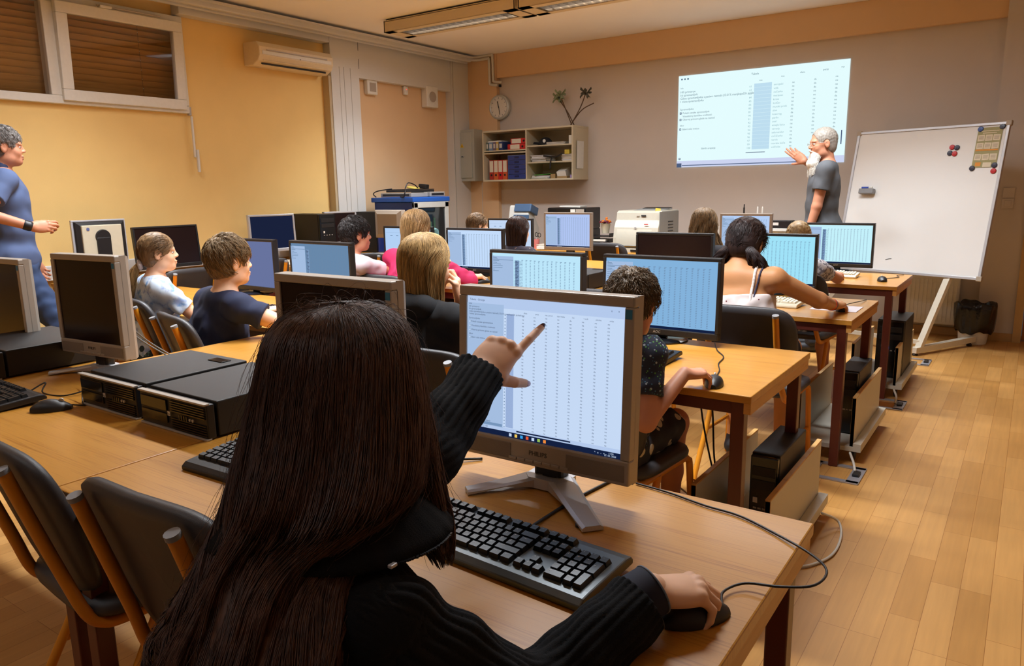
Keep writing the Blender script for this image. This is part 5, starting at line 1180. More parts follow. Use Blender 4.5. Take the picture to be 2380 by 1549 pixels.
def hairmat(name, rgb, var=.35, rough=.5):
    m = mat(name, rgb, rough, var=0); nt = m.node_tree
    if 'hv' in nt.nodes: return m
    b = nt.nodes['Principled BSDF']; tc = nt.nodes.new('ShaderNodeTexCoord'); mp = nt.nodes.new('ShaderNodeMapping'); mp.inputs['Scale'].default_value = (1, 1, .12)
    n = nt.nodes.new('ShaderNodeTexNoise'); n.name = 'hv'; n.inputs['Scale'].default_value = 110; n.inputs['Detail'].default_value = 2
    cr = nt.nodes.new('ShaderNodeMapRange'); cr.inputs[1].default_value = .3; cr.inputs[2].default_value = .7; cr.inputs[3].default_value = 1-var; cr.inputs[4].default_value = 1+var
    mx = nt.nodes.new('ShaderNodeMix'); mx.data_type = 'RGBA'; mx.blend_type = 'MULTIPLY'; mx.inputs[0].default_value = 1; mx.inputs[6].default_value = (*s2l(rgb), 1)
    L = nt.links.new; L(tc.outputs['Object'], mp.inputs[0]); L(mp.outputs[0], n.inputs['Vector']); L(n.outputs[0], cr.inputs[0]); L(cr.outputs[0], mx.inputs[7]); L(mx.outputs[2], b.inputs['Base Color'])
    b.inputs['Specular IOR Level'].default_value = .35
    return m
# ================================================================== HEAD, HANDS, BODY
def headframe(c, R, s):
    c = V(c)
    return (lambda p: c+R @ (V(p)*s)), R, s
def head_sdf(S, c, R, s, lean=1., nose=1., female=False):
    T, R, s = headframe(c, R, s)
    def el(p, r, k, op='u', Rl=None): S.el(T(p), V(r)*s, R if Rl is None else R @ Rl, k=k*s, op=op)
    el((0, -.014, .035), (.076, .096, .087), .02)
    el((0, .020, -.035), (.059*lean, .068, .082), .035)
    el((0, .058, -.090), (.028, .026, .022), .03)
    for x in (-1, 1):
        el((x*.036, .054, -.032), (.024, .022, .026), .02)
        el((x*.045, .010, -.075), (.020, .036, .026), .03)
    el((0, .076, .020), (.052, .014, .013), .018)
    for x in (-1, 1): el((x*.031, .098, .000), (.017, .013, .012), .012, 's')
    S.rc(T((0, .082, .012)), T((0, .101, -.022)), .007*s, .0098*s*nose, .012*s)
    for x in (-1, 1): el((x*.010, .094, -.027), (.008, .009, .007), .008)
    el((0, .088, -.056), (.024, .010, .0065), .006); el((0, .086, -.068), (.020, .010, .0075), .006)
    el((0, .101, -.0615), (.026, .009, .0018), .003, 's')
    for x in (-1, 1):
        a = x*.35; Rl = np.array([[math.cos(a), -math.sin(a), 0], [math.sin(a), math.cos(a), 0], [0, 0, 1]])
        el((x*.079, -.010, -.006), (.008, .019, .032), .006, 'u', Rl); el((x*.088, -.004, -.002), (.007, .009, .017), .004, 's', Rl)
    return T
def add_eyes(par, T, R, s, iris, brow, hooded=False):
    for x in (-1, 1):
        rows = []; c = T((x*.031, .0735, .0))
        P, F = SDF().el(c, V(.0135, .0110, .0080)*s, R, k=0).mesh(.0022*s+.0003); rawmesh('eye', [(P, F)], [mat('eye_white', (214, 204, 196), .25)], par)
        P, F = SDF().el(T((x*.031+.001, .0825, .0)), V(.0060, .0030, .0060)*s, R, k=0).mesh(.0016*s); rawmesh('iris', [(P, F)], [iris], par)
        P, F = SDF().chain([T((x*.014, .0885, .018)), T((x*.030, .0865, .024)), T((x*.048, .0755, .020))], [.0028*s, .0030*s, .0020*s], k=.002).mesh(.0022); rawmesh('eyebrow', [(P, F)], [brow], par)
HPOSE = {
    'mouse': dict(i=(28, 30, 22), m=(30, 34, 24), r=(34, 40, 26), p=(38, 38, 26), spread=(5, 0, -5, -11), th=((.030, .030, -.010), (.046, .058, -.018), (.052, .083, -.026))),
    'relax': dict(i=(22, 34, 22), m=(28, 38, 26), r=(34, 42, 28), p=(40, 42, 28), spread=(3, 0, -3, -6), th=((.028, .030, -.014), (.040, .060, -.028), (.044, .086, -.038))),
    'point': dict(i=(-4, 8, 5), m=(72, 88, 50), r=(78, 92, 55), p=(80, 90, 55), spread=(4, 0, -3, -6), th=((.034, .026, -.010), (.058, .050, -.026), (.074, .074, -.044))),
    'flat': dict(i=(6, 10, 6), m=(6, 10, 6), r=(8, 10, 8), p=(10, 12, 8), spread=(7, 1, -5, -12), th=((.036, .026, -.006), (.058, .050, -.010), (.070, .076, -.014))),
    'present': dict(i=(-2, 10, 8), m=(4, 14, 10), r=(10, 20, 14), p=(16, 24, 16), spread=(2, 0, -2, -5), th=((.036, .026, -.010), (.060, .048, -.020), (.078, .070, -.028))),
    'cheek': dict(i=(20, 60, 40), m=(30, 70, 40), r=(40, 70, 40), p=(46, 70, 40), spread=(4, 0, -4, -8), th=((.034, .030, -.012), (.050, .058, -.020), (.056, .082, -.024))),
}
def hand_sdf(S, W, d, n, side, s, pose, forearm=None, ra=.027):
    """W wrist, d direction of the hand, n back-of-hand normal, side=+1 if the thumb lies toward cross(d,n)"""
    d = nrm(d); n = nrm(np.asarray(n, float)-d*np.dot(n, d)); x = nrm(np.cross(d, n))*side; W = V(W)
    def T(p): return W+(x*p[0]+d*p[1]+n*p[2])*s
    po = HPOSE[pose] if isinstance(pose, str) else pose; tips = {}; s0_ = s; s = s*po.get('sc', 1)
    if forearm is not None: S.rc(forearm, W, ra*1.03*s, ra*.975*s, .01)
    KN = dict(i=(.0265, .090, .002), m=(.0085, .094, .005), r=(-.0095, .090, .003), p=(-.0260, .081, -.002))
    LN = dict(i=(.043, .025, .021), m=(.047, .028, .022), r=(.043, .026, .021), p=(.033, .020, .018))
    RD = dict(i=(.0098, .0088, .0080, .0068), m=(.0100, .0090, .0082, .0070), r=(.0096, .0086, .0078, .0066), p=(.0086, .0076, .0068, .0058))
    for j, f in enumerate('imrp'):
        k = KN[f]; S.rc(T((k[0]*.55, .008, -.002)), T((k[0], k[1], k[2]-.004)), .0150*s, .0112*s, .012*s)
    S.el(T((0, .045, -.006)), V(.038, .050, .0165)*s, np.stack([x, d, n], 1), k=.014*s)
    S.el(T((.022, .032, -.012)), V(.016, .030, .014)*s, np.stack([x, d, n], 1), k=.014*s)
    for j, f in enumerate('imrp'):
        k = V(KN[f]); a = 0.; sp = math.radians(po['spread'][j]); P = [T(k-V(0, 0, .003))]; c = k.copy()
        S.el(T(k+V(0, -.001, .0025)), V(.0092, .010, .0085)*s, np.stack([x, d, n], 1), k=.006*s)
        for q in range(3):
            a += math.radians(po[f][q]); dv = V(math.sin(sp)*math.cos(a), math.cos(sp)*math.cos(a), -math.sin(a))
            c = c+dv*LN[f][q]; P.append(T(c))
        R_ = [v*s for v in RD[f]]
        for q in range(3): S.rc(P[q], P[q+1], R_[q], R_[q+1], (.006 if q == 0 else .0015)*s)
        tips[f] = (P[3], nrm(P[3]-P[2]), R_[3], nrm(n*math.cos(a)+d*math.sin(a)))
    th = [V(.016, .012, -.006)]+[V(t) for t in po['th']]
    P = [T(t) for t in th]; R_ = [v*s for v in (.0155, .0132, .0108, .0086)]
    for q in range(3): S.rc(P[q], P[q+1], R_[q], R_[q+1], (.012 if q == 0 else .002)*s)
    tips['t'] = (P[3], nrm(P[3]-P[2]), R_[3], nrm(n*.7+x*.7))
    return tips
def ik(a, c, l1, l2, hint):
    a, c = V(a), V(c); d = c-a; L = np.linalg.norm(d); dn = d/L
    L = min(L, (l1+l2)*.999); x = (l1*l1-l2*l2+L*L)/(2*L); h = math.sqrt(max(l1*l1-x*x, 0)); hv = nrm(V(hint)-dn*np.dot(hint, dn))
    return a+dn*x+hv*h
SKIN = mat('skin_light', (232, 184, 150), .52, var=.05, scale=30, spec=.35); SKIN2 = mat('skin_tan', (196, 138, 92), .5, var=.05, scale=30, spec=.35); SKIN3 = mat('skin_ruddy', (200, 138, 108), .52, var=.06, scale=30, spec=.35)
for _m in (SKIN, SKIN2, SKIN3):
    _m.node_tree.nodes['Principled BSDF'].inputs['Subsurface Weight'].default_value = .08; _m.node_tree.nodes['Principled BSDF'].inputs['Subsurface Scale'].default_value = .01
    _m.node_tree.nodes['Principled BSDF'].inputs['Subsurface Radius'].default_value = (1, .4, .2)
IRD = mat('iris_dark', (50, 36, 28), .2); SHOE = mat('shoe_dark', (30, 30, 36), .6); 
def person(label, head, hyaw, hpitch, s, pelvis, byaw, skin, shirt, arms, hs=None, hroll=0., sleeve='short', pants=None, legs='sit', shirtlen=.0, vox=.0052, group=None, female=False, bulk=1., faceon=True, neckofs=(0, 0, 0), knees=None, feet=None, straps=False, hem=.5, iris=None, brow=None, sfold=(.0035, .09), shoulder_w=.168, shoulders=None, neck_h=.0, socks=None, vneck=.0, dstrap=False, al={}, elb={}):
    """arms: dict L/R -> (wrist, hint, handdir, handnormal, pose) or None"""
    hs = hs or s; R = rotm(hyaw, hpitch, hroll); B = rotm(byaw, 0, 0); rt, fw_, up_ = B[:, 0], B[:, 1], V(0, 0, 1)
    e = empty('person', (pelvis[0], pelvis[1], 0), label, 'person', group); O = V(pelvis[0], pelvis[1], 0)
    hc = V(head); S = SDF(); T = head_sdf(S, hc, R, hs, female=female)
    pel = V(pelvis)
    nb = hc+R @ (V(0, -.048, -.150)*hs)*.5+(hc-up_*.175*hs-fw_*.035*hs-hc)*.5+V(neckofs)   # base of neck
    S.rc(T((0, -.028, -.055)), nb-up_*.01, (.050 if not female else .045)*hs, (.060 if not female else .054)*s, .02)
    sp = nb-pel; spn = nrm(sp); Lsp = np.linalg.norm(sp)
    cf = nrm(np.cross(spn, rt))*-1.
    if np.dot(cf, fw_) < 0: cf = -cf
    RB = np.stack([rt, cf, spn], 1)
    if shoulders: shl = {k: V(v) for k, v in shoulders.items()}
    else: shl = {'L': nb-rt*shoulder_w*s-spn*.045*s+cf*.0, 'R': nb+rt*shoulder_w*s-spn*.045*s+cf*.0}
    chest = nb-spn*.17*s+cf*.015*s; belly = nb*.38+pel*.62+cf*.02*s
    w = bulk
    TOR = [('e', chest, V(.150*w, .105*w, .170)*s), ('e', belly, V(.135*w, .100*w, .150)*s), ('e', pel+up_*.02, V(.160*w, .118*w, .12)*s)]
    for _, c, r in TOR: S.el(c, r, RB, k=.05)
    for k_ in 'LR': S.rc(nb-spn*.03*s, shl[k_], .058*s, .052*s, .04)
    AR = {}
    for k_ in 'LR':
        a = arms.get(k_)
        if a is None: continue
        l1, l2 = .285*s*al.get(k_, 1), .250*s*al.get(k_, 1); el = V(elb[k_]) if k_ in elb else ik(shl[k_], a[0], l1, l2, a[1]); AR[k_] = (shl[k_], el, V(a[0]))
        S.rc(shl[k_], el, .047*s, .038*s, .03); S.rc(el, V(a[0]), .038*s, .0265*s, .015)
    KN, AN = {}, {}
    for k_, sg in (('L', -1), ('R', 1)):
        hip = pel+rt*sg*.09*s-up_*.02
        if legs == 'sit':
            kn = V(knees[k_]) if knees else hip+fw_*.40*s+rt*sg*.03+up_*.01; an = V(feet[k_]) if feet else V(kn[0], kn[1], 0)+up_*.09-fw_*.06
        else:
            kn = V(knees[k_]) if knees else hip-up_*.42*s+fw_*.02; an = V(feet[k_]) if feet else V(kn[0], kn[1], .09)
        KN[k_], AN[k_] = kn, an
        S.rc(hip, kn, .082*s*w, .054*s, .04); S.rc(kn, kn*.55+an*.45-fw_*.012, .052*s, .050*s, .03); S.rc(kn*.55+an*.45-fw_*.012, an, .050*s, .034*s, .02)
    parts = [S.mesh(vox)]
    tips = {}
    for k_ in AR:
        a = arms[k_]; Hn = SDF(); side = 1 if len(a) < 6 else a[5]
        el, W_ = AR[k_][1], AR[k_][2]
        tips[k_] = hand_sdf(Hn, W_, a[2], a[3], side, s, a[4], forearm=W_+nrm(el-W_)*.05)
        parts.append(Hn.mesh(.0026 if vox > .003 else .0018))
    parts = [(v-O, f) for v, f in parts]
    rawmesh('body', parts, [skin], e)
    # shirt
    if shirt is not None:
        t = .012*s; C = SDF(); dp = (sfold[0], sfold[1], random.uniform(0, 6))
        hemP = pel-up_*(.06+shirtlen)
        cl = [(nb+spn*.012*s, spn)]; cl2 = [(hemP, -up_)]
        for j, (_, c, r) in enumerate(TOR): C.el(c, r+t+(0, .006, .006 if legs == 'sit' else .020)[j], RB, k=.05, disp=dp, clip=cl2)
        if not straps:
            for k_ in 'LR': C.rc(nb-spn*.03*s, shl[k_], .058*s+t, .052*s+t, .04)
            for k_ in AR:
                a, el, W_ = AR[k_]
                if sleeve == 'short':
                    dd = nrm(el-a); C.rc(a, a+(el-a)*(hem+.15), .050*s+t, .046*s+t*1.5, .035, clip=[(a+(el-a)*hem, dd)], disp=dp)
                elif sleeve == 'long':
                    C.rc(a, el, .050*s+t, .043*s+t, .035, disp=dp); dd = nrm(W_-el); C.rc(el, W_+dd*.02, .043*s+t, .032*s+t*.7, .02, clip=[(W_-dd*.005, dd)], disp=dp)
                elif sleeve == 'none': pass
            for k_ in 'LR':
                if k_ not in AR:
                    C.rc(shl[k_], shl[k_]-up_*.16+fw_*.02, .050*s+t, .046*s+t, .03)
            C.rc(nb-spn*.010*s+cf*vneck, T((0, -.02, -.05)), (.060*s)+.004, .062*s, .010, op='s')
        else:
            top = nb-spn*.115*s
            C = SDF()
            for j, (_, c, r) in enumerate(TOR): C.el(c, r+t*.6+(.006 if j else 0), RB, k=.05, disp=dp, clip=[(top, spn), (hemP, -up_)])
        v, f = C.mesh(max(vox, .005)); rawmesh('shirt' if not straps else 'strap_top', [(v-O, f)], [shirt], e)
        if straps:
            for sg in (-1, 1):
                pts = [chest+rt*sg*.085*s-cf*.12*s+spn*.018*s, chest+rt*sg*.088*s-cf*.12*s+spn*.06*s, nb+rt*sg*.092*s-spn*.05*s-cf*.09*s, nb+rt*sg*.095*s+spn*.02*s-cf*.04*s, nb+rt*sg*.095*s+spn*.02*s+cf*.03*s, nb+rt*sg*.09*s-spn*.05*s+cf*.09*s, chest+rt*sg*.09*s+cf*.12*s+spn*.02*s]
                pts = [S.onsurf(q, .003) for q in pts]; pts = [S.onsurf(np.array(q), .003) for q in smoothpath([tuple(p) for p in pts], 5)]
                v, f = SDF().chain(pts, [.0062]*len(pts), k=.003).mesh(.0028); rawmesh('shoulder_strap', [(v-O, f)], [mat('strap_white', (226, 214, 208), .7)], e)
            if dstrap:
                pts = [chest+rt*.088*s-cf*.12*s+spn*.0*s, nb+rt*.11*s-spn*.05*s-cf*.09*s, nb+rt*.125*s+spn*.02*s-cf*.03*s, nb+rt*.12*s-spn*.03*s+cf*.06*s]
                pts = [S.onsurf(np.array(q), .002) for q in smoothpath([tuple(S.onsurf(q, .002)) for q in pts], 6)]
                v, f = SDF().chain(pts, [.0045]*len(pts), k=.003).mesh(.0028); rawmesh('dark_strap', [(v-O, f)], [mat('strap_navy', (50, 46, 70), .7)], e)
    if pants is not None:
        pm, plen = pants; C = SDF(); dp = (.004, .10, random.uniform(0, 6)); t = .012*s
        C.el(pel+up_*.0, V(.165*w, .125*w, .12)*s+t, RB, k=.05, disp=dp, clip=[(pel+up_*(.09 if legs == 'sit' else .03), up_)])
        for k_, sg in (('L', -1), ('R', 1)):
            hip = pel+rt*sg*.09*s-up_*.02; kn, an = KN[k_], AN[k_]
            if plen == 'long':
                C.rc(hip, kn, .084*s*w+t, .060*s+t, .04, disp=dp); C.rc(kn, an, .060*s+t, .044*s+t, .03, disp=dp)
            else:
                dd = nrm(kn-hip); C.rc(hip, kn, .084*s*w+t, .064*s+t, .04, disp=dp, clip=[(kn-dd*.04, dd)])
        v, f = C.mesh(max(vox*1.2, .0065)); rawmesh('trousers' if plen == 'long' else 'shorts', [(v-O, f)], [pm], e)
    for k_ in 'LR':
        an = AN[k_]; C = SDF(); C.rc(an-up_*.045-fw_*.03*s, an-up_*.055+fw_*.13*s, .036*s, .032*s, .02, clip=[(V(0, 0, .004), V(0, 0, -1))]); C.rc(an-up_*.0, an-up_*.045, .038*s, .042*s, .02)
        v, f = C.mesh(.007); rawmesh('shoe', [(v-O, f)], [SHOE], e)
    def fix(o):      # children given in world space: move into the person's frame
        o.location = o.location-Vector(O)
    if faceon:
        before = set(e.children); add_eyes(e, T, R, hs, iris or IRD, brow or mat('brow_brown', (90, 62, 40), .7))
        for o in e.children:
            if o not in before: fix(o)
    return dict(e=e, T=T, R=R, hs=hs, s=s, nb=nb, O=O, tips=tips, AR=AR, shl=shl, chest=chest, B=B, RB=RB, fix=fix, hc=hc, pel=pel)
def hair_short(p, m, ln=.030, n=1500, thick=.010, spike=.25, top=.0, faceline=.0, nape=-.065, crown=(0, -.06, .11), seed=1, r=.0013, noise=.004):
    T, R, s = p['T'], p['R'], p['hs']; C = SDF(); rs = np.random.default_rng(seed)
    C.el(T((0, -.016, .036+top/2)), V(.078+thick, .098+thick, .089+thick+top/2)*s, R, k=.01, disp=(noise, .03, seed))
    C.el(T((0, -.045, -.02)), V(.066+thick, .060+thick, .075)*s, R, k=.02)
    C.el(T((0, .105, -.060+faceline)), V(.074, .085, .112)*s, R, k=.008, op='s'); C.el(T((0, .03, -.10)), V(.12, .075, .075)*s, R, k=.01, op='s')
    C.el(T((0, 0, nape-.08)), V(.13, .13, .08)*s, R, k=.008, op='s')
    for x in (-1, 1): C.el(T((x*.088, -.004, -.010)), V(.030, .027, .040)*s, R, k=.006, op='s')
    v, f = C.mesh(.0042)
    c0 = T((0, -.01, .02)); cr = T(crown); nv = v-c0; nv /= np.linalg.norm(nv, axis=1, keepdims=True)
    loc_ = (v-T((0, 0, 0))) @ R/s; ok = np.where((np.linalg.norm(v-c0, axis=1) > .078*s) & (loc_[:, 2] > nape+.01))[0]
    lk = loc_[ok]; far = ((np.abs(lk[:, 0])-.085)**2/.03**2+(lk[:, 1]+.0)**2/.038**2+(lk[:, 2]+.008)**2/.046**2 > 1) & ~((lk[:, 1] > .045) & (lk[:, 2] < .05+faceline)); ok = ok[far]
    ix = rs.choice(ok, n); V0 = v[ix]; N0 = nv[ix]
    fl = V0-cr; fl -= N0*(fl*N0).sum(1, keepdims=True); fl /= np.linalg.norm(fl, axis=1, keepdims=True)+1e-6
    fl += rs.normal(0, .28, fl.shape); fl -= N0*(fl*N0).sum(1, keepdims=True); fl /= np.linalg.norm(fl, axis=1, keepdims=True)+1e-6
    K = 5; t = np.linspace(0, 1, K)[None, :, None]; L_ = (ln*rs.uniform(.6, 1.2, n))[:, None, None]*s
    P = V0[:, None]-N0[:, None]*.003+fl[:, None]*t*L_+N0[:, None]*(np.sin(t*2.2)*spike*L_-t*t*L_*.35)
    sv, sf = strands(P, r*rs.uniform(.7, 1.3, n))
    return rawmesh('hair', [(v-p['O'], f), (sv-p['O'], sf)], [m], p['e'])
def hair_long(p, m, rows, n=900, r=.0016, wave=(.004, 3), seed=1, K=22, world=False, yaw=None, endvar=.15, fly=0, lumps=.006, base=.93, name='hair'):
    """rows: (z, cx, cy, rx, ry, phi) ; phi half range measured from the back; z.. in head scale or world"""
    s = 1. if world else p['hs']; rs = np.random.default_rng(seed); hc = p['hc']
    y = math.radians(yaw if yaw is not None else 0.) if world or yaw is not None else math.atan2(p['R'][0, 1], p['R'][1, 1])
    rt = V(math.cos(y), -math.sin(y), 0); bk = V(-math.sin(y), -math.cos(y), 0)
    Rw = np.array(rows, float); u = np.linspace(0, 1, len(Rw)); uu = np.linspace(0, 1, 48)
    I = np.stack([np.interp(uu, u, Rw[:, k]) for k in range(6)], 1)
    for _ in range(2): I[1:-1] = (I[:-2]+2*I[1:-1]+I[2:])/4
    def at(row, ph, rho):      # row (.,6), ph in -1..1
        a = ph*np.radians(row[..., 5]); x = row[..., 1]+row[..., 3]*np.sin(a)*rho; b_ = row[..., 4]*np.cos(a)*rho-row[..., 2]
        return (hc if not world else 0)+s*(x[..., None]*rt+b_[..., None]*bk+row[..., 0][..., None]*V(0, 0, 1))
    # base
    nb_ = 44; ph = np.linspace(-1, 1, nb_); kk = len(uu)-5; G = I[:kk]
    lump = 1+lumps*10*np.sin(ph*37+seed)[None, :]*.25*np.minimum(1, np.linspace(0, 2.5, kk))[:, None]
    out = at(G[:, None, :].repeat(nb_, 1), ph[None, :].repeat(kk, 0), base*lump); inn = at(G[:, None, :].repeat(nb_, 1), ph[None, :].repeat(kk, 0), base*.86)
    VV = np.concatenate([out.reshape(-1, 3), inn.reshape(-1, 3)]); q = []
    i, j = np.meshgrid(np.arange(kk-1), np.arange(nb_-1), indexing='ij'); a = (i*nb_+j).ravel()
    q.append(np.stack([a, a+1, a+nb_+1, a+nb_], 1)); o2 = kk*nb_; q.append(np.stack([a+o2, a+nb_+o2, a+nb_+1+o2, a+1+o2], 1))
    b_ = np.arange(nb_-1)+(kk-1)*nb_; q.append(np.stack([b_, b_+1, b_+1+o2, b_+o2], 1))
    for col in (0, nb_-1):
        c_ = np.arange(kk-1)*nb_+col; q.append(np.stack([c_, c_+nb_, c_+nb_+o2, c_+o2], 1))
    # strands
    P = np.zeros((n, K, 3)); ph0 = rs.uniform(-1, 1, n); rho = rs.uniform(base*.97, 1.05, n); st = rs.uniform(0, .10, n)*(rs.random(n) < .5); en = 1-rs.uniform(0, endvar, n)*rs.random(n)
    ph_w = rs.uniform(0, 6.28, n); lock = np.floor(ph0*9+seed)
    for k in range(K):
        t = st+(en-st)*k/(K-1); row = np.stack([np.interp(t, uu, I[:, c]) for c in range(6)], 1)
        gr = np.clip(t*2-.5, 0, 1)
        php = ph0+.03*np.sin(t*6+ph_w)+gr*.05*np.sin(lock*2.1+t*5)
        pts = at(row, php, rho+gr*.03*np.sin(lock*1.7+t*4))
        pts += (gr*wave[0]*np.sin(t*wave[1]*6.28+lock*1.3+ph_w*.15))[:, None]*rt*s+(gr*wave[0]*np.cos(t*wave[1]*6.28*1.1+lock*2+ph_w*.15))[:, None]*bk*s
        P[:, k] = pts
    sv, sf = strands(P, r*rs.uniform(.6, 1.3, n))
    A = [(VV-p['O'], np.concatenate(q)), (sv-p['O'], sf)]
    if fly:
        i0 = rs.integers(0, n, fly); k0 = rs.integers(0, K-8, fly); F_ = np.zeros((fly, 8, 3)); dr = rs.normal(0, 1, (fly, 3)); dr /= np.linalg.norm(dr, axis=1, keepdims=True); ax2 = rs.normal(0, 1, (fly, 3))
        for k in range(8):
            F_[:, k] = P[i0, np.minimum(k0+k, K-1)]+dr*(.004+.016*(k/7)**1.3)*rs.uniform(.3, 1.2, (fly, 1))+ax2*.004*math.sin(k*.9)
        v2, f2 = strands(F_, r*.45); A.append((v2-p['O'], f2))
    return rawmesh(name, A, [m], p['e'])
# ================================================================== PEOPLE
def pattern(name, base, cols, scale, thr, kind='dots'):
    if name in _M: return _M[name]
    m = mat(name, base, .8, var=.08, scale=20); nt = m.node_tree; b = nt.nodes['Principled BSDF']; N = nt.nodes.new; L = nt.links.new
    tc = N('ShaderNodeTexCoord'); src = b.inputs['Base Color'].links[0].from_socket
    for k, c in enumerate(cols):
        if kind == 'dots':
            v = N('ShaderNodeTexVoronoi'); v.inputs['Scale'].default_value = scale*(1+.35*k); v.inputs['Randomness'].default_value = .9; o_ = v.outputs['Distance']; L(tc.outputs['Object'], v.inputs['Vector'])
            cmp_ = N('ShaderNodeMath'); cmp_.operation = 'LESS_THAN'; cmp_.inputs[1].default_value = thr; L(o_, cmp_.inputs[0]); f = cmp_.outputs[0]
        else:
            v = N('ShaderNodeTexNoise'); v.inputs['Scale'].default_value = scale*(1+.5*k); v.inputs['Detail'].default_value = 3; L(tc.outputs['Object'], v.inputs['Vector'])
            mr = N('ShaderNodeMapRange'); mr.inputs[1].default_value = thr; mr.inputs[2].default_value = thr+(.10 if kind == 'cloud' else .03); L(v.outputs[0], mr.inputs[0]); f = mr.outputs[0]
        mx = N('ShaderNodeMix'); mx.data_type = 'RGBA'; mx.inputs[7].default_value = (*s2l(c), 1); L(f, mx.inputs[0]); L(src, mx.inputs[6]); src = mx.outputs[2]
    L(src, b.inputs['Base Color']); return m
JEANS = mat('blue_denim', (50, 68, 104), .85, bump=.4, bscale=1200, var=.15, scale=14); DPANT = mat('dark_trousers', (38, 38, 44), .85)
TOPR = [(.128, 0, -.012, .010, .010, 180), (.122, 0, -.012, .040, .050, 180), (.102, 0, -.014, .066, .084, 180), (.065, 0, -.015, .084, .104, 172), (.035, 0, -.016, .088, .106, 140), (0., 0, -.018, .090, .106, 118), (-.045, 0, -.018, .088, .100, 108)]
def faceskin(x): return x
# --- bearded man at the projection
p = person('person in grey t-shirt with a long white forked beard pointing at the projection', (-1.435, 6.40, 1.670), -122, -4, 1.0, (-1.40, 6.42, .97), -98, SKIN3, mat('grey_tshirt', (84, 86, 90), .85, bump=.2, bscale=900),
    {'L': ((-1.47, 6.20, .935), (1, 0, -.1), (-.25, 0, -1), (.1, -1, 0), 'relax', 1), 'R': ((-1.615, 6.60, 1.545), (.9, .8, -.5), (-.78, 0, .60), (-.2, -1, .2), 'present', -1)},
    sleeve='short', pants=(DPANT, 'long'), legs='stand', bulk=1.08, iris=IRD, brow=mat('brow_grey', (150, 140, 130), .7), vox=.0042, shirtlen=.10, hem=.55, sfold=(.0018, .13))
GREYH = hairmat('hair_grey', (150, 142, 132), .25)
hair_short(p, GREYH, ln=.010, n=1500, thick=.003, spike=.2, nape=-.06, r=.0010, noise=.001, faceline=.028)
T, R, s_, O = p['T'], p['R'], p['hs'], p['O']
BEARD = hairmat('beard_white', (214, 206, 194), .12, .6)
def beard(rootL, tips, n, seed, rr):
    rs = np.random.default_rng(seed); K = 10; P = np.zeros((n, K, 3))
    for i in range(n):
        k = rs.integers(0, len(tips)); tx, ty, tz, w_ = tips[k]
        a = rs.uniform(-1, 1); r0 = V(.040*a+(-.012 if k == 0 else .012), .075-.03*abs(a)+rs.uniform(-.02, .008), -.078-.022*(1-abs(a))+rs.uniform(-.006, .012))
        e_ = V(tx+rs.normal(0, w_), ty+rs.normal(0, w_*.7), tz+rs.uniform(-.01, .05)*abs(rs.normal()))
        mid = (r0+e_)/2+V((tx-r0[0])*.35+rs.normal(0, .006)+(.012 if tx > 0 else -.012), .016+rs.normal(0, .006), 0)
        for j in range(K):
            t = j/(K-1); q_ = r0*(1-t)**2+2*mid*t*(1-t)+e_*t*t; P[i, j] = T(q_)
    return strands(P, rr, tip=.5)
v, f = beard(None, [(-.055, .095, -.235, .013), (.055, .075, -.250, .014)], 2200, 3, .0017)
C = SDF(); C.chain([T((-.020, .066, -.085)), T((-.044, .090, -.15)), T((-.054, .090, -.215))], [.030, .033, .012], .012).chain([T((.020, .062, -.085)), T((.046, .076, -.15)), T((.054, .074, -.230))], [.032, .036, .014], .012)
C.el(T((0, .070, -.085)), V(.040, .022, .022), R, k=.015)
v2, f2 = C.mesh(.004)
rawmesh('beard', [(v-O, f), (v2-O, f2)], [BEARD], p['e'])
# moustache and side whiskers
C = SDF().chain([T((-.030, .078, -.062)), T((0, .100, -.049)), T((.030, .078, -.062))], [.004, .007, .004], .004); v, f = C.mesh(.003); rawmesh('moustache', [(v-O, f)], [BEARD], p['e'])
gm = MB()
def TT(q_): return tuple(T(q_)-O)
for x in (-1, 1):
    gm.tube([TT((x*.031+.017*math.cos(a), .101, -.002+.014*math.sin(a))) for a in np.linspace(0, 2*PI, 17)], .0011, SILVERP, 5)
    gm.tube([TT((x*.048, .100, .004)), TT((x*.074, .070, .008)), TT((x*.082, -.005, .006))], .0012, SILVERP, 5)
gm.tube([TT((-.014, .102, .002)), TT((0, .106, .006)), TT((.014, .102, .002))], .0012, SILVERP, 5)
gm.build('glasses', p['e'])
# --- man in blue at the left edge
p = person('person in a blue polo shirt and jeans walking in, one hand half raised', (-5.345, 2.14, 1.668), 20, 0, .985, (-5.36, 2.10, .95), 15, SKIN3, mat('blue_polo', (80, 96, 134), .85, bump=.2, bscale=800, var=.1, scale=10),
    {'R': ((-5.02, 2.10, 1.180), (.2, -1, -.5), (.22, 1, .03), (.95, -.2, .35), 'relax', -1), 'L': ((-5.62, 2.32, .93), (-.4, -1, -.2), (0, .5, -.8), (-1, 0, 0), 'relax', -1)},
    sleeve='short', pants=(JEANS, 'long'), legs='stand', bulk=1.08, knees=dict(L=(-5.46, 2.02, .50), R=(-5.13, 2.25, .50)), feet=dict(L=(-5.46, 1.78, .10), R=(-5.12, 2.28, .09)), shirtlen=.06, hem=.6, sfold=(.0022, .13), brow=mat('brow_dark', (50, 40, 34), .7), vox=.0042)
hair_short(p, hairmat('hair_pepper', (128, 122, 118), .35), ln=.032, n=2200, thick=.007, spike=.25, nape=-.06, r=.0012, top=.008)
w_ = p['AR']['R']; dd = nrm(w_[2]-w_[1]); C = SDF(); C.rc(w_[2]-dd*.035, w_[2]-dd*.018, .031, .031, .004); v, f = C.mesh(.003); rawmesh('wrist_watch', [(v-p['O'], f)], [BLACKP], p['e'])
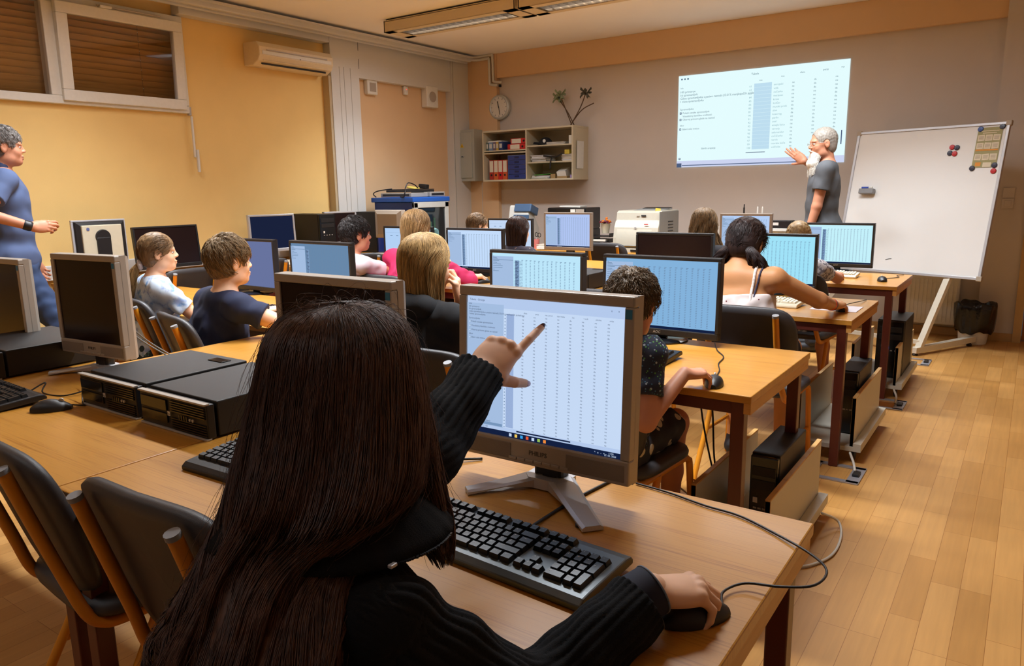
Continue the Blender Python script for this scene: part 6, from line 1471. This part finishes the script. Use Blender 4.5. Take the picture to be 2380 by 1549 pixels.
C = SDF(); C.rc(p['nb']+V(0, 0, .004), p['nb']+V(0, .004, .035), .068, .062, .01).rc(p['nb']+V(0, .01, -.02), p['nb']+V(0, .02, .09), .056, .056, .004, 's'); v, f = C.mesh(.004); rawmesh('collar', [(v-p['O'], f)], [mat('polo_collar', (44, 54, 86), .85)], p['e'])
# --- tie-dye girl
TIE = pattern('tie_dye', (206, 222, 240), [(116, 158, 210), (150, 172, 218)], 14, .54, 'cloud')
p = person('person in a pale blue tie-dye t-shirt with a low fair ponytail, seen in profile', (-3.705, 2.13, 1.064), 31, 2, .84, (-3.74, 2.06, .55), 18, SKIN, TIE,
    {'R': ((-3.50, 2.40, .772), (.4, -.3, -1), (.45, .9, -.05), (.2, 0, 1), 'relax', 1), 'L': ((-3.88, 2.22, .775), (-1, -.4, -.5), (.3, .8, -.25), (0, 0, 1), 'relax', -1)},
    hs=.83, pants=(pattern('teal_leggings', (40, 60, 70), [(90, 140, 140)], 60, .3), 'long'), female=True, hem=.62, sfold=(.005, .10))
FAIR = hairmat('hair_light_brown', (116, 88, 58), .35); BLOND = hairmat('hair_dark_blond', (168, 136, 90), .35)
hair_short(p, FAIR, ln=.07, n=2600, thick=.009, spike=.03, nape=-.075, crown=(0, .09, .06), r=.0011, noise=.001, seed=4, faceline=-.002)
hair_long(p, BLOND, [(-.045, 0, -.100, .012, .012, 180), (-.065, 0, -.122, .016, .018, 180), (-.09, 0, -.142, .024, .026, 180), (-.15, -.01, -.168, .032, .030, 180), (-.22, -.03, -.186, .036, .030, 180), (-.28, -.04, -.196, .028, .022, 180), (-.33, -.045, -.20, .010, .010, 180)], n=500, r=.0014, wave=(.003, 2), seed=5, name='ponytail')
C = SDF()
for k in range(7): a = k*2*PI/7; C.el(p['T']((.022*math.cos(a), -.116, -.062+.020*math.sin(a))), (.013, .012, .012), p['R'], k=.006)
v, f = C.mesh(.003); rawmesh('scrunchie', [(v-p['O'], f)], [mat('scrunchie_white', (216, 214, 226), .8)], p['e'])
# --- boy in navy
p = person('person in a navy t-shirt with short brown hair, seen from behind looking right', (-2.957, 2.03, 1.056), 12, 0, .92, (-3.06, 1.93, .56), 10, SKIN, mat('navy_tshirt', (24, 32, 62), .85, bump=.2, bscale=900),
    {'R': ((-2.74, 2.31, .775), (1, -.6, -.3), (-.3, .95, -.05), (0, 0, 1), 'mouse', -1), 'L': ((-3.22, 2.36, .772), (-1, -.4, -.4), (.2, .95, -.05), (0, 0, 1), 'mouse', -1)},
    hs=.90, pants=(DPANT, 'short'), bulk=1.06, hem=.45, shoulder_w=.162, sfold=(.004, .11))
hair_short(p, hairmat('hair_brown', (122, 98, 68), .4), ln=.042, n=3400, thick=.011, spike=.26, nape=-.058, r=.0011, seed=6, top=.006)
# --- boy in white
p = person('person in a white and pinkish t-shirt with short black hair beyond the dim blue monitor', (-3.583, 3.40, 1.085), 26, 0, .88, (-3.70, 3.20, .56), 15, SKIN3, pattern('white_pink_tshirt', (224, 208, 212), [(198, 180, 190)], 3, .55, 'cloud'),
    {'R': ((-3.46, 3.80, .775), (1, -.3, -.6), (0, 1, -.05), (0, 0, 1), 'mouse', -1), 'L': ((-3.80, 3.80, .775), (-1, -.3, -.6), (0, 1, -.05), (0, 0, 1), 'mouse', 1)}, hs=.90, pants=(DPANT, 'short'), hem=.7, vox=.006)
hair_short(p, hairmat('hair_black', (38, 30, 28), .4), ln=.038, n=2200, thick=.014, spike=.22, nape=-.06, r=.0014, seed=7)
# --- girl in pink
p = person('person in a pink long sleeved top with long fair hair, hand on a mouse', (-3.285, 3.65, 1.118), -4, -6, .98, (-3.32, 3.50, .58), 0, SKIN, mat('magenta_jersey', (196, 38, 90), .8, var=.05),
    {'R': ((-3.115, 3.965, .782), (1.2, -.2, -.5), (.45, .88, -.05), (0, 0, 1), 'mouse', -1), 'L': ((-3.5, 4.0, .777), (-1, -.3, -.6), (0, 1, -.05), (0, 0, 1), 'mouse', 1)}, sleeve='long', pants=(DPANT, 'long'), female=True, vox=.006, faceon=False)
LONG1 = TOPR+[(-.12, 0, -.030, .094, .092, 108), (-.20, -.01, -.045, .108, .085, 105), (-.28, -.03, -.050, .112, .075, 100), (-.36, -.055, -.055, .095, .060, 95), (-.41, -.075, -.055, .06, .045, 90)]
hair_long(p, hairmat('hair_sandy', (150, 116, 74), .35), LONG1, n=1300, r=.0018, wave=(.007, 2.5), seed=8, endvar=.25)
# --- girl in the black hoodie
HOOD = mat('black_hoodie', (22, 22, 25), .9, bump=.2, bscale=700)
p = person('person in a black hooded top with shoulder long blond hair resting chin on hand', (-1.812, 2.06, 1.092), 10, -8, .90, (-1.77, 1.96, .58), 0, SKIN, HOOD,
    {'R': ((-1.735, 2.155, .945), (.8, .2, -1), (-.12, -.10, .95), (.8, .5, .1), 'cheek', 1), 'L': ((-2.04, 2.24, .777), (-1, -.3, -.6), (.5, .8, -.05), (0, 0, 1), 'relax', -1)}, hs=.93, sleeve='long', pants=(DPANT, 'long'), female=True, bulk=1.05)
LONG2 = TOPR+[(-.10, 0, -.022, .090, .094, 112), (-.15, 0, -.028, .092, .086, 114), (-.20, 0, -.035, .088, .072, 110), (-.25, -.004, -.04, .078, .058, 100), (-.285, -.01, -.045, .055, .040, 90)]
hair_long(p, hairmat('hair_blond', (172, 138, 88), .35), LONG2, n=2200, r=.0013, wave=(.006, 2), seed=9, endvar=.3, fly=60)
nb, T = p['nb'], p['T']; C = SDF()
C.rc(nb+V(-.07, -.06, .005), nb+V(.07, -.055, .005), .042, .045, .03).rc(nb+V(.0, -.08, .005), nb+V(.0, -.11, -.07), .05, .028, .03).rc(nb+V(.07, -.05, .005), nb+V(.10, .03, -.02), .042, .028, .02).rc(nb+V(-.07, -.05, .005), nb+V(-.10, .03, -.02), .040, .028, .02)
v, f = C.mesh(.005); rawmesh('hood', [(v-p['O'], f)], [HOOD], p['e'])
# --- dark haired girl in the dotted blouse
p = person('person with smooth dark hair and dotted blouse left of the grey framed monitor', (-3.337, 4.90, 1.035), 14, -2, .90, (-3.40, 4.68, .57), 5, SKIN, pattern('dotted_blouse', (44, 38, 52), [(190, 150, 130)], 38, .16),
    {'R': ((-3.25, 5.26, .775), (1, -.3, -.6), (0, 1, -.05), (0, 0, 1), 'mouse', -1), 'L': ((-3.55, 5.26, .775), (-1, -.3, -.6), (0, 1, -.05), (0, 0, 1), 'mouse', 1)}, sleeve='long', pants=(DPANT, 'long'), female=True, vox=.0065)
hair_long(p, hairmat('hair_dark_brown', (62, 42, 36), .3, .3), TOPR+[(-.10, 0, -.022, .088, .094, 108), (-.16, -.004, -.03, .084, .082, 104), (-.22, -.012, -.035, .072, .062, 95), (-.27, -.02, -.04, .055, .045, 90)], n=1100, r=.0018, wave=(.002, 1.5), seed=10)
# --- girl with bun, far
p = person('person with light brown tied hair at the teal chair, mostly hidden by monitors', (-3.97, 5.20, 1.050), 30, -4, .86, (-4.05, 5.02, .56), 10, SKIN, mat('grey_top', (120, 120, 126), .85),
    {'R': ((-3.85, 5.5, .775), (1, -.3, -.6), (0, 1, -.05), (0, 0, 1), 'mouse', -1), 'L': ((-4.15, 5.5, .775), (-1, -.3, -.6), (0, 1, -.05), (0, 0, 1), 'mouse', 1)}, pants=(DPANT, 'long'), female=True, vox=.0075)
hair_short(p, FAIR, ln=.07, n=1300, thick=.008, spike=.06, nape=-.075, crown=(0, .07, .08), r=.0018, noise=.002, seed=11)
# --- boy in the dark patterned shirt
FLOR = pattern('dark_floral', (26, 34, 56), [(160, 170, 180), (90, 150, 70), (70, 120, 150)], 55, .2)
p = person('person in a dark shirt with pale green specks, short brown hair, hand on a mouse', (-1.010, 2.11, .992), -2, -22, .80, (-1.11, 2.10, .54), 0, SKIN3, FLOR,
    {'R': ((-.848, 2.150, .787), (.1, -1.2, -1), (.42, .90, -.08), (0, 0, 1), 'mouse', -1), 'L': ((-1.26, 2.30, .775), (-1, -.3, -.6), (.1, 1, -.05), (0, 0, 1), 'mouse', 1)}, hs=.86, pants=(pattern('patterned_shorts', (40, 40, 46), [(200, 190, 160)], 16, .3), 'short'), hem=.62, elb=dict(R=(-.898, 1.978, .668)), shoulders=dict(L=(-1.195, 2.04, .850), R=(-.925, 2.05, .860)), knees=dict(L=(-1.18, 2.44, .52), R=(-1.00, 2.46, .52)), feet=dict(L=(-1.2, 2.46, .09), R=(-1.03, 2.50, .09)), vox=.0045)
hair_short(p, hairmat('hair_ash_brown', (104, 84, 62), .4), ln=.030, n=3200, thick=.010, spike=.5, nape=-.045, r=.0010, seed=12)
# --- girl in the strap top
STR = pattern('cherry_print', (218, 204, 200), [(110, 30, 40)], 30, .14)
p = person('person in a white strap top with two dark hair bunches, arm on the table', (-1.090, 3.47, 1.082), 4, -30, .98, (-1.05, 3.32, .58), 0, SKIN2, STR,
    {'R': ((-.765, 3.83, .778), (.8, -.2, -.35), (.12, 1, -.04), (0, 0, 1), 'mouse', -1), 'L': ((-1.30, 3.86, .778), (-.6, -.3, -.5), (.2, 1, -.04), (0, 0, 1), 'mouse', 1)}, hs=.96, pants=(DPANT, 'short'), female=True, straps=True, dstrap=True, shoulders=dict(L=(-1.235, 3.38, .955), R=(-.930, 3.385, .945)), neckofs=(0, -.0, .02), vox=.0045)
BLK = hairmat('hair_espresso', (46, 32, 30), .3)
hair_short(p, BLK, ln=.07, n=2600, thick=.012, spike=.04, nape=-.085, crown=(0, .08, .07), r=.0012, noise=.002, seed=13)
T, R, O = p['T'], p['R'], p['O']
for x in (-1, 1):
    hair_long(p, BLK, [(.005, x*.045, -.085, .020, .016, 180), (-.02, x*.066, -.092, .030, .026, 180), (-.05, x*.086, -.088, .035, .032, 180), (-.08, x*.098, -.078, .036, .032, 180), (-.11, x*.104, -.062, .030, .026, 180), (-.14, x*.100, -.05, .014, .012, 180)], n=420, r=.0013, wave=(.014, 1.8), seed=21+x, K=18, endvar=.4, lumps=.02, name='hair_bunch')
w_ = p['AR']['R']; dd = nrm(w_[2]-w_[1])
for k, (m, o_) in enumerate(((mat('band_orange', (226, 90, 50), .5), .045), (mat('band_slate', (70, 70, 90), .5), .030))):
    C = SDF(); C.rc(w_[2]-dd*o_, w_[2]-dd*(o_-.006), .0295, .0295, .002); v, f = C.mesh(.0025); rawmesh('wristband', [(v-O, f)], [m], p['e'])
# --- girl with wavy hair
p = person('person with long wavy light brown hair before the pinkish grey framed monitor', (-1.805, 4.85, 1.095), -8, -8, .95, (-1.86, 4.62, .58), 0, SKIN, mat('dark_top', (40, 38, 44), .85),
    {'R': ((-1.66, 5.24, .775), (1, -.3, -.6), (0, 1, -.05), (0, 0, 1), 'mouse', -1), 'L': ((-2.0, 5.24, .775), (-1, -.3, -.6), (0, 1, -.05), (0, 0, 1), 'mouse', 1)}, sleeve='long', pants=(DPANT, 'long'), female=True, vox=.0065, faceon=False)
hair_long(p, hairmat('hair_wavy', (134, 106, 72), .4), TOPR+[(-.10, .005, -.025, .104, .10, 125), (-.16, .015, -.03, .118, .10, 125), (-.23, .03, -.035, .128, .095, 120), (-.30, .03, -.04, .12, .08, 115), (-.36, .03, -.04, .10, .06, 110)], n=1500, r=.0019, wave=(.016, 4.2), seed=14, endvar=.3, lumps=.02)
# --- blond child
p = person('person with very short blond hair and white-grey patterned shirt at the front row', (-1.195, 4.85, 1.020), 4, -15, .82, (-1.17, 4.74, .54), 0, SKIN3, pattern('grey_white_print', (206, 202, 206), [(120, 116, 124)], 60, .5, 'noise'),
    {'R': ((-1.03, 5.2, .775), (1, -.3, -.6), (0, 1, -.05), (0, 0, 1), 'mouse', -1), 'L': ((-1.3, 5.2, .775), (-1, -.3, -.6), (0, 1, -.05), (0, 0, 1), 'mouse', 1)}, hs=.88, pants=(pattern('grey_brown_print', (150, 136, 120), [(90, 84, 80)], 50, .5, 'noise'), 'short'), vox=.006, faceon=False, knees=dict(L=(-1.25, 5.02, .50), R=(-1.06, 5.02, .50)), feet=dict(L=(-1.22, 4.98, .10), R=(-1.04, 5.05, .10)))
hair_short(p, hairmat('hair_short_blond', (166, 134, 90), .3), ln=.014, n=1600, thick=.005, spike=.2, nape=-.05, r=.0012, seed=15, noise=.001)
# ================================================================== GIRL IN THE FOREGROUND
SWE = mat('black_rib_knit', (17, 18, 21), .92, bump=.5, bscale=900, spec=.25); LIN = mat('navy_lining', (24, 28, 48), .8)
HB = hairmat('hair_deep_brown', (80, 53, 40), .4, .42)
p = person('person with very long dark hair in a black ribbed sweater pointing at the monitor', (-.703, .632, 1.096), -14, -6, .96, (-.70, .33, .56), 0, SKIN, None,
    {'R': ((-.402, .912, .790), (-.3, -1, -1), (.62, .78, -.10), (.05, 0, 1), dict(i=(30, 34, 24), m=(36, 46, 30), r=(42, 50, 32), p=(46, 48, 30), sc=.90, spread=(7, 0, -7, -14), th=((.030, .030, -.010), (.046, .058, -.016), (.052, .083, -.022))), -1),
     'L': ((-.821, 1.069, 1.020), (.1, .2, -1), (.06, .88, .50), (.60, -.05, .80), dict(HPOSE['point'], i=(-3, 5, 4), sc=1.02), 1)},
    hs=.95, pants=(JEANS, 'long'), female=True, faceon=True, al=dict(L=.91), shoulders=dict(L=(-.768, .625, .918), R=(-.550, .525, .895)), vox=.0045)
O = p['O']; nb = p['nb']; e = p['e']
def put(nm, S_, h, m): v, f = S_.mesh(h); return rawmesh(nm, [(v-O, f)], [m], e)
B_ = np.eye(3); S1 = SDF(); spn = nrm(nb-p['pel']); rtv = V(1, 0, 0); cf = nrm(np.cross(spn, rtv))*1.
if cf[1] < 0: cf = -cf
RBm = np.stack([rtv, cf, spn], 1); RIB = (84, .0036)
S1.el(nb-spn*.17+cf*.01, (.138, .112, .175), RBm, k=.05, ribs=RIB, disp=(.003, .14, 1)); S1.el(nb*.4+p['pel']*.6, (.155, .125, .17), RBm, k=.05, ribs=RIB, disp=(.004, .12, 2)); S1.el(p['pel']+V(0, 0, .03), (.175, .14, .13), RBm, k=.05, ribs=RIB)
for k_ in 'LR': S1.rc(nb-spn*.03, p['shl'][k_], .064, .058, .04, ribs=(30, .0034))
S1.rc(nb+spn*.02, nb+spn*.2, .062, .066, .01, 's')
VFs = [S1.mesh(.0034)]
for k_ in 'LR':
    a, el, w_ = p['AR'][k_]; dd = nrm(w_-el); Sl = SDF()
    Sl.rc(a, el, .057, .052, .03, ribs=(26, .0042), disp=(.004, .11, 3 if k_ == 'L' else 5)); we = w_+dd*(-.004 if k_ == 'R' else .0)
    Sl.rc(el, we+dd*.03, .055 if k_ == 'R' else .052, .039 if k_ == 'R' else .044, .03, ribs=(24, .0042), disp=(.003, .09, 7), clip=[(we-dd*(.022 if k_ == 'R' else .0), dd)])
    VFs.append(Sl.mesh(.0025))
rawmesh('sweater', [(v-O, f) for v, f in VFs], [SWE], e, mi=[0, 0, 0])
a, el, w_ = p['AR']['R']; dd = nrm(w_-el); d2 = nrm(dd+V(.5, .2, 0)*.5)
put('sleeve_lining', SDF().rc(w_-d2*.03, w_+d2*.02, .038, .036, .0, clip=[(w_+d2*.004, d2)]), .002, LIN)
st = MB(); u_ = nrm(np.cross(d2, [0, 0, 1])); v_ = np.cross(d2, u_); c_ = w_+d2*.004-O
st.tube([tuple(c_+(u_*math.cos(t)+v_*math.sin(t))*.0365) for t in np.linspace(0, 2*PI, 40)], .0016, mat('stitch_grey', (110, 120, 136), .8), 5); st.build('cuff_stitching', e, smooth=True)
# collar with zip
C1 = []; cc = V(-.688, .570, .972)
for j, (r_, z_) in enumerate(((.062, .050), (.072, .058), (.088, .052), (.112, .034), (.134, .014), (.142, .004), (.136, -.002), (.110, .018), (.085, .040), (.062, .042))):
    row_ = []
    for i in range(180):
        t = i/179; an = math.radians(-12+162*t); dr = 0. if 3 > j or j > 7 else 1.
        rr = r_+.010*dr*math.exp(-((t-.74)/.14)**2)+.0022*abs(math.sin(i*1.7))*dr
        row_.append(tuple(cc-O+V(math.sin(an)*rr*1.12, -math.cos(an)*rr, z_-.012*dr*abs(math.sin(an))+.014*max(0, -math.cos(an))*0)))
    C1.append(row_)
mb = MB(); mb.grid(C1, SWE)
for i_ in (0, 179): mb.raw([r_[i_] for r_ in C1], [tuple(range(10))], SWE)
mb.build('collar', e, smooth=True)
z = MB()
for k in range(34):
    t = .53+.22*k/33; i = t*179; i0 = min(178, int(i)); fr = i-i0; a_ = Vector(C1[5][i0]).lerp(Vector(C1[5][i0+1]), fr)
    z.box(tuple(a_), (.0022, .0045, .002), mat('zip_tooth', (40, 38, 40), .3, metal=.8), rot=(0, 0, k*.1))
z.box(C1[5][95], (.006, .010, .004), SILVER, b=.001); z.build('zipper', e)
# nails
for k_, f_, col, nm in (('L', 'i', (70, 30, 50), 'nail_wine'), ('L', 't', (196, 170, 200), 'nail_lilac'), ('R', 'i', (190, 170, 205), 'nail_pale_lilac')):
    tp, dv, r_, nn_ = p['tips'][k_][f_]; nn_ = nrm(nn_-dv*np.dot(nn_, dv)); xx = np.cross(dv, nn_)
    put('fingernail', SDF().el(tp+dv*r_*.25+nn_*r_*.62, (r_*.72, r_*1.05, r_*.42), np.stack([xx, dv, nn_], 1), k=0), .0007, mat(nm, col, .2, var=0, coat=.5))
# hair
HR = [(1.2215, -.710, -.636, .012, .012, 180), (1.219, -.710, -.636, .045, .050, 180), (1.206, -.709, -.634, .068, .074, 180), (1.184, -.707, -.632, .087, .092, 178), (1.145, -.700, -.626, .096, .102, 165), (1.094, -.690, -.611, .106, .110, 158), (1.048, -.675, -.587, .110, .114, 156), (1.007, -.660, -.557, .112, .112, 145),
      (.985, -.668, -.530, .094, .096, 125), (.957, -.664, -.497, .088, .086, 112), (.929, -.650, -.470, .094, .084, 108), (.901, -.642, -.447, .104, .084, 104), (.874, -.628, -.422, .104, .08, 100), (.847, -.615, -.400, .100, .075, 98), (.80, -.612, -.375, .11, .08, 96), (.75, -.61, -.36, .10, .07, 94), (.70, -.61, -.35, .08, .06, 92)]
HR = [(a_, b_, -c_, d_, e_, f_) for a_, b_, c_, d_, e_, f_ in HR]
hair_long(p, HB, [(r_[0], r_[1], r_[2], *r_[3:]) for r_ in HR], n=7000, r=.00075, wave=(.009, 2.3), seed=31, K=30, world=True, yaw=0., endvar=.30, fly=1300, lumps=.012, base=.95)
LK = [(1.16, -.640, .690, .010, .012, 180), (1.114, -.633, .680, .018, .020, 180), (1.061, -.620, .670, .026, .026, 180), (1.013, -.602, .655, .029, .026, 180), (.967, -.577, .643, .026, .022, 180), (.94, -.560, .635, .019, .018, 180), (.915, -.547, .630, .008, .008, 180)]
hair_long(p, HB, LK, n=900, r=.0007, wave=(.004, 1.4), seed=33, K=20, world=True, yaw=0., endvar=.35, fly=120, name='hair_lock')
LK = [(1.02, -.742, .51, .02, .02, 180), (.97, -.745, .485, .028, .025, 180), (.93, -.738, .455, .032, .028, 180), (.90, -.740, .43, .034, .028, 180), (.875, -.748, .41, .034, .028, 180), (.85, -.735, .39, .028, .025, 180), (.82, -.71, .375, .022, .02, 180)]
hair_long(p, HB, LK, n=1100, r=.0007, wave=(.012, 2.6), seed=35, K=24, world=True, yaw=0., endvar=.3, fly=160, name='hair_lock')
# crown flyaways, arching above the parting
rs = np.random.default_rng(40); n = 130; K = 12; P = np.zeros((n, K, 3))
for i in range(n):
    a = rs.uniform(0, 6.28); r0 = rs.uniform(0, .07); b_ = V(-.708+r0*math.cos(a), .634+r0*math.sin(a), 1.215-r0*r0*3.4); d_ = nrm(V(rs.normal(0, 1), rs.normal(0, 1), rs.uniform(.1, .8))); c2 = rs.normal(0, 1, 3)*.012; L_ = rs.uniform(.03, .085)
    for j in range(K): t = j/(K-1); P[i, j] = b_+d_*L_*t+V(0, 0, -L_*.55*t*t)+c2*math.sin(t*PI)
v, f = strands(P, .00028); rawmesh('stray_hair', [(v-O, f)], [HB], e)
